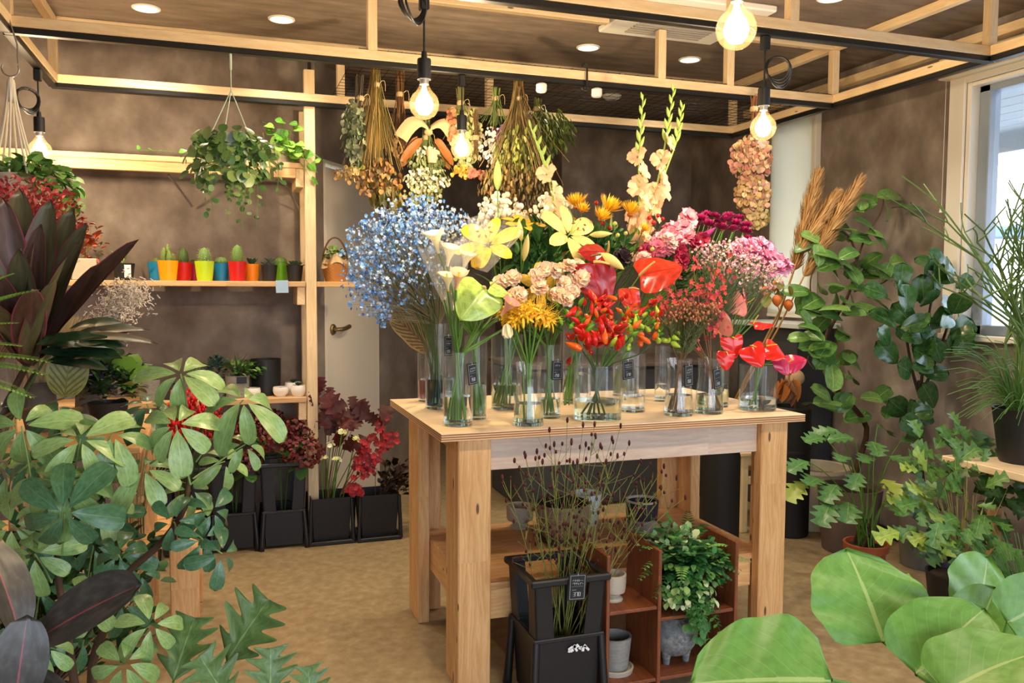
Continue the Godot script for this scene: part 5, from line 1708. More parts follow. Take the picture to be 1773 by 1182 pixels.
func build_chillies() -> void:
	rng.seed = 81
	var c := Vector2(1.261, -2.704)
	var sh := [pepper(0.046, 0.0085, 0.25), pepper(0.036, 0.0095, -0.15), pepper(0.03, 0.008, 0.1), pepper(0.055, 0.0115, 0.2)]
	var mid := [[Vector3(1.135, 1.257, -2.680), 0], [Vector3(1.153, 1.230, -2.620), 1], [Vector3(1.238, 1.278, -2.640), 2], [Vector3(1.262, 1.239, -2.620), 2], [Vector3(1.200, 1.182, -2.580), 3], [Vector3(1.147, 1.153, -2.580), 3], [Vector3(1.349, 1.247, -2.660), 4], [Vector3(1.374, 1.207, -2.620), 5], [Vector3(1.426, 1.217, -2.620), 5], [Vector3(1.325, 1.180, -2.580), 5], [Vector3(1.462, 1.265, -2.700), 4], [Vector3(1.245, 1.172, -2.560), 3], [Vector3(1.478, 1.185, -2.620), 6]]
	var label := ["mostly green chilli branch, leftmost", "green and orange chilli branch, left", "upright orange and red chilli branch, tallest in the middle", "low branch of big red chillies over the squat vase rim", "red and green chilli branch behind, right of the middle", "green and orange chilli branch reaching right", "trailing branch of pale green chillies at the far right"]
	var mix := [[0, 0, 0, 1, 2], [0, 0, 1, 2, 2], [1, 1, 2, 2, 2], [2, 2, 2, 3, 1], [2, 2, 0, 0, 1], [0, 4, 4, 2, 1], [4, 4, 4, 0, 2]]
	var things := {}
	for m in mid:
		var p: Vector3 = m[0]
		var n: int = m[1]
		var iv := in_vase(c, 0.06, 0.196, p)
		if not things.has(n):
			things[n] = cut("chilli_branch", label[n], "chilli branch", "chilli branches", iv[0], iv[1], p, Vector3(0, 1, 0.2), 0.003, M.stem_dark)
		var t: Node3D = things[n]
		part("twig", tube(curve(iv[1] - t.position, iv[1].lerp(p, 0.6) + Vector3(0, 0.03, 0) - t.position, p - t.position, 5), 0.0022, 0.0012, 5), M.stem_green, t)
		for k in 14:
			var d := Vector3(rng.randfn(), absf(rng.randfn()) * 0.6 + (0.7 if n != 6 else -0.8), rng.randfn() + 0.5)
			var q := p + Vector3(rng.randfn() * 0.034, rng.randfn() * 0.03, rng.randfn() * 0.024)
			var kind: int = mix[n][rng.randi() % 5]
			var mm: Material = [M.chilli_green, M.chilli_orange, M.chilli_red, M.chilli_dark, M.chilli_lime][kind]
			var si := rng.randi() % 3
			if n == 3: si = 3
			part("chilli", sh[si], mm, t, Transform3D(up_basis(d, rng.randf() * 6).scaled(Vector3.ONE * rng.randf_range(0.8, 1.15)), q - t.position))
		for k in 5:
			part("leaf", lily_leaf(), M.lily_leaf, t, at_point(p + jitter(0.035) - t.position, Vector3(rng.randfn(), rng.randf(), rng.randfn() + 0.3), Vector3.UP, rng.randf_range(0.25, 0.45)))


func build_sprays() -> void:
	rng.seed = 91
	var c := Vector2(1.730, -2.716)
	# red mokara orchid sprays
	var star := shape()
	petals(star, leaf(1.0, 0.3, 0.8, 0.4, 0.1, -0.1, 3, 2), 5, 1.25, 0.0)
	add_to(star, leaf(0.5, 0.18, 0.5, 0.3, 0.3, 0.3, 3, 2), Transform3D(facing(Vector3(0, 0.4, 1)), Vector3.ZERO))
	var ends := [[Vector3(1.462, 1.339, -2.680), "leftmost red orchid spray"], [Vector3(1.566, 1.392, -2.720), "red orchid spray pointing up left of the middle"], [Vector3(1.669, 1.437, -2.750), "red orchid spray in the middle, tallest"], [Vector3(1.750, 1.426, -2.720), "red orchid spray with arching pale tip at the right"], [Vector3(1.486, 1.308, -2.660), "low red orchid spray behind the chillies"], [Vector3(1.677, 1.350, -2.660), "red orchid spray hanging right above the brunia"], [Vector3(1.557, 1.319, -2.640), "dense red orchid spray in front of the middle"]]
	for e in ends:
		var p: Vector3 = e[0]
		var iv := in_vase(c, 0.045, 0.209, p)
		var t := cut("orchid_spray", e[1], "orchid", "red orchid sprays", iv[0], iv[1], p, Vector3(rng.randf_range(-0.4, 0.2), 1, 0.3), 0.0025, M.stem_red)
		for k in 42:
			var s := pow(rng.randf(), 0.8)
			var q: Vector3 = iv[1].lerp(p, 0.3 + 0.72 * s) + Vector3(rng.randfn() * 0.028, rng.randfn() * 0.022, rng.randfn() * 0.022 + 0.02)
			part("floret", star, [M.orchid_red, M.orchid_crimson, M.orchid_coral][rng.randi() % 3], t, Transform3D(up_basis(Vector3(rng.randfn() * 0.6, 0.3, 1.0), rng.randf() * 6).scaled(Vector3.ONE * rng.randf_range(0.008, 0.0145)), q - t.position))
	# brunia
	c = Vector2(1.591, -2.703)
	var bru := [Vector3(1.511, 1.252, -2.580), Vector3(1.546, 1.268, -2.580), Vector3(1.575, 1.258, -2.570), Vector3(1.623, 1.251, -2.590), Vector3(1.472, 1.225, -2.570), Vector3(1.662, 1.257, -2.600), Vector3(1.547, 1.225, -2.550), Vector3(1.584, 1.224, -2.550)]
	var nth := by_place(bru)
	for k in 8:
		var p: Vector3 = bru[k]
		var iv := in_vase(c, 0.045, 0.209, p)
		var t := cut("brunia_stem", "brown budded brunia stem in the waisted front vase" + nth[k], "brunia", "brunia stems", iv[0], iv[1], p, Vector3(0, 1, 0.1), 0.0028, M.dry_brown)
		var bag := shape()
		var nd := shape()
		for i in 34:
			var q := p + Vector3(rng.randfn() * 0.018, rng.randf() * 0.04, rng.randfn() * 0.016)
			add_to(bag, puff(), Transform3D(Basis().scaled(Vector3(0.0042, 0.0055, 0.0042)), q - t.position), vary(lin(["a5694a", "b87f5a", "7d4a34"][i % 3]), 0.2))
			add_to(nd, tube(PackedVector3Array([iv[1].lerp(p, 0.45 + 0.3 * rng.randf()) - t.position, q - t.position]), 0.0012, 0.001, 3))
		for i in 170:
			var q: Vector3 = iv[1].lerp(p, rng.randf_range(0.15, 0.98)) + jitter(0.006)
			add_to(nd, leaf_cached("needle", 0.02, 0.0015), at_point(q - t.position, Vector3(rng.randfn() * 0.6, 1, rng.randfn() * 0.6), Vector3.BACK, 1.2))
		part("buds", bag, M.tinted_matt, t, Transform3D(), "", "stuff")
		part("needles", nd, M.brunia_green, t, Transform3D(), "", "stuff")
	# yellow nerines in the carafe
	c = Vector2(0.980, -2.657)
	var pet := leaf(1.0, 0.11, 0.5, 0.4, 0.9, 0.1, 6, 2, 0.05)
	var ner := shape()
	petals(ner, pet, 6, 0.85, 0.0)
	for k in 5:
		var a := TAU * k / 5.0
		add_to(ner, tube(PackedVector3Array([Vector3.ZERO, Vector3(cos(a) * 0.3, 1.0, sin(a) * 0.3), Vector3(cos(a) * 0.55, 1.35, sin(a) * 0.55)]), 0.02, 0.012, 3))
	for k in 6:
		var p: Vector3 = [Vector3(0.935, 1.248, -2.600), Vector3(0.990, 1.255, -2.600), Vector3(0.976, 1.269, -2.640), Vector3(0.908, 1.232, -2.620), Vector3(1.025, 1.231, -2.620), Vector3(0.905, 1.259, -2.660)][k]
		var iv := in_vase(c, 0.035, 0.215, p)
		var t := cut("yellow_nerine", ["yellow nerine head left of centre in the carafe", "yellow nerine head right of centre in the carafe", "yellow nerine head at the back of the carafe", "low yellow nerine head at the left of the carafe", "yellow nerine head at the far right of the carafe", "orange yellow nerine head beside the rose calla"][k], "nerine", "yellow nerines", iv[0], iv[1], p, Vector3(0, 1, 0), 0.0045, M.stem_green)
		for i in 7:
			var d := Vector3(cos(TAU * i / 7.0), rng.randf_range(0.2, 0.9), sin(TAU * i / 7.0))
			part("floret", ner, M.nerine if (i + k) % 3 else M.nerine_orange, t, Transform3D(up_basis(d, rng.randf() * 6).scaled(Vector3.ONE * rng.randf_range(0.032, 0.042)), p + d * 0.014 - t.position))
	var p2 := Vector3(0.881, 1.233, -2.600)
	var n2 := cut("white_narcissus", "pale cream drooping bell flower left of the carafe", "flower", "", Vector3(0.97, 0.9, -2.66), Vector3(0.955, 1.09, -2.65), p2, Vector3(-0.8, -0.5, 0.2), 0.003, M.stem_green)
	var bell := shape()
	petals(bell, leaf(0.05, 0.014, 0.5, 0.3, -0.2, -0.3, 5, 3), 6, 0.4, 0.0)
	part("bell", bell, M.calla_cream, n2, Transform3D(up_basis(Vector3(0, -1, 0.15)), p2 - n2.position))


func build_burnet() -> void:
	rng.seed = 101
	var foot := Vector3(1.036, 0.05, -2.49)
	var t := thing("burnet_bunch", "wispy great burnet with dark red seed heads in the black bucket", "burnet", foot)
	var st := shape()
	var hd := shape()
	var tips := [Vector3(1.058, 0.917, -2.500), Vector3(1.092, 0.908, -2.450), Vector3(1.133, 0.908, -2.450), Vector3(0.995, 0.888, -2.500), Vector3(1.277, 0.879, -2.550), Vector3(0.952, 0.820, -2.500), Vector3(0.894, 0.818, -2.450), Vector3(0.874, 0.779, -2.450), Vector3(0.800, 0.766, -2.400), Vector3(1.285, 0.828, -2.500), Vector3(1.196, 0.857, -2.450), Vector3(1.330, 0.762, -2.500), Vector3(1.419, 0.740, -2.500), Vector3(1.469, 0.696, -2.500), Vector3(1.505, 0.625, -2.500), Vector3(1.381, 0.680, -2.450), Vector3(1.375, 0.699, -2.500), Vector3(0.992, 0.850, -2.450), Vector3(1.052, 0.856, -2.450), Vector3(1.125, 0.833, -2.500), Vector3(1.131, 0.847, -2.400), Vector3(1.217, 0.798, -2.450), Vector3(0.933, 0.807, -2.400), Vector3(1.152, 0.793, -2.400), Vector3(1.051, 0.800, -2.400)]
	for tip in tips:
		var a := foot + Vector3(rng.randf_range(-0.05, 0.05), 0, rng.randf_range(-0.05, 0.05))
		var rim := Vector3(lerpf(1.036, tip.x, 0.35), 0.44, -2.49 + rng.randf_range(-0.04, 0.05))
		var q := curve(a - foot, rim - foot, tip - foot, 9)
		add_to(st, tube(q, 0.0022, 0.0009, 4))
		for k in 12:
			var s := rng.randf_range(0.5, 0.97)
			var b := q[int(s * 9)]
			var e := b + Vector3(rng.randfn() * 0.045, rng.randf_range(0.02, 0.10), rng.randfn() * 0.045)
			add_to(st, tube(curve(b, b.lerp(e, 0.5) + Vector3(0, -0.005, 0), e, 3), 0.0011, 0.0007, 3))
			if rng.randf() < 0.8:
				add_to(hd, puff(), Transform3D(Basis().scaled(Vector3(0.0048, rng.randf_range(0.006, 0.0095), 0.0048)), e), vary(lin("47101a"), 0.35))
		add_to(hd, puff(), Transform3D(Basis().scaled(Vector3(0.005, 0.011, 0.005)), tip - foot), vary(lin("47101a"), 0.3))
	part("stems", st, M.burnet_stem, t, Transform3D(), "", "stuff")
	part("seed_heads", hd, M.tinted_matt, t, Transform3D(), "small dark red oval heads", "stuff")


# ---------------------------------------------------------------- wall shelves and what stands on them

func build_shelves() -> void:
	var t := thing("wall_shelving", "pale pine wall shelving with three long boards at the back left", "shelving", Vector3(-0.6, 0, -4.6))
	var o := Transform3D(Basis(), -t.position)
	for x in [0.405, -1.17]:
		part("post", span(Vector3(x, 0, -4.452), Vector3(x + 0.054, 2.46, -4.50), 0.003), M.pine, t, o)
		part("hanger_rod", tube(PackedVector3Array([Vector3(x + 0.03, 2.46, -4.475), Vector3(x + 0.03, 2.595, -4.475)]), 0.009, 0.009, 8), M.black_metal, t, o)
		part("rear_post", span(Vector3(x - 0.002, 0, -4.725), Vector3(x + 0.05, 2.3, -4.765), 0.003), M.pine, t, o)
	var ys := [1.955, 1.348, 0.744]
	for k in 3:
		part("shelf_board", span(Vector3(-2.2, ys[k], -4.449), Vector3(0.402, ys[k] + 0.027, -4.72), 0.002), M.shelf_board, t, o)
		part("bracket", span(Vector3(0.36, ys[k] - 0.095, -4.46), Vector3(0.4, ys[k] - 0.0005, -4.72), 0.003), M.pine, t, o)
	part("shelf_beam", span(Vector3(-2.2, 1.905, -4.452), Vector3(0.359, 1.9545, -4.49), 0.002), M.shelf_board, t, o)
	part("shelf_board", span(Vector3(0.4595, 1.348, -4.449), Vector3(0.66, 1.375, -4.62), 0.002), M.shelf_board, t, o)
	for x in [-0.25, 0.3]:
		part("metal_brace", tube(PackedVector3Array([Vector3(x, 1.90, -4.52), Vector3(x + 0.1, 1.77, -4.75)]), 0.006, 0.006, 6), M.steel, t, o)
	# blue label hung on the shelf edge
	var p := Vector3(0.284, 1.348, -4.446)
	solid("shelf_label", box(Vector3(0.062, 0.064, 0.003), 0.001), M.label_blue, "pale blue plastic label clipped to the cactus shelf", "label", Transform3D(Basis(Vector3.BACK, 0.03), p))


func pot_plain(t: Node3D, r0: float, r1: float, h: float, m: Material) -> void:
	part("pot", pot_shape(r0, r1, h, 0.004, 0.0, 24), m, t)
	part("soil", soil_disc(r1 - 0.006, h - 0.014), M.soil, t)


func cactus(t: Node3D, at: Vector3, r: float, h: float, spine: Color, body: Material, sides := 14) -> void:
	var rows := []
	for i in 10:
		var s := i / 9.0
		var rr := r * pow(sin(PI * (0.18 + 0.82 * s)), 0.55) if i < 9 else 0.0
		var q := PackedVector3Array()
		for j in sides * 2 + 1:
			var a := TAU * (j % (sides * 2)) / (sides * 2)
			var k := rr * (1.0 if j % 2 == 0 else 0.88)
			q.append(Vector3(k * cos(a), h * s, -k * sin(a)))
		rows.append(q)
	part("cactus_body", grid(rows, true), body, t, Transform3D(Basis(), at))
	var bag := shape()
	var sp := leaf_cached("needle", 0.02, 0.0015)
	for i in range(1, 9):
		for j in sides:
			var a := TAU * j / sides
			var s := i / 9.0
			var rr := r * pow(sin(PI * (0.18 + 0.82 * s)), 0.55)
			for k in 2:
				var d := Vector3(cos(a), 0.4, -sin(a)) + jitter(0.7)
				add_to(bag, sp, at_point(at + Vector3(rr * cos(a), h * s, -rr * sin(a)), d, Vector3.UP, 0.55), vary(spine, 0.2))
	part("spines", bag, M.tinted_matt, t, Transform3D(), "", "stuff")


func rosette(t: Node3D, at: Vector3, l: float, w: float, n: int, m: Material, flat := 0.9) -> void:
	var key := "ros%d" % int(100 * w / l)
	if not store.has(key): store[key] = leaf(1.0, w / l, 0.6, 0.35, -0.15, 0.25, 5, 2)
	for k in n:
		var q := float(k) / n
		var a := k * 2.399
		var open := lerpf(1.45, 0.25, q) * flat
		var o := Vector3(cos(a), 0, sin(a))
		part("leaf", store[key], m, t, at_point(at, Vector3.UP * cos(open) + o * sin(open), Vector3.UP, l * lerpf(1.0, 0.5, q)))


func build_cacti() -> void:
	rng.seed = 111
	var y := 1.3755
	var row := [
		[273, -4.66, "pot_c_blue", 0.046, 0.095, "blue pot half hidden at the left end of the cactus row", 0],
		[292, -4.53, "pot_c_amber", 0.050, 0.10, "amber yellow pot with a clump of orange spined cactus", 1],
		[318, -4.63, "pot_c_red", 0.047, 0.095, "red pot with an oval green cactus, second row", 2],
		[337, -4.69, "pot_c_magenta", 0.042, 0.09, "magenta pot with a tiny cactus behind the lime one", 0],
		[355, -4.53, "pot_c_lime", 0.048, 0.10, "lime green pot with a tall pale spined cactus", 3],
		[384, -4.60, "pot_c_blue", 0.043, 0.092, "bright blue pot with a low round cactus", 4],
		[412, -4.53, "pot_c_red", 0.047, 0.10, "red pot with the tallest oval cactus", 5],
		[437, -4.60, "pot_c_orange", 0.042, 0.09, "orange pot with a small dark succulent", 6],
		[467, -4.55, "pot_c_black", 0.043, 0.085, "black nursery pot with a spiky succulent, left of the green pot", 7],
		[487, -4.66, "pot_c_green", 0.036, 0.10, "green pot with a round cactus between two black pots", 4],
		[511, -4.55, "pot_c_black", 0.044, 0.085, "black nursery pot with a dark succulent rosette, rightmost on the shelf", 8]]
	for r in row:
		var p := Vector3(0, y, r[1])
		p.x = -1.045 + 0.0 + CACTUS_X[r[0]] * (r[1] / -4.55) + 1.045
		var t := thing("cactus_pot", r[5], "cactus", p, "cacti and succulents on the middle shelf")
		pot_plain(t, r[3] * 0.78, r[3], r[4], M[r[2]])
		var b := Vector3(0, r[4] - 0.012, 0)
		match r[6]:
			0: cactus(t, b, 0.024, 0.035, lin("b8a878"), M.cactus_green, 9)
			1:
				for k in 6:
					var a := TAU * k / 5.0
					cactus(t, b + (Vector3(cos(a) * 0.022, 0, sin(a) * 0.02) if k < 5 else Vector3.ZERO), 0.015, 0.05 + 0.014 * (k % 3) + (0.02 if k == 5 else 0.0), lin("d08a4a"), M.cactus_green, 7)
			2: cactus(t, b, 0.027, 0.09, lin("a8863c"), M.cactus_dark, 12)
			3: cactus(t, b, 0.031, 0.082, lin("e6d9b8"), M.cactus_green, 13)
			4: cactus(t, b, 0.034, 0.045, lin("a89a5a"), M.cactus_green, 12)
			5: cactus(t, b, 0.030, 0.10, lin("b8b060"), M.cactus_green, 13)
			6: rosette(t, b, 0.055, 0.014, 16, M.succulent, 0.55)
			7:
				for k in 3: rosette(t, b + Vector3(0.018 * (k - 1), 0.01 + 0.02 * (k % 2), 0.01 * k - 0.01), 0.04, 0.008, 12, M.succulent_grey, 0.9)
			8: rosette(t, b, 0.062, 0.018, 20, M.succulent, 1.0)
	# black pot with the thin grassy plant, and the white box pot
	var t := thing("grass_pot", "small black pot with a white label and thin grassy leaves", "potted plant", Vector3(-0.468, y, -4.56))
	pot_plain(t, 0.042, 0.052, 0.085, M.pot_c_black)
	part("label", box(Vector3(0.03, 0.062, 0.002), 0.0005), M.paper_white, t, Transform3D(Basis(), Vector3(0.022, 0.045, 0.05)))
	for k in 9:
		part("leaf", leaf_cached("grassblade", 0.15, 0.005), M.grass_green, t, at_point(Vector3(0, 0.08, 0), Vector3(rng.randfn(), 0.9, rng.randfn() * 0.6), Vector3.UP, rng.randf_range(0.6, 1.0)))
	t = thing("box_pot", "white square pot with an orange leaved plant at the shelf's left", "potted plant", Vector3(-0.64, y, -4.57))
	part("pot", span(Vector3(-0.055, 0, -0.055), Vector3(0.055, 0.105, 0.055), 0.004), M.pot_white, t)
	foliage(t, Vector3(0, 0.17, 0), Vector3(0.09, 0.10, 0.07), 170, 0.028, 0.3, [lin("b5452a"), lin("c8643c"), lin("8a3a22"), lin("6a6a30")], Vector3(0, 0.1, 0))
	twig_fan(t, Vector3(0, 0.1, 0), Vector3(0, 0.2, 0), Vector3(0.08, 0.09, 0.06), 22, M.stem_red)
	# lower shelf
	y = 0.7715
	var low := [
		["clay_pot", "pale clay pot with small leaves at the left of the lowest shelf", Vector3(-0.365, y, -4.56), 0.045, 0.053, 0.105, "pot_grey", 0],
		["dark_pot", "dark grey round pot between two pale pots on the lowest shelf", Vector3(-0.255, y, -4.58), 0.05, 0.06, 0.075, "charcoal", 3],
		["clay_pot", "pale clay pot with saucer behind the schefflera leaf", Vector3(-0.145, y, -4.55), 0.05, 0.066, 0.11, "pot_grey", 0],
		["footed_stone_pot", "dark mottled footed pot with blue grey leaves on the lowest shelf", Vector3(-0.045, y, -4.60), 0.045, 0.056, 0.10, "pot_stone", 1],
		["square_sign_pot", "grey pot with a small black sign and a ferny plant", Vector3(0.06, y, -4.55), 0.056, 0.062, 0.115, "pot_grey", 2],
		["black_cylinder_pot", "wide black cylinder pot at the back of the lowest shelf", Vector3(0.205, y, -4.63), 0.075, 0.08, 0.19, "pot_c_black", 3],
		["white_bowl", "small white bowl pot left of the black cylinder pot", Vector3(0.135, y, -4.52), 0.026, 0.036, 0.05, "pot_gloss", 3],
		["white_bowl", "small white bowl pot in front of the black cylinder pot", Vector3(0.275, y, -4.525), 0.026, 0.038, 0.05, "pot_gloss", 3],
		["white_bowl", "white pot with a dark succulent behind the rightmost bowl", Vector3(0.345, y, -4.60), 0.035, 0.042, 0.065, "pot_gloss", 4],
		["white_bowl", "rightmost round white bowl pot on the lowest shelf", Vector3(0.365, y, -4.51), 0.03, 0.034, 0.058, "pot_gloss", 4]]
	for l in low:
		var q := thing(l[0], l[1], "pot", l[2], "pots on the lowest shelf")
		part("pot", pot_shape(l[3], l[4], l[5], 0.005, 0.008 if l[0] == "white_bowl" else 0.0, 24), M[l[6]], q)
		part("soil", soil_disc(l[4] - 0.008, l[5] - 0.012), M.soil, q)
		match l[7]:
			0: foliage(q, Vector3(0, l[5] + 0.02, 0), Vector3(0.06, 0.03, 0.05), 60, 0.022, 0.4, [lin("4a6a3a"), lin("6a8a4a")], Vector3(0, l[5], 0))
			1: foliage(q, Vector3(0, l[5] + 0.06, 0), Vector3(0.06, 0.05, 0.05), 110, 0.03, 0.35, [lin("3c5a54"), lin("4c6a62")], Vector3(0, l[5], 0))
			2:
				foliage(q, Vector3(0.03, l[5] + 0.03, 0), Vector3(0.10, 0.045, 0.06), 160, 0.03, 0.35, [lin("3f6a2c"), lin("5a8a3a"), lin("78a050")], Vector3(0, l[5], 0))
				for k in 26:
					part("blade", leaf_cached("grassblade", 0.15, 0.005), M.grass_dark, q, at_point(Vector3(0.0, l[5], 0), Vector3(rng.randfn() * 0.6, 1.0, rng.randfn() * 0.5), Vector3.UP, rng.randf_range(0.7, 1.0)))
				part("sign", box(Vector3(0.05, 0.035, 0.003), 0.0006), M.tag_black, q, Transform3D(Basis(), Vector3(0.02, 0.095, 0.062)))
			4: rosette(q, Vector3(0, l[5] - 0.005, 0), 0.03, 0.01, 12, M.succulent, 0.8)
	# wicker basket on the short shelf
	t = thing("wicker_basket", "small wicker basket lined with burlap on the short shelf by the door", "basket", Vector3(0.565, 1.3755, -4.53))
	var rows := []
	for k in 12:
		var s := k / 11.0
		var r := PackedVector3Array()
		for j in 73:
			var a := TAU * (j % 72) / 72.0
			var rr := lerpf(0.052, 0.07, s) * (1.0 + 0.035 * sin(a * 18.0 + PI * (k % 2)))
			r.append(Vector3(rr * cos(a), 0.095 * s, -rr * sin(a)))
		rows.append(r)
	part("body", grid(rows, true), M.wicker, t)
	var hp := PackedVector3Array()
	for k in 15:
		var a := PI * k / 14.0
		hp.append(Vector3(0.066 * cos(a), 0.09 + 0.145 * sin(a), 0))
	part("handle", tube(hp, 0.005, 0.005, 6), M.wicker_dark, t)
	rows = []
	for k in 5:
		var s := k / 4.0
		var r := PackedVector3Array()
		for j in 33:
			var a := TAU * (j % 32) / 32.0
			var rr := lerpf(0.072, 0.05, s) * (1.0 + 0.12 * sin(a * 4.0 + s * 2.0))
			r.append(Vector3(rr * cos(a), 0.085 + 0.05 * s + 0.018 * sin(a * 3.0), -rr * sin(a)))
		rows.append(r)
	part("burlap", grid(rows, true), M.jute, t)
	foliage(t, Vector3(0, 0.145, 0), Vector3(0.06, 0.03, 0.05), 70, 0.028, 0.4, [lin("5a7a30"), lin("84a04a")], Vector3(0, 0.1, 0))


const CACTUS_X := {273: -0.316, 292: -0.264, 318: -0.192, 337: -0.140, 355: -0.091, 384: -0.011, 412: 0.069, 437: 0.140, 467: 0.226, 487: 0.285, 511: 0.356}


# many small leaves in an egg-shaped cloud, pointing outwards
func foliage(t: Node3D, c: Vector3, e: Vector3, n: int, l: float, ratio: float, tints: Array, root: Vector3, droop := 0.25, called := "foliage", gloss := false) -> void:
	var key := "fol%d" % int(100 * ratio)
	if not store.has(key): store[key] = leaf(1.0, ratio, 0.55, 0.6, 0.25, 0.2, 4, 2)
	var bag := shape()
	for k in n:
		var d := Vector3(rng.randfn(), rng.randfn(), rng.randfn()).normalized() * pow(rng.randf(), 0.45)
		var p := c + d * e
		var out := (p - root).normalized() + jitter(0.6) + Vector3(0, -droop, 0)
		add_to(bag, store[key], at_point(p, out, Vector3.UP + jitter(0.4), l * rng.randf_range(0.6, 1.2)), vary(tints[rng.randi() % tints.size()], 0.22))
	part(called, bag, M.tinted_gloss if gloss else M.tinted, t, Transform3D(), "", "stuff")


func twig_fan(t: Node3D, root: Vector3, c: Vector3, e: Vector3, n: int, m: Material, r := 0.0015) -> void:
	var bag := shape()
	for k in n:
		var d := Vector3(rng.randfn(), rng.randfn(), rng.randfn()).normalized() * pow(rng.randf(), 0.45)
		var p := c + d * e
		add_to(bag, tube(curve(root, root.lerp(p, 0.5) + jitter(0.02) + Vector3(0, 0.02, 0), p, 5), r, r * 0.5, 4))
	part("twigs", bag, m, t, Transform3D(), "", "stuff")


func build_floor_buckets() -> void:
	rng.seed = 121
	flower_bucket("flower_bucket", "tall black flower bucket at the left of the row by the wall", Vector3(0.03, 0, -4.49), 0.225, 0.23, 0.45, 0.2)
	flower_bucket("flower_bucket", "tall black flower bucket, second in the row by the wall", Vector3(0.275, 0, -4.475), 0.225, 0.23, 0.45, 0.2)
	for k in 2:
		var p: Vector3 = [Vector3(0.515, 0, -4.465), Vector3(0.765, 0, -4.455)][k]
		var t := thing("low_bucket", ["low black bucket holding white flowers and the red orchid", "low black bucket at the right end of the row, before the door"][k], "bucket", p, "black florist buckets")
		var bag := shape()
		var s := [Vector3(0.088, 0.0, 0.085), Vector3(0.105, 0.245, 0.105), Vector3(0.098, 0.245, 0.098), Vector3(0.085, 0.05, 0.082)]
		for i in 3:
			for j in 4:
				var c := [[-1, 1], [1, 1], [1, -1], [-1, -1], [-1, 1]]
				var f := func(q: int, w: int) -> Vector3: return Vector3(c[w][0] * s[q].x, s[q].y, c[w][1] * s[q].z)
				add_to(bag, grid([PackedVector3Array([f.call(i, j), f.call(i, j + 1)]), PackedVector3Array([f.call(i + 1, j), f.call(i + 1, j + 1)])]))
		part("body", bag, M.black_plastic, t)
		var base := shape()
		for i in [-1, 1]:
			add_to(base, span(Vector3(-0.118, 0.0, i * 0.105 - 0.012), Vector3(0.118, 0.022, i * 0.105 + 0.012), 0.006))
			add_to(base, span(Vector3(i * 0.106 - 0.012, 0.0, -0.1), Vector3(i * 0.106 + 0.012, 0.022, 0.1), 0.006))
		part("base_ring", base, M.black_plastic, t)
		for i in [[-1, 1], [1, 1], [1, -1], [-1, -1]]:
			part("corner_rib", tube(PackedVector3Array([Vector3(i[0] * 0.112, 0.01, i[1] * 0.108), Vector3(i[0] * 0.104, 0.24, i[1] * 0.104)]), 0.012, 0.01, 6), M.black_plastic, t)
	# dark red hydrangeas
	var pet := leaf(1.0, 0.5, 0.6, 0.35, 0.2, 0.2, 3, 2)
	var head := shape()
	for k in 260:
		var d := Vector3(rng.randfn(), rng.randfn() * 0.8 + 0.25, rng.randfn()).normalized()
		add_to(head, pet, at_point(d * rng.randf_range(0.82, 1.0) * Vector3(1, 0.8, 1), jitter(1.0) + d * 0.2, d, 0.22), vary(lin(["6a1f24", "82343a", "57161c", "7d4a34"][k % 4]), 0.25))
	var sp := [[Vector3(0.007, 0.594, -4.420), "dark red hydrangea head at the left above the tall buckets"], [Vector3(0.136, 0.625, -4.500), "dark red hydrangea head at the top of the left cluster"], [Vector3(0.247, 0.566, -4.420), "dark red hydrangea head in the middle of the cluster"], [Vector3(0.373, 0.490, -4.380), "largest dark red hydrangea head, nearest, right of the tall buckets"], [Vector3(0.370, 0.591, -4.500), "dark red hydrangea head behind the largest one"], [Vector3(0.103, 0.458, -4.400), "low dark red hydrangea head between the tall buckets"], [Vector3(0.226, 0.637, -4.550), "dark red hydrangea head farthest back under the shelf"]]
	for k in sp.size():
		var p: Vector3 = sp[k][0]
		var f := Vector3(0.03 if k in [0, 1, 5] else 0.275, 0.05, -4.48)
		var t := cut("hydrangea", sp[k][1], "hydrangea", "dark red hydrangeas in the buckets", f, Vector3(lerpf(f.x, p.x, 0.4), 0.45, -4.48), p, Vector3(0, 1, 0.2), 0.004, M.stem_dark)
		part("flower_head", head, M.tinted, t, Transform3D(Basis(Vector3.UP, k).scaled(Vector3.ONE * [0.085, 0.085, 0.095, 0.105, 0.09, 0.08, 0.08][k]), p - f))
		for i in 4: part("leaf", leaf_cached("hydleaf", 0.09, 0.03), M.lily_leaf, t, at_point(p - f - Vector3(0, 0.06, 0), Vector3(rng.randfn(), -0.2, rng.randfn()), Vector3.UP, 1.0))
	# red oak leaves
	var oak := leaf(0.13, 0.055, 0.5, 0.4, 0.15, 0.15, 20, 4, 0.03, 4, 0.45, 0.25)
	for k in 26:
		pass
	var t := thing("oak_branch", "dark red oak leaf branches rising beside the shelf post", "oak leaves", Vector3(0.5, 0.05, -4.5))
	for k in 30:
		var p: Vector3 = [Vector3(0.492, 0.756, -4.500), Vector3(0.530, 0.669, -4.450), Vector3(0.613, 0.610, -4.500), Vector3(0.690, 0.638, -4.500), Vector3(0.571, 0.548, -4.420), Vector3(0.769, 0.618, -4.500), Vector3(0.490, 0.570, -4.500), Vector3(0.631, 0.514, -4.420)][k % 8] + jitter(0.05)
		part("leaf", oak, [M.oak_red, M.oak_brown][k % 2], t, at_point(p - t.position, Vector3(rng.randfn() * 0.5, 0.8, rng.randfn() * 0.5), Vector3(rng.randfn() * 0.5, 0.3, 1), rng.randf_range(0.6, 0.95)))
	part("leaf", oak, M.oak_red, t, at_point(Vector3(0.578, 0.655, -4.420) - t.position, Vector3(-0.55, 0.9, 0.1), Vector3(0.2, 0.2, 1), 1.25))
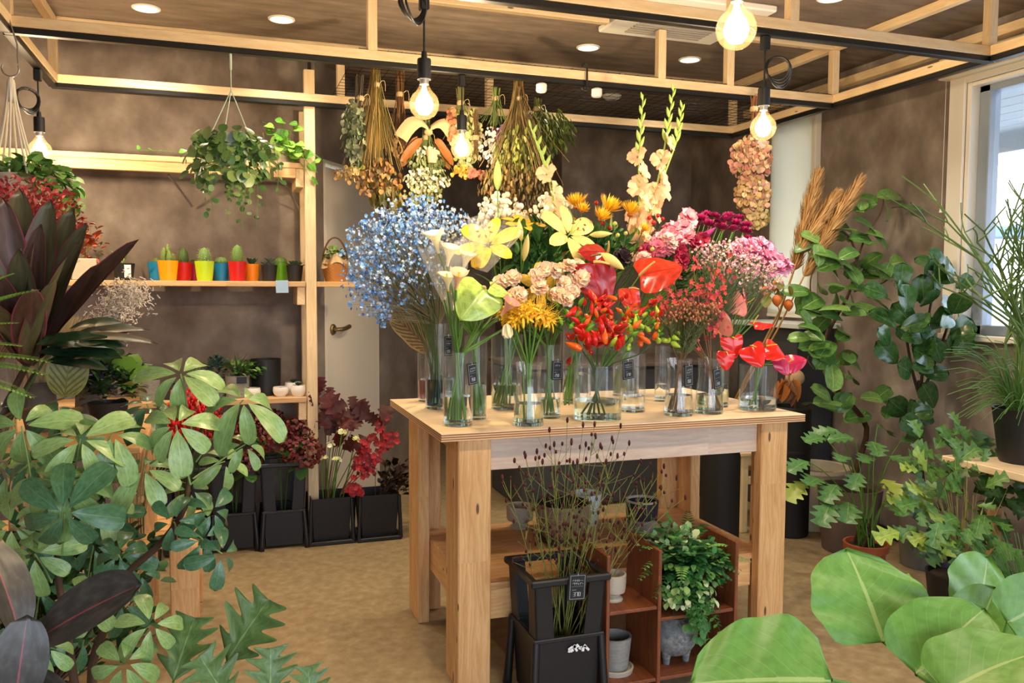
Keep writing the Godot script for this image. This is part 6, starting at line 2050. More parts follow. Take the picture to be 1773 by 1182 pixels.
	twig_fan(t, Vector3(0, 0.1, 0), Vector3(0.612, 0.595, -4.500) - t.position, Vector3(0.15, 0.1, 0.08), 12, M.stem_red, 0.003)
	# white narcissus stems
	var star := shape()
	petals(star, leaf(1.0, 0.42, 0.7, 0.4, 0.0, -0.1, 3, 2), 6, 1.2, 0.0)
	var wn := [[Vector3(0.572, 0.579, -4.380), "white narcissus, tallest in the low bucket"], [Vector3(0.512, 0.512, -4.380), "white narcissus left of the tallest one"], [Vector3(0.473, 0.455, -4.360), "lowest white narcissus, at the left"], [Vector3(0.541, 0.438, -4.360), "white narcissus in front, below the tallest"], [Vector3(0.641, 0.536, -4.380), "white narcissus leaning right beside the red orchid"]]
	for w in wn:
		var p: Vector3 = w[0]
		var f := Vector3(0.51 + rng.randf_range(-0.04, 0.04), 0.06, -4.46)
		var n := cut("white_narcissus", w[1], "narcissus", "white narcissi in the low bucket", f, Vector3(lerpf(f.x, p.x, 0.4), 0.24, -4.43), p, Vector3(0.2, 1, 0.1), 0.0045, M.stem_green)
		for k in 7:
			var d := Vector3(rng.randfn(), 0.5 + rng.randf(), rng.randfn() + 0.4).normalized()
			part("floret", star, M.narcissus if k % 3 else M.narcissus_yellow, n, Transform3D(up_basis(d).scaled(Vector3.ONE * 0.015), p + d * 0.022 - f))
	# red orchid cascade
	var orch := shape()
	petals(orch, leaf(1.0, 0.4, 0.7, 0.4, 0.1, -0.1, 3, 2), 5, 1.2, 0.0)
	var ends := [[Vector3(0.714, 0.551, -4.360), "red orchid stem rising in the low bucket"], [Vector3(0.876, 0.582, -4.400), "red orchid stem arching right towards the table"], [Vector3(0.645, 0.287, -4.320), "red orchid stem hanging over the low bucket's rim"], [Vector3(0.771, 0.458, -4.340), "dense red orchid stem in the middle of the bunch"], [Vector3(0.807, 0.609, -4.450), "red orchid stem at the top behind the others"]]
	for e in ends:
		var p: Vector3 = e[0]
		var f := Vector3(0.55, 0.06, -4.46)
		var n := cut("red_orchid", e[1], "orchid", "red orchids in the low bucket", f, Vector3(0.57, 0.25, -4.43), p, Vector3(0.5, 0.7, 0.1), 0.003, M.stem_red)
		for k in 34:
			var s := rng.randf()
			var q := Vector3(0.59, 0.3, -4.4).lerp(p, 0.35 + 0.7 * s) + jitter(0.028)
			part("floret", orch, [M.orchid_red, M.orchid_crimson][k % 2], n, Transform3D(up_basis(Vector3(rng.randfn() * 0.5, 0.3, 1), rng.randf() * 6).scaled(Vector3.ONE * rng.randf_range(0.013, 0.021)), q - f))
	# dark foliage in the last bucket
	t = thing("dark_foliage_bunch", "nearly black leaf branches in the right end bucket", "foliage bunch", Vector3(0.765, 0.05, -4.45))
	foliage(t, Vector3(0.879, 0.309, -4.420) - t.position, Vector3(0.13, 0.10, 0.09), 190, 0.05, 0.3, [lin("2c2018"), lin("3a2a1c"), lin("241c16"), lin("4a2c20")], Vector3(0, 0.1, 0))
	twig_fan(t, Vector3(0, 0.1, 0), Vector3(0.879, 0.357, -4.420) - t.position, Vector3(0.12, 0.1, 0.08), 24, M.stem_red, 0.002)
	# red artificial looking celosia left behind the schefflera
	t = thing("red_celosia_bunch", "bright red celosia heads glimpsed behind the schefflera", "celosia", Vector3(-0.215, 0.06, -4.47))
	flower_bucket("flower_bucket", "tall black flower bucket of red celosia behind the schefflera", Vector3(-0.215, 0, -4.48), 0.22, 0.23, 0.45, 0.2)
	var bag := shape()
	for k in 380:
		var c: Vector3 = [Vector3(-0.188, 0.689, -4.250), Vector3(-0.266, 0.665, -4.250), Vector3(-0.072, 0.690, -4.300), Vector3(-0.162, 0.779, -4.300)][k % 4] - t.position
		add_to(bag, puff(), Transform3D(Basis.from_euler(jitter(2)).scaled(Vector3(0.006, 0.016, 0.006)), c + Vector3(rng.randfn() * 0.05, rng.randfn() * 0.035, rng.randfn() * 0.03)), vary(lin("c8101a"), 0.3))
	part("florets", bag, M.tinted, t, Transform3D(), "", "stuff")
	twig_fan(t, Vector3.ZERO, Vector3(-0.177, 0.670, -4.280) - t.position, Vector3(0.12, 0.05, 0.05), 30, M.stem_dark, 0.003)


# a small stoneware vase; gives back the place of the stems inside it
func crock(p: Vector3, label: String) -> Vector3:
	var t := thing("stoneware_crock", label, "vase", p, "grey crocks on the left bench")
	part("body", lathe_hard([Vector2(0, 0), Vector2(0.045, 0), Vector2(0.055, 0.05), Vector2(0.05, 0.12), Vector2(0.035, 0.16), Vector2(0.03, 0.16), Vector2(0.045, 0.11)], 24), M.pot_greydark, t)
	part("lip", lathe_hard([Vector2(0.0355, 0.155), Vector2(0.04, 0.16), Vector2(0.036, 0.167), Vector2(0.03, 0.165)], 24), M.pot_greydark, t)
	return p + Vector3(0, 0.03, 0)


func build_left_group() -> void:
	rng.seed = 131
	# low slatted bench and the stand at the left
	var b := thing("plant_bench", "two tier timber plant bench at the left behind the schefflera", "bench", Vector3(-0.8, 0, -3.3))
	var o := Transform3D(Basis(), -b.position)
	for p in [[-0.205, -3.24, 0.39], [-0.205, -3.72, 0.39], [-0.36, -3.42, 0.83], [-0.62, -2.80, 0.83], [-1.45, -3.42, 0.83], [-1.45, -2.78, 0.83], [-0.205, -2.80, 0.0]]:
		if p[2] > 0: part("leg", span(Vector3(p[0], 0, p[1]), Vector3(p[0] + 0.1, p[2], p[1] - 0.05), 0.004), M.table_pine, b, o)
	part("rail", span(Vector3(-0.165, 0.2, -3.291), Vector3(-0.125, 0.29, -3.719), 0.003), M.table_pine, b, o)
	for k in 6:
		part("slat", span(Vector3(-1.5, 0.391, -3.235 - k * 0.09), Vector3(-0.215, 0.411, -3.235 - k * 0.09 - 0.075), 0.003), M.table_pine, b, o)
	part("upper_board", span(Vector3(-1.5, 0.831, -2.78), Vector3(-0.25, 0.853, -3.5), 0.003), M.table_pine, b, o)
	# cordyline in its glass vase
	var foot := Vector3(-0.70, 0.8535, -2.97)
	var v := thing("glass_vase", "tall clear glass vase holding the dark red cordyline at the left", "vase", foot)
	var pr := [Vector2(0, 0)]
	pr.append_array(cyl(0.075, 0.26))
	pr.append_array([Vector2(0.072, 0.26), Vector2(0.072, 0.014), Vector2(0, 0.014)])
	part("glass_body", lathe_hard(pr, 32), M.vase_glass, v)
	part("water", lathe_hard([Vector2(0, 0.0145), Vector2(0.071, 0.0145), Vector2(0.071, 0.12), Vector2(0, 0.12)], 24), M.water_green, v)
	var t := thing("cordyline", "big dark burgundy cordyline with pink edged strap leaves at the left", "cordyline", foot + Vector3(0, 0.02, 0))
	var root := Vector3(-0.585, 1.105, -2.950)
	part("cane", tube(PackedVector3Array([Vector3(0, 0, 0), root - t.position]), 0.012, 0.01, 8), M.bark, t)
	part("cane", tube(PackedVector3Array([Vector3(0.03, 0, 0.02), root - t.position + Vector3(0.03, -0.02, 0.03)]), 0.010, 0.008, 8), M.bark, t)
	var tips := [Vector3(-0.273, 1.485, -2.850), Vector3(-0.409, 1.547, -2.900), Vector3(-0.507, 1.619, -2.950), Vector3(-0.627, 1.606, -2.950), Vector3(-0.463, 1.598, -3.000), Vector3(-0.602, 1.643, -3.050), Vector3(-0.389, 1.429, -2.850), Vector3(-0.268, 1.260, -2.850), Vector3(-0.247, 1.188, -2.750), Vector3(-0.517, 1.474, -2.750), Vector3(-0.435, 1.441, -2.700), Vector3(-0.552, 1.455, -2.700), Vector3(-0.590, 1.389, -2.700), Vector3(-0.465, 1.374, -2.650), Vector3(-0.420, 1.479, -2.800), Vector3(-0.519, 1.531, -2.850), Vector3(-0.698, 1.512, -2.900), Vector3(-0.706, 1.406, -2.800), Vector3(-0.648, 1.526, -3.100), Vector3(-0.515, 1.530, -3.100), Vector3(-0.402, 1.378, -3.000), Vector3(-0.514, 1.341, -2.600), Vector3(-0.616, 1.309, -2.650)]
	for k in tips.size():
		var p: Vector3 = tips[k]
		var d := p - root
		var up := Vector3(-d.x * 0.3, 0.9, 0.55) if k != 7 and k != 8 else Vector3(0, 1, 0.35)
		var droop := 0.02 if k != 7 and k != 8 else 0.0
		var key := "cordy" if k != 7 and k != 8 else "cordy_arch"
		if not store.has("cordy"):
			store.cordy = leaf(1.0, 0.115, 0.5, 0.62, 0.03, 0.35, 14, 4, 0.01)
			store.cordy_arch = leaf(1.0, 0.085, 0.5, 0.6, 0.45, 0.3, 16, 4, 0.01)
		var l := d.length()
		if key == "cordy_arch": d += Vector3(0, l * 0.42, 0)
		part("leaf", store[key], M.cordyline if k % 3 else M.cordyline_pink, t, at_point(root - t.position + jitter(0.015), d, up, l * 1.02))
	# dark glossy leaves below
	t = thing("dark_leaf_bunch", "stack of dark green glossy leaves pointing right below the cordyline", "foliage", foot + Vector3(0.03, 0.03, 0.02))
	for k in 15:
		var q: Vector3 = [Vector3(-0.515, 1.180, -2.900), Vector3(-0.483, 1.156, -2.850), Vector3(-0.499, 1.129, -2.850), Vector3(-0.478, 1.196, -2.920), Vector3(-0.513, 1.168, -2.800)][k % 5] + jitter(0.02)
		part("leaf", leaf_cached("darkleaf", 0.2, 0.045), M.dark_leaf, t, at_point(q - t.position, Vector3(1.0, 0.22 + rng.randf_range(-0.25, 0.2), rng.randf_range(-0.4, 0.5)), Vector3(0, 1, 0.4), rng.randf_range(0.75, 1.1)))
	part("stalk", tube(PackedVector3Array([Vector3.ZERO, Vector3(-0.504, 1.154, -2.880) - t.position]), 0.006, 0.004, 6), M.stem_dark, t)
	# calathea leaf in front of the vase
	var h := Vector3(-0.476, 0.998, -2.900)
	var ca := cut("calathea_leaf", "yellow green banded calathea leaf beside the left glass vase", "leaf", "", Vector3(-0.655, 0.875, -2.93), Vector3(-0.645, 0.95, -2.92), h, Vector3(0, 1, 0), 0.004, M.calla_stalk)
	part("blade", leaf(0.17, 0.06, 0.5, 0.5, 0.1, 0.12, 12, 6), M.calathea_green, ca, at_point(h - ca.position, Vector3(0.15, 1, 0.1), Vector3(0.1, 0.1, 1), 1.0))
	# white coral-like dried twigs and pale grass behind
	t = thing("white_dried_bunch", "white crinkled dried flower bunch in front of the shelf wall", "dried flowers", crock(Vector3(-0.46, 0.8535, -3.33), "small grey crock of white dried flowers on the left bench"))
	var bag := shape()
	for k in 900:
		var c: Vector3 = [Vector3(-0.336, 1.309, -3.250), Vector3(-0.355, 1.268, -3.250), Vector3(-0.394, 1.207, -3.250), Vector3(-0.312, 1.320, -3.200)][k % 4]
		var p := c + Vector3(rng.randfn() * 0.035, rng.randfn() * 0.028, rng.randfn() * 0.03)
		add_to(bag, tube(PackedVector3Array([p - t.position, p + jitter(0.009) - t.position, p + jitter(0.014) - t.position]), 0.0026, 0.0018, 3))
	part("florets", bag, M.dried_white, t, Transform3D(), "", "stuff")
	twig_fan(t, Vector3.ZERO, Vector3(-0.366, 1.238, -3.250) - t.position, Vector3(0.08, 0.06, 0.04), 20, M.dry_brown, 0.002)
	t = thing("dried_grass_bunch", "pale beige dried grass behind the cordyline", "dried grass", crock(Vector3(-0.60, 0.8535, -3.2), "small grey crock of beige grass on the left bench"))
	bag = shape()
	for k in 220:
		var p := Vector3(-0.496, 1.242, -3.150) + Vector3(rng.randfn() * 0.09, rng.randfn() * 0.03, rng.randfn() * 0.05)
		add_to(bag, leaf_cached("grassblade", 0.15, 0.005), at_point(Vector3(rng.randfn() * 0.02, 0.1, 0), p - t.position - Vector3(0, 0.1, 0), Vector3.BACK, rng.randf_range(1.4, 2.1)), vary(lin("b8a47c"), 0.25))
	part("blades", bag, M.tinted_matt, t, Transform3D(), "", "stuff")
	part("tie", tube(PackedVector3Array([Vector3(0, 0, 0), Vector3(0, 0.12, 0)]), 0.02, 0.025, 10), M.twine, t)
	# purple flowered small plant and the lime leaf
	t = thing("purple_flower_plant", "leafy plant dotted with small purple flowers beside the left vase", "potted plant", Vector3(-0.38, 0.8535, -3.12))
	foliage(t, Vector3(-0.395, 1.033, -3.150) - t.position, Vector3(0.13, 0.09, 0.09), 420, 0.042, 0.35, [lin("2f4a24"), lin("3f6230"), lin("24401e")], Vector3(0, 0.1, 0))
	foliage(t, Vector3(-0.389, 1.028, -3.100) - t.position, Vector3(0.10, 0.075, 0.07), 60, 0.016, 0.45, [lin("6a5a9a"), lin("8070b0")], Vector3(0, 0.1, 0), 0.0, "petals")
	foliage(t, Vector3(-0.296, 1.025, -3.100) - t.position, Vector3(0.03, 0.05, 0.03), 12, 0.08, 0.42, [lin("7aa03c"), lin("8ab048")], Vector3(0.1, 0.05, 0), 0.2, "lime_leaves")
	pot_plain(t, 0.05, 0.065, 0.1, M.pot_c_black)
	# red nandina bunch under the macrame pot
	t = thing("red_leaf_bunch", "bunch of fine red nandina like leaves at the far left under the ivy", "foliage bunch", crock(Vector3(-0.86, 0.8535, -3.35), "small grey crock of red nandina on the left bench"))
	foliage(t, Vector3(-0.635, 1.591, -3.250) - t.position, Vector3(0.18, 0.13, 0.11), 1300, 0.024, 0.25, [lin("c8424a"), lin("da6462"), lin("a83440"), lin("e08a78"), lin("c05040")], Vector3(0, 0.1, 0))
	foliage(t, Vector3(-0.550, 1.498, -3.250) - t.position, Vector3(0.10, 0.10, 0.08), 300, 0.026, 0.25, [lin("b8432c"), lin("c8602c"), lin("8e2c20")], Vector3(0, 0.1, 0))
	foliage(t, Vector3(-0.470, 1.517, -3.200) - t.position, Vector3(0.07, 0.07, 0.05), 90, 0.03, 0.25, [lin("c0502c"), lin("a83c22")], Vector3(0, 0.1, 0))
	twig_fan(t, Vector3.ZERO, Vector3(-0.610, 1.556, -3.250) - t.position, Vector3(0.18, 0.14, 0.1), 70, M.stem_red, 0.002)
	# macrame hanger with ivy
	var top := Vector3(-0.720, 2.124, -3.514)
	t = thing("macrame_hanger", "cream macrame plant hanger hooked on the timber frame at the far left", "macrame hanger", top)
	var hook := PackedVector3Array()
	for k in 11:
		var a := -PI * 0.15 + PI * 1.3 * k / 10.0
		hook.append(Vector3(0.028 * cos(a), -0.02 - 0.028 * sin(a) + 0.03, 0))
	part("hook", tube(hook, 0.003, 0.003, 6), M.steel, t)
	part("hook", tube(PackedVector3Array([Vector3(0.026, 0.03, 0), Vector3(0.024, 0.1, 0), Vector3(0.0, 0.19, 0)]), 0.003, 0.003, 6), M.steel, t)
	for k in 8:
		var a := TAU * k / 8.0
		part("cord", tube(curve(Vector3(cos(a) * 0.008, -0.03, sin(a) * 0.008), Vector3(cos(a) * 0.02, -0.18, sin(a) * 0.02), Vector3(cos(a) * 0.075, -0.37, sin(a) * 0.075), 6), 0.004, 0.004, 6), M.macrame, t)
	part("knot", lathe([Vector2(0.006, -0.02), Vector2(0.014, -0.04), Vector2(0.016, -0.09), Vector2(0.010, -0.11)], 10), M.macrame, t)
	var iv := thing("ivy_pot", "ivy trailing from the pot in the macrame hanger", "potted plant", top + Vector3(0, -0.50, 0))
	pot_plain(iv, 0.05, 0.072, 0.13, M.pot_white)
	foliage(iv, Vector3(0.05, 0.13, 0.0), Vector3(0.12, 0.06, 0.1), 170, 0.045, 0.42, [lin("4a7a30"), lin("6a9a44"), lin("8ab85a")], Vector3(0, 0.05, 0))
	foliage(iv, Vector3(0.15, 0.07, 0.02), Vector3(0.07, 0.09, 0.06), 110, 0.045, 0.42, [lin("6a9a44"), lin("8ab85a"), lin("9cc46a")], Vector3(0, 0.1, 0), 0.5)
	# dried stems bundle standing on the bench
	t = thing("dried_stem_bundle", "bundle of pale dried stems standing behind the schefflera branch", "dried stems", Vector3(-0.33, 0.4115, -3.4))
	bag = shape()
	for k in 190:
		var a := rng.randf() * TAU
		var r := rng.randf() * 0.035
		var q := Vector3(cos(a) * r, 0.0, sin(a) * r)
		add_to(bag, tube(curve(q, q * 0.6 + Vector3(0, 0.15, 0), q * 3.2 + Vector3(rng.randfn() * 0.02, rng.randf_range(0.26, 0.36), 0), 4), 0.0018, 0.001, 3), Transform3D(), vary(lin("b39a6c"), 0.3))
	part("stalks", bag, M.tinted_matt, t, Transform3D(), "", "stuff")
	part("tie", lathe([Vector2(0.03, 0.12), Vector2(0.033, 0.13), Vector2(0.03, 0.145)], 14), M.twine, t)


# ---------------------------------------------------------------- potted plants

# fan of leaflets at the end of a stalk; thing > leaf (stalk) > leaflet
func schefflera_leaf(t: Node3D, from: Vector3, hub: Vector3, face: Vector3, l: float, n: int, m: Material, spin: float, sag := 0.35) -> void:
	if not store.has("scheff"): store.scheff = [leaf(1.0, 0.225, 0.9, 0.42, 0.25, 0.16, 12, 4, 0.015), leaf(1.0, 0.21, 0.9, 0.46, 0.45, 0.24, 12, 4, 0.02), leaf(1.0, 0.19, 0.85, 0.46, 0.65, 0.3, 12, 4, 0.02)]
	var st := part("leaf", tube(curve(from - t.position, from.lerp(hub, 0.5) + Vector3(0, 0.01, 0) - t.position, hub - t.position, 5), 0.0026, 0.0019, 5), M.scheff_stalk, t)
	var b := up_basis(face, spin)
	for k in n:
		var a := TAU * k / n
		var d := b * Vector3(cos(a), -sag * rng.randf_range(0.4, 1.2), sin(a))
		var p := hub - t.position + d * 0.013
		part("leaflet", store.scheff[rng.randi() % 3], m, st, at_point(p, d + jitter(0.16), face + jitter(0.25), l * rng.randf_range(0.68, 1.1)))


func build_schefflera() -> void:
	rng.seed = 141
	var foot := Vector3(-0.30, 0.0, -2.12)
	var t := thing("schefflera", "large green schefflera filling the left foreground", "schefflera", foot)
	part("pot", pot_shape(0.11, 0.14, 0.24, 0.008), M.pot_grey, t)
	part("soil", soil_disc(0.13, 0.22), M.soil, t)
	var trunk := [foot + Vector3(0, 0.2, 0), Vector3(-0.321, 0.421, -2.221), Vector3(-0.244, 0.634, -2.209), Vector3(-0.162, 0.712, -2.186), Vector3(-0.102, 0.791, -2.224), Vector3(-0.089, 0.897, -2.279), Vector3(-0.046, 1.009, -2.325)]
	var pts := PackedVector3Array()
	var c3 := Curve3D.new()
	for p in trunk: c3.add_point(p - foot)
	for k in 24: pts.append(c3.sample_baked(c3.get_baked_length() * k / 23.0, true))
	part("trunk", tube(pts, 0.013, 0.005, 8), M.bark, t)
	var tr2 := [foot + Vector3(-0.02, 0.2, 0.02), Vector3(-0.356, 0.506, -2.133), Vector3(-0.379, 0.695, -2.154), Vector3(-0.373, 0.817, -2.213), Vector3(-0.354, 0.917, -2.266)]
	var p2 := PackedVector3Array()
	var c4 := Curve3D.new()
	for p in tr2: c4.add_point(p - foot)
	for k in 20: p2.append(c4.sample_baked(c4.get_baked_length() * k / 19.0, true))
	part("trunk", tube(p2, 0.012, 0.005, 8), M.bark, t)
	# hub, stalk root, face, leaflet length, leaflets
	var w := [
		[Vector3(-0.109, 1.123, -2.302), Vector3(-0.081, 0.957, -2.281), Vector3(-0.1, 0.8, 0.75), 0.118, 7],
		[Vector3(0.043, 1.057, -2.244), Vector3(-0.075, 0.897, -2.274), Vector3(0.1, 0.75, 0.6), 0.135, 7],
		[Vector3(-0.117, 1.008, -2.190), Vector3(-0.088, 0.850, -2.223), Vector3(0.0, 0.55, 0.9), 0.125, 8],
		[Vector3(-0.453, 1.021, -2.201), Vector3(-0.427, 0.857, -2.181), Vector3(-0.1, 0.35, 1.0), 0.125, 7],
		[Vector3(-0.323, 0.992, -2.154), Vector3(-0.360, 0.817, -2.208), Vector3(0.1, 0.7, 0.7), 0.125, 7],
		[Vector3(-0.259, 0.994, -2.185), Vector3(-0.333, 0.858, -2.202), Vector3(0.2, 0.6, 0.8), 0.12, 7],
		[Vector3(-0.353, 0.902, -2.106), Vector3(-0.362, 0.762, -2.152), Vector3(0.0, 0.55, 0.85), 0.13, 8],
		[Vector3(-0.343, 0.846, -2.045), Vector3(-0.362, 0.732, -2.119), Vector3(0.1, 0.25, 1.0), 0.13, 7],
		[Vector3(-0.193, 0.901, -2.209), Vector3(-0.143, 0.768, -2.215), Vector3(0.0, 0.7, 0.7), 0.12, 7],
		[Vector3(0.047, 0.933, -2.288), Vector3(-0.089, 0.845, -2.244), Vector3(0.2, 0.7, 0.7), 0.075, 6],
		[Vector3(-0.036, 0.799, -2.148), Vector3(-0.102, 0.768, -2.201), Vector3(0.35, 0.5, 0.7), 0.085, 7],
		[Vector3(-0.124, 0.783, -2.125), Vector3(-0.121, 0.755, -2.175), Vector3(-0.1, 0.3, 1.0), 0.075, 6],
		[Vector3(-0.057, 0.742, -2.099), Vector3(-0.114, 0.762, -2.173), Vector3(0.3, 0.4, 0.8), 0.085, 7],
		[Vector3(-0.014, 0.708, -2.082), Vector3(-0.087, 0.740, -2.141), Vector3(0.4, 0.3, 0.8), 0.08, 6],
		[Vector3(-0.169, 0.579, -2.020), Vector3(-0.254, 0.480, -2.096), Vector3(0.1, 0.6, 0.8), 0.095, 7],
		[Vector3(-0.223, 0.512, -1.981), Vector3(-0.279, 0.469, -2.051), Vector3(0.0, 0.5, 0.9), 0.085, 7],
		[Vector3(-0.443, 0.927, -2.245), Vector3(-0.400, 0.789, -2.220), Vector3(-0.3, 0.7, 0.6), 0.11, 7],
		[Vector3(-0.479, 0.789, -2.195), Vector3(-0.416, 0.735, -2.169), Vector3(-0.3, 0.5, 0.8), 0.11, 7],
		[Vector3(-0.418, 0.738, -2.117), Vector3(-0.388, 0.662, -2.133), Vector3(-0.1, 0.5, 0.8), 0.10, 7],
		[Vector3(-0.256, 0.690, -2.217), Vector3(-0.231, 0.620, -2.203), Vector3(0.0, 0.5, 0.8), 0.09, 7],
		[Vector3(-0.302, 0.792, -2.346), Vector3(-0.338, 0.718, -2.300), Vector3(0.2, 0.6, 0.7), 0.10, 7],
		[Vector3(-0.092, 0.811, -2.328), Vector3(-0.096, 0.801, -2.243), Vector3(0.3, 0.6, 0.6), 0.09, 6],
		[Vector3(-0.201, 1.031, -2.433), Vector3(-0.149, 0.886, -2.352), Vector3(0.0, 0.85, 0.5), 0.10, 7],
		[Vector3(-0.324, 0.595, -2.181), Vector3(-0.360, 0.575, -2.171), Vector3(0.1, 0.5, 0.8), 0.09, 7],
		[Vector3(-0.528, 0.876, -2.376), Vector3(-0.423, 0.775, -2.280), Vector3(-0.3, 0.6, 0.7), 0.10, 7],
		[Vector3(-0.421, 1.007, -2.454), Vector3(-0.376, 0.877, -2.324), Vector3(0.0, 0.85, 0.5), 0.10, 7],
		[Vector3(-0.005, 0.877, -2.355), Vector3(-0.083, 0.853, -2.274), Vector3(0.4, 0.6, 0.6), 0.085, 6],
		[Vector3(-0.386, 0.549, -2.040), Vector3(-0.359, 0.488, -2.112), Vector3(0.0, 0.5, 0.9), 0.09, 7]]
	for k in w.size():
		var q: Array = w[k]
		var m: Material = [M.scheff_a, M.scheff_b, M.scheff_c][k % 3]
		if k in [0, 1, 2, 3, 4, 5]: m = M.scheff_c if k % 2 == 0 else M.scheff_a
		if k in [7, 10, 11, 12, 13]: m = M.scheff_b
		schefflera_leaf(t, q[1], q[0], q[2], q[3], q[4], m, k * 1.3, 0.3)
	var corner := Vector3(-0.580, 0.874, -2.553)
	var across := Vector3(-0.211, 0.876, -2.426) - corner
	var downward := Vector3(-0.589, 0.329, -2.519) - corner
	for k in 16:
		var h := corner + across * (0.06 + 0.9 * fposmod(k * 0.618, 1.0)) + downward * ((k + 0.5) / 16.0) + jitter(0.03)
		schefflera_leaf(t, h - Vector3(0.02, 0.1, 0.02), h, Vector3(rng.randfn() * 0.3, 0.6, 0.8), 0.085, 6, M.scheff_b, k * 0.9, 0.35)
	# a small leafy shrub in its shade
	var s := thing("small_leaved_shrub", "small leaved green shrub low behind the schefflera", "potted plant", Vector3(-0.52, 0.0, -2.62))
	pot_plain(s, 0.08, 0.1, 0.18, M.pot_c_black)
	var c := Vector3(-0.437, 0.441, -2.740) - s.position
	foliage(s, c, Vector3(0.24, 0.28, 0.16), 620, 0.055, 0.32, [lin("24481f"), lin("315a28"), lin("1c3a1a"), lin("3f6a30")], Vector3(0, 0, 0))
	twig_fan(s, Vector3(0, 0.16, 0), c, Vector3(0.26, 0.22, 0.14), 46, M.bark, 0.003)
	# asparagus-like fronds at the left edge
	var f := thing("fern", "pale green feathery fronds reaching in at the left edge", "fern", Vector3(-0.700, 1.151, -2.052))
	var fr := shape()
	var tips := [Vector3(-0.367, 1.340, -1.981), Vector3(-0.337, 1.193, -1.908), Vector3(-0.409, 1.270, -1.991), Vector3(-0.346, 1.167, -1.909), Vector3(-0.428, 1.374, -2.058), Vector3(-0.413, 1.218, -2.042), Vector3(-0.369, 1.120, -1.914)]
	var pin := leaf(1.0, 0.16, 0.5, 0.5, 0.1, 0.1, 3, 2)
	for p in tips:
		var d: Vector3 = p - f.position
		var q := curve(Vector3.ZERO, d * 0.5 + Vector3(0, 0.06, 0), d, 40)
		add_to(fr, tube(q, 0.002, 0.0008, 4), Transform3D(), lin("7a9a4a"))
		for k in range(4, 40):
			var s0 := 1.0 - pow(k / 40.0, 2.0) * 0.8
			for sd in [-1, 1]:
				var dir := (q[k] - q[k - 1]).normalized()
				var side: Vector3 = dir.cross(Vector3.UP).normalized() * sd
				for j in 3: add_to(fr, pin, at_point(q[k] + (dir * 0.35 + side).normalized() * 0.012 * j * s0, dir * 0.8 + side * (0.9 - 0.2 * j) + Vector3(0, 0.1 * j, 0), Vector3.UP, 0.042 * s0), vary(lin("98c458"), 0.18))
	part("fronds", fr, M.tinted, f, Transform3D(), "", "stuff")
	part("crown", ball(0.02, 8, 6), M.bark, f)
	part("pot", pot_shape(0.05, 0.07, 0.12), M.pot_white, f, Transform3D(Basis(), Vector3(0, -0.13, 0)))
	part("soil", soil_disc(0.06, -0.025), M.soil, f)
	var ped := thing("pedestal", "slim timber pedestal under the fern just outside the left edge", "pedestal", Vector3(f.position.x, 0, f.position.z))
	part("top", box(Vector3(0.22, 0.025, 0.22), 0.003), M.table_pine, ped, Transform3D(Basis(), Vector3(0, f.position.y - 0.1435, 0)))
	for q in [[-1, -1], [1, -1], [-1, 1], [1, 1]]: part("leg", box(Vector3(0.03, f.position.y - 0.1565, 0.03), 0.003), M.table_pine, ped, Transform3D(Basis(), Vector3(q[0] * 0.085, (f.position.y - 0.1565) / 2, q[1] * 0.085)))


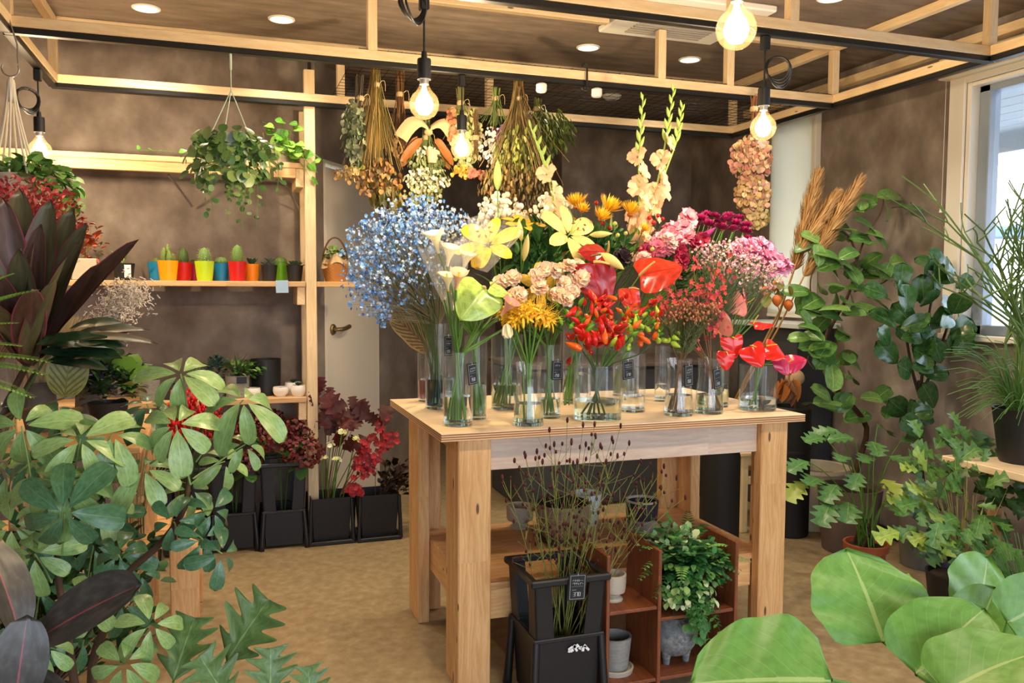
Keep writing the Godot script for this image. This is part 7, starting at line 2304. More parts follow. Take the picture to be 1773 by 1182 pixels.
func build_rubber_plant() -> void:
	rng.seed = 151
	var foot := Vector3(-0.42, 0.0, -1.42)
	var t := thing("rubber_plant", "burgundy leaved rubber plant at the bottom left corner", "rubber plant", foot)
	part("pot", pot_shape(0.1, 0.13, 0.24, 0.008), M.pot_c_black, t)
	part("soil", soil_disc(0.12, 0.22), M.soil, t)
	var top := Vector3(-0.388, 0.752, -1.556)
	part("trunk", tube(curve(Vector3(0, 0.2, 0), Vector3(0.0, 0.5, 0), top - foot, 8), 0.011, 0.007, 8), M.bark, t)
	var lf := leaf(1.0, 0.27, 0.55, 0.5, 0.12, 0.22, 14, 6, 0.01)
	var ls := [[Vector3(-0.300, 0.771, -1.506), Vector3(-0.152, 0.879, -1.441), Vector3(-0.45, 0.75, 0.5)], [Vector3(-0.320, 0.688, -1.444), Vector3(-0.301, 0.828, -1.447), Vector3(0.1, 0.25, 1.0)], [Vector3(-0.333, 0.758, -1.559), Vector3(-0.375, 0.922, -1.606), Vector3(0.85, 0.1, 0.45)], [Vector3(-0.379, 0.752, -1.553), Vector3(-0.465, 0.859, -1.611), Vector3(0.2, 0.4, 0.8)], [Vector3(-0.338, 0.723, -1.516), Vector3(-0.240, 0.652, -1.414), Vector3(0.2, 0.8, 0.5)]]
	for l in ls:
		var st := part("leaf", tube(curve(top - foot, top.lerp(l[0], 0.5) + Vector3(0, 0.02, 0) - foot, l[0] - foot, 4), 0.004, 0.003, 6), M.rubber_stalk, t)
		part("blade", lf, M.rubber_leaf, st, at_point(l[0] - foot, l[1] - l[0], l[2], l[0].distance_to(l[1]) * 1.05))
	# cut leaf philodendron at the bottom
	foot = Vector3(-0.095, 0.266, -2.133)
	foot.y = 0.0
	t = thing("split_leaf_philodendron", "deeply cut green philodendron leaf at the bottom left of the floor", "philodendron", foot)
	part("pot", pot_shape(0.09, 0.12, 0.2, 0.008), M.pot_c_black, t)
	part("soil", soil_disc(0.11, 0.18), M.soil, t)
	var ph := leaf(1.0, 0.5, 0.42, 0.5, 0.12, 0.12, 48, 6, 0.06, 4, 0.62, 0.55)
	var pl := [[Vector3(-0.009, 0.457, -2.042), Vector3(0.072, 0.584, -2.044), Vector3(-0.5, 0.35, 0.8), 1.0], [Vector3(0.084, 0.405, -1.921), Vector3(0.089, 0.510, -1.927), Vector3(0.1, 0.4, 0.9), 1.0], [Vector3(-0.127, 0.426, -2.049), Vector3(-0.089, 0.541, -2.096), Vector3(-0.3, 0.4, 0.9), 1.0], [Vector3(-0.007, 0.380, -2.004), Vector3(-0.061, 0.503, -1.978), Vector3(0, 0.6, 0.8), 0.9], [Vector3(0.174, 0.386, -1.889), Vector3(0.171, 0.475, -1.917), Vector3(0.1, 0.5, 0.8), 0.9]]
	for l in pl:
		var st := part("leaf", tube(curve(Vector3(0, 0.18, 0), (l[0] - foot) * 0.6, l[0] - foot, 6), 0.005, 0.003, 6), M.stem_green, t)
		part("blade", ph, M.philo_leaf, st, at_point(l[0] - foot, l[1] - l[0], l[2], l[0].distance_to(l[1]) * 1.15 * l[3]))


func build_umbellata() -> void:
	rng.seed = 161
	var foot := Vector3(1.42, 0.0, -1.05)
	var t := thing("umbrella_fig", "fig with very large heart shaped green leaves at the bottom right", "fig tree", foot)
	part("pot", pot_shape(0.11, 0.15, 0.26, 0.008), M.pot_grey, t)
	part("soil", soil_disc(0.14, 0.24), M.soil, t)
	var top := Vector3(1.30, 0.62, -1.12)
	part("trunk", tube(curve(Vector3(0, 0.22, 0), Vector3(0.02, 0.42, 0), top - foot, 8), 0.012, 0.008, 8), M.bark, t)
	var lf := leaf(1.0, 0.46, 0.33, 0.5, 0.10, 0.12, 18, 10, 0.055, 0, 0.0, -0.22)
	var lf2 := leaf(1.0, 0.43, 0.33, 0.5, 0.22, 0.3, 18, 10, 0.04, 0, 0.0, -0.22)
	var lf3 := leaf(1.0, 0.66, 0.33, 0.42, 0.12, 0.10, 18, 10, 0.05, 0, 0.0, -0.2)
	# base, tip, face
	var ls := [[Vector3(1.113, 0.716, -1.163), Vector3(1.135, 0.853, -1.270), Vector3(-0.12, 0.35, 1.0), lf3], [Vector3(1.106, 0.695, -1.079), Vector3(1.255, 0.807, -1.078), Vector3(-0.45, 0.75, 0.55), lf2], [Vector3(0.955, 0.694, -1.110), Vector3(0.727, 0.718, -1.148), Vector3(0.08, 0.8, 0.6), lf], [Vector3(1.398, 0.696, -1.222), Vector3(1.519, 0.790, -1.293), Vector3(-0.1, 0.5, 0.9), lf], [Vector3(1.281, 0.655, -1.154), Vector3(1.391, 0.784, -1.156), Vector3(-0.5, 0.2, 0.9), lf2], [Vector3(1.097, 0.698, -1.008), Vector3(1.240, 0.792, -0.965), Vector3(-0.3, 0.9, 0.2), lf2], [Vector3(1.325, 0.751, -1.092), Vector3(1.439, 0.814, -1.057), Vector3(-0.3, 0.4, 0.9), lf]]
	for l in ls:
		var st := part("leaf", tube(curve(top - foot, top.lerp(l[0], 0.5) - Vector3(0, 0.03, 0) - foot, l[0] - foot, 6), 0.005, 0.0035, 6), M.stem_green, t)
		part("blade", l[3], M.umbellata, st, at_point(l[0] - foot, l[1] - l[0], l[2], l[0].distance_to(l[1]) * 1.08))


func branchy(t: Node3D, pts: Array, r0: float, r1: float, m: Material, called := "branch") -> void:
	var c3 := Curve3D.new()
	for p in pts: c3.add_point(p - t.position)
	var q := PackedVector3Array()
	for k in 18: q.append(c3.sample_baked(c3.get_baked_length() * k / 17.0, true))
	part(called, tube(q, r0, r1, 7), m, t)


func build_fig_trees() -> void:
	rng.seed = 171
	var foot := Vector3(3.05, 0.0, -3.45)
	var t := thing("variegated_fig", "fig tree with oval pale veined leaves before the right wall", "fig tree", foot)
	part("pot", pot_shape(0.13, 0.16, 0.33, 0.01), M.pot_taupe, t)
	part("soil", soil_disc(0.15, 0.30), M.soil, t)
	var z := -3.42
	branchy(t, [foot + Vector3(0, 0.28, 0), Vector3(3.120, 0.627, -3.420), Vector3(3.010, 0.754, -3.400), Vector3(2.862, 0.886, -3.400), Vector3(2.812, 1.038, -3.400), Vector3(2.876, 1.180, -3.420)], 0.016, 0.010, M.bark, "trunk")
	branchy(t, [Vector3(2.870, 1.151, -3.420), Vector3(2.977, 1.325, -3.420), Vector3(3.021, 1.485, -3.420), Vector3(2.966, 1.614, -3.420), Vector3(2.859, 1.654, -3.420)], 0.010, 0.004, M.bark)
	branchy(t, [Vector3(3.014, 1.470, -3.420), Vector3(3.074, 1.616, -3.420), Vector3(3.160, 1.735, -3.420), Vector3(3.175, 1.808, -3.420)], 0.006, 0.003, M.bark)
	branchy(t, [Vector3(3.012, 1.339, -3.420), Vector3(3.138, 1.369, -3.400), Vector3(3.228, 1.414, -3.400)], 0.005, 0.003, M.bark)
	branchy(t, [Vector3(2.877, 1.151, -3.420), Vector3(2.753, 1.239, -3.400), Vector3(2.714, 1.409, -3.380), Vector3(2.812, 1.524, -3.400)], 0.006, 0.003, M.bark)
	branchy(t, [Vector3(2.845, 1.064, -3.420), Vector3(2.686, 1.016, -3.350), Vector3(2.681, 0.964, -3.300)], 0.006, 0.003, M.bark)
	var lf := leaf(0.16, 0.048, 0.55, 0.42, 0.25, 0.22, 8, 4, 0.01)
	var spots := [Vector3(3.157, 1.806, -3.400), Vector3(3.232, 1.761, -3.420), Vector3(3.167, 1.791, -3.450), Vector3(2.997, 1.741, -3.380), Vector3(2.963, 1.706, -3.420), Vector3(2.937, 1.658, -3.450), Vector3(3.037, 1.628, -3.380), Vector3(3.111, 1.587, -3.400), Vector3(2.842, 1.625, -3.420), Vector3(2.793, 1.566, -3.400), Vector3(2.703, 1.520, -3.350), Vector3(2.780, 1.480, -3.380), Vector3(2.823, 1.494, -3.350), Vector3(2.919, 1.454, -3.400), Vector3(2.722, 1.437, -3.350), Vector3(3.060, 1.499, -3.400), Vector3(3.168, 1.530, -3.400), Vector3(3.188, 1.486, -3.380), Vector3(3.247, 1.414, -3.400), Vector3(2.674, 1.353, -3.350), Vector3(2.742, 1.367, -3.330), Vector3(2.812, 1.325, -3.350), Vector3(2.923, 1.354, -3.380), Vector3(2.644, 1.255, -3.350), Vector3(2.705, 1.242, -3.320), Vector3(2.774, 1.213, -3.320), Vector3(2.885, 1.226, -3.350), Vector3(2.962, 1.267, -3.380), Vector3(2.591, 1.174, -3.300), Vector3(2.658, 1.145, -3.300), Vector3(2.710, 1.104, -3.280), Vector3(2.796, 1.074, -3.300), Vector3(2.924, 1.125, -3.350), Vector3(2.629, 1.050, -3.280), Vector3(2.697, 1.007, -3.280), Vector3(2.766, 0.964, -3.280), Vector3(2.833, 1.002, -3.300), Vector3(2.962, 1.038, -3.350), Vector3(2.721, 0.794, -3.300), Vector3(2.788, 0.806, -3.300), Vector3(2.842, 0.744, -3.320), Vector3(2.931, 0.924, -3.350), Vector3(3.007, 0.805, -3.350), Vector3(3.129, 0.705, -3.400), Vector3(3.257, 0.741, -3.420), Vector3(3.162, 0.793, -3.400)]
	for k in spots.size() * 2:
		var p: Vector3 = spots[k % spots.size()] + (jitter(0.03) if k >= spots.size() else Vector3.ZERO)
		var d := Vector3(rng.randfn(), rng.randf_range(-0.6, 0.7), rng.randfn() * 0.8 + 0.2)
		part("leaf", lf, M.fig_leaf if k % 3 else M.fig_leaf_pale, t, at_point(p - foot, d, Vector3(d.x * 0.3, 0.8, 0.7), rng.randf_range(0.7, 1.05)))
	# the darker glossy fig
	foot = Vector3(3.22, 0.0, -3.13)
	t = thing("dark_fig", "dark glossy broad leaved fig tree beside the window", "fig tree", foot)
	part("pot", pot_shape(0.10, 0.125, 0.30, 0.01), M.pot_greydark, t)
	part("soil", soil_disc(0.115, 0.27), M.soil, t)
	branchy(t, [foot + Vector3(0, 0.25, 0), Vector3(3.167, 0.632, -3.120), Vector3(3.166, 0.800, -3.120), Vector3(3.147, 0.913, -3.120)], 0.012, 0.009, M.dark_bark, "trunk")
	branchy(t, [Vector3(3.158, 0.829, -3.120), Vector3(3.102, 0.970, -3.120), Vector3(3.052, 1.163, -3.120), Vector3(3.016, 1.355, -3.120)], 0.008, 0.005, M.dark_bark)
	branchy(t, [Vector3(3.158, 0.829, -3.120), Vector3(3.150, 1.025, -3.100), Vector3(3.175, 1.246, -3.100), Vector3(3.218, 1.438, -3.100)], 0.008, 0.005, M.dark_bark)
	branchy(t, [Vector3(3.158, 0.829, -3.120), Vector3(3.206, 0.969, -3.100), Vector3(3.264, 1.163, -3.080), Vector3(3.309, 1.328, -3.080)], 0.008, 0.005, M.dark_bark)
	var lg := leaf(0.175, 0.062, 0.7, 0.33, 0.2, 0.2, 9, 4, 0.02)
	var sp2 := [Vector3(2.945, 1.381, -3.100), Vector3(2.958, 1.355, -3.060), Vector3(2.878, 1.314, -3.080), Vector3(3.050, 1.301, -3.100), Vector3(2.903, 1.235, -3.050), Vector3(2.956, 1.168, -3.050), Vector3(3.039, 1.111, -3.080), Vector3(2.902, 1.088, -3.060), Vector3(3.198, 1.437, -3.080), Vector3(3.109, 1.396, -3.060), Vector3(3.221, 1.396, -3.050), Vector3(3.276, 1.356, -3.050), Vector3(3.123, 1.329, -3.020), Vector3(3.088, 1.274, -3.050), Vector3(3.232, 1.248, -3.020), Vector3(3.143, 1.195, -3.000), Vector3(3.097, 1.168, -3.020), Vector3(3.057, 1.194, -3.050), Vector3(3.220, 1.126, -3.020), Vector3(3.114, 1.088, -3.000), Vector3(3.067, 1.061, -3.020), Vector3(3.022, 1.006, -3.040), Vector3(3.153, 1.007, -3.000), Vector3(3.241, 1.057, -3.020), Vector3(2.956, 1.006, -3.060), Vector3(3.093, 0.950, -3.040), Vector3(3.089, 0.715, -3.060), Vector3(3.026, 0.732, -3.060), Vector3(3.165, 0.741, -3.050), Vector3(3.115, 0.688, -3.050)]
	for k in sp2.size() * 2:
		var d := Vector3(rng.randfn() * 0.8, rng.randf_range(0.1, 1.0), rng.randfn() * 0.6 + 0.2)
		part("leaf", lg, M.fig_dark, t, at_point(sp2[k % sp2.size()] + (jitter(0.05) if k >= sp2.size() else Vector3.ZERO) - foot, d, Vector3(-0.2 + rng.randfn() * 0.4, 0.4, 1.0), rng.randf_range(0.55, 0.9)))


const PENCIL := Vector3(2.938, 0.681, -2.385)


func build_pencil_tree() -> void:
	rng.seed = 181
	# on a timber stand at the right edge
	var s := thing("plant_stand", "plywood plant stand at the right edge under the black pot", "plant stand", PENCIL - Vector3(0.0, PENCIL.y, 0.0))
	part("board", span(Vector3(-0.20, PENCIL.y - 0.031, -0.2), Vector3(0.38, PENCIL.y - 0.001, 0.5), 0.003), M.plywood, s)
	for q in [[0.02, -0.17], [0.32, -0.17], [0.02, 0.44], [0.32, 0.44]]:
		part("leg", span(Vector3(q[0], 0, q[1]), Vector3(q[0] + 0.04, PENCIL.y - 0.0315, q[1] + 0.04), 0.003), M.table_pine, s)
	var foot := PENCIL
	var t := thing("pencil_tree", "pencil cactus with thin green branching sticks in front of the window", "pencil tree", foot)
	part("pot", pot_shape(0.085, 0.115, 0.21, 0.008), M.black_plastic, t)
	part("soil", soil_disc(0.105, 0.19), M.soil, t)
	var bag := shape()
	# forked sticks, three levels deep
	var grow: Array = []
	for k in 15: grow.append([Vector3(rng.randfn() * 0.03, 0.19, rng.randfn() * 0.03), Vector3(rng.randfn() * 0.16 - 0.04, 1.0, rng.randfn() * 0.14), 0.24 + rng.randf() * 0.14, 0.0062, 0])
	while grow.size():
		var g: Array = grow.pop_back()
		var d: Vector3 = g[1].normalized()
		var e: Vector3 = g[0] + d * g[2] + Vector3(0, 0.02, 0)
		add_to(bag, tube(curve(g[0], g[0].lerp(e, 0.5) + jitter(0.012), e, 4), g[3], g[3] * 0.85, 5), Transform3D(), vary(lin("5d7a3c"), 0.18))
		if g[4] < 3:
			for k in (2 if g[4] > 0 else 3):
				var nd := d * 0.75 + Vector3(clampf(rng.randfn(), -1.2, 1.2) * 0.75 - 0.04, rng.randf_range(-0.15, 0.35), rng.randfn() * 0.5)
				grow.append([e, nd, g[2] * rng.randf_range(0.5, 0.85), g[3] * 0.8, g[4] + 1])
	part("branches", bag, M.tinted, t, Transform3D(), "", "stuff")
	# drooping thin stems over the rim
	bag = shape()
	for k in 200:
		var a := rng.randf() * TAU
		var r := rng.randf_range(0.12, 0.30)
		var h := rng.randf_range(-0.05, 0.30)
		var c := Vector3(cos(a) * r - 0.04, 0.2 + h, sin(a) * r * 0.8)
		add_to(bag, tube(curve(Vector3(cos(a) * 0.05, 0.19, sin(a) * 0.05), Vector3(cos(a) * r * 0.5, 0.3 + h * 0.7, sin(a) * r * 0.4), c, 5), 0.0022, 0.0013, 4), Transform3D(), vary(lin("56803a"), 0.25))
	part("drooping_stems", bag, M.tinted, t, Transform3D(), "", "stuff")
	price_tag(foot + Vector3(-0.015, 0.115, 0.112), -0.25, 0.0, 0.06, 0.075, 3, "black price tag on the pot of the pencil tree")


func build_right_pots() -> void:
	rng.seed = 191
	# philodendron in terracotta
	var foot := Vector3(2.78, 0.0, -3.03)
	var t := thing("xanadu_philodendron", "cut leaved philodendron in a terracotta pot on the floor", "philodendron", foot)
	part("pot", lathe_hard([Vector2(0, 0), Vector2(0.07, 0.0), Vector2(0.088, 0.15), Vector2(0.098, 0.152), Vector2(0.101, 0.185), Vector2(0.09, 0.187), Vector2(0.083, 0.14)], 28), M.terracotta, t)
	part("soil", soil_disc(0.086, 0.165), M.soil, t)
	var ph := leaf(1.0, 0.36, 0.5, 0.45, 0.25, 0.12, 30, 4, 0.03, 4, 0.5, 0.55)
	var ends := [Vector3(2.380, 0.604, -2.950), Vector3(2.510, 0.689, -3.000), Vector3(2.520, 0.630, -2.900), Vector3(2.712, 0.669, -3.050), Vector3(2.765, 0.662, -3.000), Vector3(2.819, 0.602, -2.950), Vector3(2.980, 0.641, -3.050), Vector3(2.451, 0.520, -2.850), Vector3(2.571, 0.561, -2.850), Vector3(2.696, 0.527, -2.850), Vector3(2.778, 0.470, -2.850), Vector3(2.402, 0.537, -2.900), Vector3(2.937, 0.541, -2.950), Vector3(2.706, 0.609, -2.950), Vector3(2.488, 0.450, -2.820), Vector3(2.381, 0.463, -2.800), Vector3(2.688, 0.434, -2.820), Vector3(2.328, 0.530, -2.900), Vector3(2.888, 0.705, -3.100), Vector3(2.657, 0.704, -3.100)]
	for e in ends:
		var st := part("leaf", tube(curve(Vector3(rng.randfn() * 0.02, 0.16, rng.randfn() * 0.02), Vector3((e.x - foot.x) * 0.3, (e.y) * 0.8, (e.z - foot.z) * 0.3), e - foot, 6), 0.0032, 0.0022, 5), M.stem_green, t)
		var d := Vector3(e.x - foot.x, 0, e.z - foot.z).normalized() + Vector3(rng.randfn() * 0.2, rng.randf_range(-0.3, 0.25), 0.2)
		part("blade", ph, M.xanadu if rng.randf() < 0.86 else M.xanadu_yellow, st, at_point(e - foot, d, Vector3(-0.2, 1, 0.5), rng.randf_range(0.12, 0.165)))
	for k in 14: part("root", tube(curve(Vector3(rng.randfn() * 0.03, 0.16, rng.randfn() * 0.03), Vector3(rng.randfn() * 0.03, 0.24, rng.randfn() * 0.03), Vector3(rng.randfn() * 0.02, 0.3, rng.randfn() * 0.02), 4), 0.005, 0.003, 5), M.bark, t)
	# aralia-like plant in a black pot
	foot = Vector3(2.72, 0.0, -2.45)
	t = thing("snowflake_aralia", "bushy aralia with jagged yellow green leaves in a black pot", "potted plant", foot)
	part("pot", pot_shape(0.10, 0.13, 0.24, 0.008), M.black_plastic, t)
	part("soil", soil_disc(0.12, 0.22), M.soil, t)
	var ar := leaf(1.0, 0.40, 0.55, 0.55, 0.25, 0.15, 24, 4, 0.03, 3, 0.55, 0.6)
	for k in 176:
		var c: Vector3 = [Vector3(2.679, 0.606, -2.500), Vector3(2.464, 0.556, -2.400), Vector3(2.788, 0.682, -2.550), Vector3(2.803, 0.585, -2.450), Vector3(2.421, 0.457, -2.300), Vector3(2.916, 0.660, -2.500), Vector3(2.638, 0.488, -2.350), Vector3(2.883, 0.522, -2.400)][k % 8]
		var p := c + Vector3(rng.randfn() * 0.055, rng.randfn() * 0.05, rng.randfn() * 0.05)
		var d := (p - foot - Vector3(0, 0.45, 0)).normalized() * 0.8 + jitter(0.6) + Vector3(0, -0.25, 0.1)
		part("leaf", ar, [M.aralia, M.aralia_yellow, M.aralia_dark][k % 3 if k % 8 in [1, 4] else (2 if k % 2 else 0)], t, at_point(p - foot, d, Vector3(-0.1, 0.8, 0.7), rng.randf_range(0.06, 0.11)))
	twig_fan(t, Vector3(0, 0.22, 0), Vector3(2.686, 0.571, -2.450) - foot, Vector3(0.22, 0.16, 0.12), 36, M.twig_yellow, 0.0025)
	# thin grass at the right edge
	foot = Vector3(2.55, 0.0, -2.02)
	t = thing("green_grass_plant", "thin green grassy stems at the right edge below the stand", "potted plant", foot)
	part("pot", pot_shape(0.09, 0.11, 0.2, 0.008), M.black_plastic, t)
	part("soil", soil_disc(0.1, 0.18), M.soil, t)
	var bag := shape()
	for k in 320:
		var a := rng.randf() * TAU
		var r := rng.randf_range(0.05, 0.24)
		var e := Vector3(cos(a) * r, rng.randf_range(0.22, 0.52), sin(a) * r)
		add_to(bag, tube(curve(Vector3(cos(a) * 0.04, 0.18, sin(a) * 0.04), Vector3(cos(a) * r * 0.4, 0.4, sin(a) * r * 0.4), e, 5), 0.0018, 0.001, 3), Transform3D(), vary(lin("4f8038"), 0.3))
	part("stems", bag, M.tinted, t, Transform3D(), "", "stuff")
	# big pots behind
	t = thing("white_planter", "large cream planter rim behind the brown planter", "planter", Vector3(3.16, 0, -3.84))
	part("pot", pot_shape(0.13, 0.165, 0.34, 0.014), M.pot_cream, t)
	part("rim", lathe_hard([Vector2(0.165, 0.325), Vector2(0.182, 0.33), Vector2(0.182, 0.352), Vector2(0.15, 0.352), Vector2(0.15, 0.33)], 32), M.pot_cream, t)
	t = thing("black_planter", "tall black cylinder planter in the corner behind the stool", "planter", Vector3(3.2, 0, -4.2))
	part("pot", pot_shape(0.155, 0.17, 0.50, 0.01), M.black_plastic, t)
	part("rim", lathe_hard([Vector2(0.171, 0.485), Vector2(0.176, 0.49), Vector2(0.176, 0.505), Vector2(0.158, 0.505)], 32), M.black_plastic, t)
	t = thing("black_drum", "black drum standing on the floor under the dried protea", "drum", Vector3(2.93, 0, -3.78))
	part("body", lathe_hard([Vector2(0, 0), Vector2(0.10, 0), Vector2(0.105, 0.01), Vector2(0.105, 0.70), Vector2(0.095, 0.71), Vector2(0.09, 0.6)], 32), M.matt_black, t)
	part("band", lathe_hard([Vector2(0.1055, 0.45), Vector2(0.108, 0.455), Vector2(0.108, 0.47), Vector2(0.1055, 0.475)], 32), M.matt_black, t)


func build_pampas() -> void:
	rng.seed = 201
	var foot := Vector3(2.38, 0.0, -3.62)
	var v := thing("floor_vase", "dark floor vase holding pampas grass behind the table", "vase", foot)
	part("body", lathe_hard([Vector2(0, 0), Vector2(0.08, 0), Vector2(0.1, 0.05), Vector2(0.1, 0.5), Vector2(0.07, 0.62), Vector2(0.062, 0.62), Vector2(0.09, 0.48)], 28), M.matt_black, v)
	var hair := leaf(1.0, 0.03, 0.4, 0.6, 0.3, 0.0, 3, 2)
	var pl := [[Vector3(2.609, 1.179, -3.500), Vector3(2.704, 1.439, -3.500), Vector3(2.838, 1.933, -3.500), "upright pampas plume, left of the two"], [Vector3(2.573, 1.139, -3.450), Vector3(2.701, 1.409, -3.420), Vector3(3.016, 1.895, -3.400), "broad pampas plume leaning right"], [Vector3(2.609, 1.237, -3.480), Vector3(2.705, 1.524, -3.460), Vector3(2.913, 1.816, -3.450), "short pampas plume between the two long ones"]]
	for p in pl:
		var t := thing("pampas_plume", p[3], "pampas grass", foot + Vector3(0, 0.05, 0), "pampas grass plumes")
		part("stalk", tube(PackedVector3Array([Vector3.ZERO, Vector3(-0.01, 0.58, 0.0), p[0] - t.position, p[1] - t.position]), 0.006, 0.004, 6), M.dry_stem, t)
		var bag := shape()
		var q := curve(p[1] - t.position, p[1].lerp(p[2], 0.5) - t.position + Vector3(-0.01, 0.02, 0), p[2] - t.position, 20)
		for k in 1500:
			var s := rng.randf()
			var c := q[mini(int(s * 20), 19)]
			var d := (q[20] - q[0]).normalized()
			var w := 0.06 * pow(sin(PI * clampf(0.12 + s * 0.86, 0, 1)), 0.6)
			var side := jitter(1.0)
			side = (side - d * side.dot(d)).normalized()
			add_to(bag, hair, at_point(c, d * 0.8 + side * rng.randf_range(0.35, 0.95) + Vector3(0.1, -0.1, 0), side, 0.04 + w * 1.15), vary(lin(["b58a52", "a47a44", "c49c64", "8e683a"][k % 4]), 0.2))
		part("plume", bag, M.tinted, t, Transform3D(), "", "stuff")
	# physalis lanterns
	var t := thing("physalis_branch", "dried physalis branch with orange lanterns beside the pampas stalks", "physalis", foot + Vector3(0, 0.05, 0))
	part("stem", tube(PackedVector3Array([Vector3.ZERO, Vector3(0.0, 0.58, 0.02), Vector3(2.549, 1.240, -3.400) - t.position, Vector3(2.494, 1.407, -3.400) - t.position]), 0.003, 0.002, 5), M.dry_brown, t)
	for p in [Vector3(2.467, 1.338, -3.400), Vector3(2.516, 1.296, -3.380), Vector3(2.583, 1.274, -3.380), Vector3(2.527, 1.366, -3.420)]:
		bud(t, p + Vector3(0, 0.025, 0), Vector3(0.1, -1, 0), 0.06, 0.024, M.physalis, "lantern")
	for k in 10: part("leaf", leaf_cached("hydleaf", 0.09, 0.03), M.physalis_leaf, t, at_point(Vector3(2.512, 1.352, -3.400) + jitter(0.06) - t.position, jitter(1.0) + Vector3(0, -0.4, 0), Vector3.UP, rng.randf_range(0.5, 0.9)))
	# dried protea and seed ball
	t = thing("dried_protea", "orange dried protea leaves hanging right of the table", "dried flower", Vector3(2.93, 0.7, -3.75))
	for k in 22:
		var d := Vector3(rng.randfn() * 0.35 - 0.25, -0.9, rng.randfn() * 0.4 + 0.3)
		part("leaf", leaf_cached("bract", 0.05, 0.010), [M.protea_orange, M.protea_brown][int(k % 3 == 0)], t, at_point(Vector3(2.764, 0.858, -3.600) + Vector3(rng.randfn() * 0.03, rng.randf() * 0.03, rng.randfn() * 0.02) - t.position, d, Vector3.BACK, rng.randf_range(1.6, 2.8)))
	part("stem", tube(PackedVector3Array([Vector3.ZERO, Vector3(2.788, 0.931, -3.620) - t.position, Vector3(2.764, 0.858, -3.600) - t.position]), 0.006, 0.005, 6), M.dry_brown, t)
	t = thing("seed_ball", "round tan dried seed pod right of the magenta anthuriums", "seed pod", Vector3(2.95, 0.7, -3.77))
	part("pod", ball(0.05, 16, 10, 0.9), M.seed_tan, t, Transform3D(Basis(), Vector3(2.845, 0.881, -3.650) - t.position))
	part("stem", tube(PackedVector3Array([Vector3.ZERO, Vector3(2.847, 0.834, -3.650) - t.position]), 0.005, 0.005, 6), M.dry_brown, t)


func build_crate_fern() -> void:
	rng.seed = 211
	var foot := Vector3(1.51, 0.2475, -2.53)
	var t := thing("potted_fern", "bushy mixed fern pot spilling from the dark shelf unit", "fern", foot)
	pot_plain(t, 0.06, 0.08, 0.1, M.pot_c_black)
	var fr := shape()
	var pin := leaf(1.0, 0.28, 0.5, 0.5, 0.1, 0.1, 3, 2)
	for k in 64:
		var a := rng.randf() * TAU
		var l := rng.randf_range(0.15, 0.25)
		var d := Vector3(cos(a), rng.randf_range(0.1, 1.7), sin(a) * 0.6 + 0.35).normalized() * l
		if k % 5 == 0: d = Vector3(rng.randfn() * 0.3, -0.55, 1.0).normalized() * l * 1.1
		var r := Vector3(0, 0.11, 0) + jitter(0.02)
		var q := curve(r, r + d * 0.5 + Vector3(0, 0.05, 0), r + d + Vector3(0, -0.035, 0), 14)
		var tint := lin(["2f6a2c", "47863a", "3a7040", "6a9a4c", "24582c"][k % 5])
		add_to(fr, tube(q, 0.0013, 0.0006, 3), Transform3D(), tint)
		for i in range(2, 15):
			for sd in [-1, 1]:
				var dir := (q[mini(i, 14)] - q[i - 1]).normalized()
				var side: Vector3 = dir.cross(Vector3.UP).normalized() * sd
				add_to(fr, pin, at_point(q[mini(i, 14)], dir * 0.5 + side, Vector3.UP, 0.036 * (1.0 - pow(i / 15.0, 2.0) * 0.75)), vary(tint, 0.18))
	part("fronds", fr, M.tinted, t, Transform3D(), "", "stuff")
	foliage(t, Vector3(0.02, 0.15, 0.08), Vector3(0.13, 0.09, 0.05), 260, 0.03, 0.3, [lin("2f6a2c"), lin("47863a"), lin("6a9a4c")], Vector3(0, 0.1, 0), 0.3, "middle_leaves")
	foliage(t, Vector3(-0.02, 0.06, 0.1), Vector3(0.13, 0.06, 0.04), 150, 0.026, 0.42, [lin("5a8a40"), lin("8aac5c"), lin("c8d8a0")], Vector3(0, 0.1, 0), 0.4, "small_leaves")
	foliage(t, Vector3(0.0, -0.02, 0.12), Vector3(0.05, 0.07, 0.025), 60, 0.032, 0.35, [lin("4a8038"), lin("6a9a4c")], Vector3(0, 0.1, 0), 0.6, "trailing_leaves")
	foliage(t, Vector3(-0.05, 0.22, 0.03), Vector3(0.11, 0.06, 0.07), 180, 0.036, 0.35, [lin("4f7f46"), lin("86a868"), lin("b0c088")], Vector3(0, 0.1, 0), 0.2, "variegated_leaves")


# ---------------------------------------------------------------- hanging things

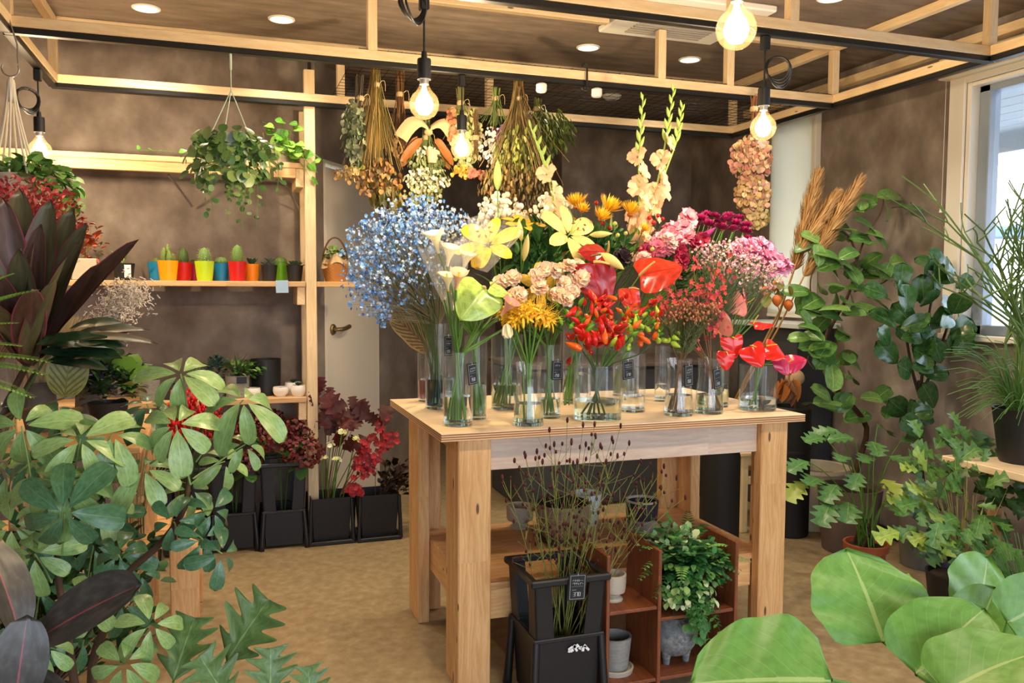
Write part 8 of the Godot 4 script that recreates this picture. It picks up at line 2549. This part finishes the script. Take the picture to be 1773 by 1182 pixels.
# stalks tied at the top that fan out downwards; places are measured from the tie
func dried(label: String, tie: Vector3, up: float, down: Vector3, spread: Vector3, n: int, stem_tints: Array, kinds: Array, category := "dried flowers") -> Node3D:
	var t := thing("dried_bunch", label, category, tie, "dried bunches hung from the wire grid")
	var bag := shape()
	for k in n:
		var a := jitter(0.012)
		var e := down * rng.randf_range(0.6, 1.0) + Vector3(rng.randfn(), rng.randfn() * 0.4, rng.randfn()) * spread * 0.6
		add_to(bag, tube(curve(Vector3(a.x * 1.6, up * rng.randf_range(0.7, 1.0), a.z * 1.6), Vector3(a.x, -0.02, a.z), e, 6), 0.0022, 0.0012, 4), Transform3D(), vary(stem_tints[rng.randi() % stem_tints.size()], 0.25))
	part("stalks", bag, M.tinted_matt, t, Transform3D(), "", "stuff")
	part("twine", lathe([Vector2(0.016, -0.012), Vector2(0.02, 0.0), Vector2(0.016, 0.012)], 12), M.twine, t)
	part("twine_loop", tube(curve(Vector3(0.01, 0, 0.012), Vector3(0.045, 0.05, 0.02), Vector3(0.04, -0.03, 0.02), 6), 0.002, 0.0015, 4), M.twine, t)
	for q in kinds:
		foliage(t, q[0], q[1], q[2], q[3], q[4], q[5], Vector3(0, 0.02, 0), 0.6, q[6] if q.size() > 6 else "dried_leaves")
	return t


func build_dried() -> void:
	rng.seed = 221
	var st := [lin("8a6a34"), lin("a8843c"), lin("74582c")]
	var z := -4.0
	dried("grey green eucalyptus bunch, leftmost of the hanging dried flowers", Vector3(0.598, 2.199, -3.850), 0.11, Vector3(-0.07, -0.32, 0), Vector3(0.03, 0.05, 0.03), 22, [lin("4a4030")], [[Vector3(-0.03, -0.15, 0.02), Vector3(0.05, 0.15, 0.04), 300, 0.034, 0.42, [lin("6f7a5a"), lin("8a8f6c"), lin("4f5a40")]], [Vector3(-0.06, -0.33, 0), Vector3(0.07, 0.04, 0.04), 60, 0.025, 0.4, [lin("9a7a40"), lin("6a4a30"), lin("b89a60")]]])
	dried("ochre yellow dried bunch with orange blossoms, left of the pendant bulb", Vector3(0.678, 2.278, -3.900), 0.12, Vector3(-0.01, -0.42, 0), Vector3(0.09, 0.08, 0.06), 110, [lin("8a6c34"), lin("745c28"), lin("a08448"), lin("5e5a28")], [[Vector3(0.01, -0.42, 0), Vector3(0.10, 0.10, 0.06), 340, 0.028, 0.4, [lin("8e6430"), lin("74502a"), lin("9a743c"), lin("5a5024")]], [Vector3(0.05, -0.50, 0), Vector3(0.08, 0.07, 0.05), 150, 0.05, 0.22, [lin("5f5a24"), lin("7a6a2c"), lin("4a4a20")]], [Vector3(-0.09, -0.36, 0.02), Vector3(0.03, 0.03, 0.03), 30, 0.026, 0.5, [lin("a0a040")]]])
	dried("thin brown twig bunch half hidden behind the pendant bulb", Vector3(0.831, 2.288, -4.100), 0.12, Vector3(0.0, -0.26, 0), Vector3(0.04, 0.04, 0.03), 46, [lin("7a5630"), lin("8e6638"), lin("5e4426")], [[Vector3(0, -0.26, 0), Vector3(0.04, 0.06, 0.03), 60, 0.03, 0.3, [lin("7a5a34"), lin("8a6a40")]]])
	# the bouquet with the burlap bow
	var t := dried("white and green dried bouquet with a burlap bow under the pendant bulb", Vector3(0.965, 2.091, -4.120), 0.09, Vector3(0.0, -0.22, 0.02), Vector3(0.10, 0.06, 0.06), 60, [lin("5a6a3a"), lin("7a8450")], [[Vector3(0.0, -0.20, 0.03), Vector3(0.12, 0.07, 0.06), 300, 0.02, 0.42, [lin("d8d0b0"), lin("e6e0c8"), lin("8a9060")]], [Vector3(-0.02, -0.28, 0.02), Vector3(0.10, 0.06, 0.05), 170, 0.022, 0.42, [lin("707a48"), lin("a0a070"), lin("c8c0a0")]], [Vector3(0.0, -0.11, 0.02), Vector3(0.09, 0.07, 0.04), 240, 0.03, 0.3, [lin("5a6a3a"), lin("74804c"), lin("8a9060")]], [Vector3(0.0, -0.07, 0.03), Vector3(0.07, 0.03, 0.04), 110, 0.02, 0.4, [lin("e0d8bc"), lin("f0e8d0")]]])
	for s in [-1, 1]:
		var rows := []
		for i in 11:
			var q := i / 10.0
			var c := Vector3(s * (0.005 + 0.135 * q), 0.035 + 0.045 * sin(q * PI * 0.8) - 0.085 * q * q, 0.06 + 0.025 * sin(q * PI))
			var n := Vector3(s * (0.1 + 0.75 * q), 1.0 - 0.55 * q, 0.15).normalized() * lerpf(0.014, 0.036, minf(1.0, q * 1.6))
			rows.append(PackedVector3Array([c - n + Vector3(0, 0, 0.012), c - n * 0.3 + Vector3(0, 0, 0.022), c + n * 0.4 + Vector3(0, 0, 0.016), c + n]))
		part("burlap_bow", grid(rows), M.jute, t)
		part("dry_leaf", leaf(0.17, 0.022, 0.5, 0.5, 0.25, 0.35, 10, 4, 0.06), M.leaf_amber, t, at_point(Vector3(s * 0.03, -0.01, 0.05), Vector3(s * 0.75, -0.8, 0.1), Vector3(0, 0.3, 1), 1.0))
		part("dry_leaf", leaf(0.17, 0.022, 0.5, 0.5, 0.25, 0.35, 10, 4, 0.06), M.leaf_amber, t, at_point(Vector3(s * 0.05, 0.0, 0.03), Vector3(s * 0.5, -0.95, 0.0), Vector3(0, 0.2, 1), 1.05))
	part("bow_knot", ball(0.022, 10, 8, 0.8), M.jute, t, Transform3D(Basis(), Vector3(0, 0.02, 0.055)))
	part("paper_pot", pot_shape(0.021, 0.029, 0.062, 0.002), M.paper_pot, t, Transform3D(Basis(), Vector3(0.012, -0.135, 0.085)))
	dried("pale yellow green statice bunch behind the rear pendant", Vector3(1.125, 2.259, -4.050), 0.09, Vector3(0.01, -0.2, 0), Vector3(0.07, 0.06, 0.05), 34, [lin("6a6a3a")], [[Vector3(0.03, -0.15, 0), Vector3(0.08, 0.16, 0.05), 460, 0.03, 0.42, [lin("b0b070"), lin("c8c48c"), lin("8e9458")]], [Vector3(-0.05, -0.10, 0.02), Vector3(0.03, 0.09, 0.03), 90, 0.03, 0.42, [lin("b8805a"), lin("a06848")]], [Vector3(0.0, -0.33, 0.02), Vector3(0.06, 0.03, 0.03), 60, 0.022, 0.45, [lin("d0a838"), lin("c08a34")]]])
	dried("white and lavender statice bunch in the middle of the dried flowers", Vector3(1.292, 2.284, -4.000), 0.06, Vector3(0.0, -0.16, 0), Vector3(0.06, 0.04, 0.04), 40, [lin("5a7038"), lin("6f7c40")], [[Vector3(-0.01, -0.24, 0.01), Vector3(0.085, 0.11, 0.05), 260, 0.022, 0.45, [lin("c8c0b8"), lin("d8d4cc"), lin("a8a098")]], [Vector3(0.02, -0.17, 0.02), Vector3(0.05, 0.05, 0.03), 120, 0.022, 0.45, [lin("6a5a8a"), lin("7a6498"), lin("7a3a5a")]]])
	dried("large brown broom like bunch, biggest of the dried flowers", Vector3(1.358, 2.257, -3.850), 0.14, Vector3(0.0, -0.42, 0), Vector3(0.16, 0.08, 0.10), 150, [lin("66502c"), lin("775c34"), lin("524e26"), lin("8a7244")], [[Vector3(-0.01, -0.41, 0), Vector3(0.19, 0.13, 0.10), 900, 0.034, 0.16, [lin("5a4a22"), lin("6a5428"), lin("4a4420"), lin("7a6030")]], [Vector3(0.0, -0.24, 0.02), Vector3(0.12, 0.12, 0.06), 420, 0.034, 0.2, [lin("6f7830"), lin("848a3c"), lin("5a6428")]]])
	dried("olive green dried fern bunch, rightmost of the dried flowers", Vector3(1.548, 2.271, -4.100), 0.06, Vector3(0.08, -0.12, 0), Vector3(0.12, 0.05, 0.05), 36, [lin("5a6428"), lin("6a5a2c")], [[Vector3(0.06, -0.10, 0), Vector3(0.16, 0.12, 0.06), 700, 0.04, 0.14, [lin("5a6a28"), lin("6a7a34"), lin("47541f")]]])
	dried("pair of dusty pink dried roses below the rear pendant", Vector3(1.188, 2.085, -4.000), 0.15, Vector3(0.0, -0.13, 0), Vector3(0.03, 0.02, 0.02), 8, [lin("6a5030")], [[Vector3(-0.015, -0.16, 0), Vector3(0.02, 0.018, 0.02), 46, 0.026, 0.5, [lin("b06a58"), lin("c07a68")]], [Vector3(0.03, -0.165, 0), Vector3(0.02, 0.018, 0.02), 46, 0.026, 0.5, [lin("a85f50"), lin("b87060")]]])
	# hydrangea by the right rail
	t = dried("dusty pink dried hydrangea hanging under the right pendant bulb", Vector3(2.343, 2.181, -3.350), 0.07, Vector3(-0.01, -0.3, 0), Vector3(0.03, 0.1, 0.03), 12, [lin("7a4a30"), lin("8a5a38")], [[Vector3(-0.01, -0.22, 0), Vector3(0.10, 0.11, 0.08), 620, 0.027, 0.5, [lin("b07868"), lin("c08a78"), lin("a8906a"), lin("b89a70")]], [Vector3(0.0, -0.38, 0), Vector3(0.09, 0.09, 0.07), 460, 0.027, 0.5, [lin("b89a6a"), lin("a8885a"), lin("b08070"), lin("c8b080")]], [Vector3(0.03, -0.48, 0), Vector3(0.06, 0.06, 0.05), 170, 0.026, 0.5, [lin("c0aa78"), lin("a89860")]]])


func vine(t: Node3D, pts: PackedVector3Array, r: float, m: Material, lf: Dictionary, lm: Array, n: int, size: float, hang := -0.5) -> void:
	part("vine", tube(pts, r, r * 0.6, 5), m, t)
	for k in n:
		var s := (k + rng.randf() * 0.6) / n
		var p := pts[clampi(int(s * (pts.size() - 1)), 0, pts.size() - 1)]
		var d := Vector3(rng.randfn(), hang + rng.randfn() * 0.3, rng.randfn() + 0.25)
		part("leaf", lf, lm[rng.randi() % lm.size()], t, at_point(p + jitter(0.008), d, Vector3(0, 0.6, 0.9), size * rng.randf_range(0.7, 1.15) * lerpf(1.0, 0.6, s)))


func build_hanging_plants() -> void:
	rng.seed = 231
	# hoya in its hanging pot on the middle rail
	var top := Vector3(0.041, 2.259, -3.562)
	var c := Vector3(0.032, 1.938, -3.550)
	var t := thing("hanging_hoya", "hanging pot of trailing round leaved hoya in front of the top shelf", "hanging plant", c)
	part("pot", pot_shape(0.06, 0.085, 0.11, 0.004), M.pot_smoke, t, Transform3D(Basis(), Vector3(0, -0.1, 0)))
	part("soil", soil_disc(0.078, -0.005), M.soil, t)
	part("hook", tube(PackedVector3Array([top - c + Vector3(0.0, 0.03, 0), top - c + Vector3(0.0, -0.05, 0)]), 0.006, 0.005, 6), M.hanger_green, t)
	for a in [0.4, 2.6, 4.4]:
		part("hanger_cord", tube(PackedVector3Array([top - c + Vector3(0, -0.04, 0), top - c + Vector3(0, -0.13, 0), Vector3(cos(a) * 0.084, 0.0, sin(a) * 0.084)]), 0.0022, 0.0022, 5), M.hanger_green, t)
	var lf := leaf(1.0, 0.36, 0.5, 0.45, 0.15, 0.1, 6, 4)
	for k in 130:
		var a := rng.randf() * TAU
		var h := rng.randf_range(-0.16, 0.04)
		var r := 0.075 + 0.05 * rng.randf() + (0.03 if h < -0.03 else 0.0)
		var p := Vector3(cos(a) * r * 1.1, h, sin(a) * r)
		part("leaf", lf, [M.hoya_a, M.hoya_b, M.hoya_c][k % 3], t, at_point(p, Vector3(cos(a) * 0.4, -0.8, sin(a) * 0.4) + jitter(0.6), Vector3(cos(a), 0.4, sin(a)) + jitter(0.3), rng.randf_range(0.04, 0.062)))
	var ends := [Vector3(-0.056, 1.601, -3.500), Vector3(-0.071, 1.726, -3.520), Vector3(-0.043, 1.689, -3.480), Vector3(0.073, 1.569, -3.480), Vector3(0.048, 1.635, -3.460), Vector3(0.085, 1.605, -3.500), Vector3(0.031, 1.680, -3.470), Vector3(0.129, 1.585, -3.520), Vector3(0.142, 1.755, -3.500), Vector3(0.204, 1.712, -3.500), Vector3(-0.095, 1.789, -3.500), Vector3(0.064, 1.713, -3.450), Vector3(-0.037, 1.645, -3.480), Vector3(0.020, 1.603, -3.500), Vector3(0.100, 1.660, -3.470), Vector3(0.000, 1.721, -3.450), Vector3(0.119, 1.709, -3.500)]
	for e in ends:
		var d: Vector3 = e - c
		var s := Vector3(d.x * 0.9, -0.02, d.z * 0.5 + 0.04)
		vine(t, curve(Vector3(d.x * 0.5, 0.01, 0.04), Vector3(d.x * 1.25, -0.02, 0.09), d, 14), 0.0016, M.stem_green, lf, [M.hoya_a, M.hoya_b, M.hoya_c], 24, 0.043)
	# pothos on the top shelf
	c = Vector3(0.30, 1.9825, -4.55)
	t = thing("pothos", "bright green pothos trailing off the right end of the top shelf", "pothos", c)
	pot_plain(t, 0.05, 0.065, 0.10, M.pot_white)
	var ph := leaf(1.0, 0.40, 0.36, 0.6, 0.2, 0.15, 8, 4, 0.0, 0, 0.0, -0.25)
	for e in [Vector3(0.199, 2.178, -4.450), Vector3(0.298, 2.205, -4.450), Vector3(0.386, 2.188, -4.480), Vector3(0.252, 2.096, -4.420), Vector3(0.278, 2.022, -4.400), Vector3(0.349, 2.026, -4.400), Vector3(0.408, 2.047, -4.420), Vector3(0.463, 1.931, -4.400), Vector3(0.446, 1.869, -4.380), Vector3(0.536, 1.964, -4.400), Vector3(0.478, 2.005, -4.400), Vector3(0.321, 2.082, -4.400), Vector3(0.420, 1.972, -4.400)]:
		var d: Vector3 = e - c
		vine(t, curve(Vector3(0, 0.09, 0), d * 0.5 + Vector3(0, 0.09, 0.03), d, 10), 0.002, M.stem_green, ph, [M.pothos, M.pothos_light], 5, 0.085, -0.3)
	t = thing("trailing_shelf_vine", "low green vine creeping along the top shelf behind the hoya", "potted plant", Vector3(-0.12, 1.9825, -4.6))
	vine(t, curve(Vector3(0.15, 0.0, 0.1), Vector3(0, 0.04, 0.12), Vector3(-0.3, 0.02, 0.14), 12), 0.002, M.stem_green, ph, [M.pothos], 12, 0.05, 0.2)
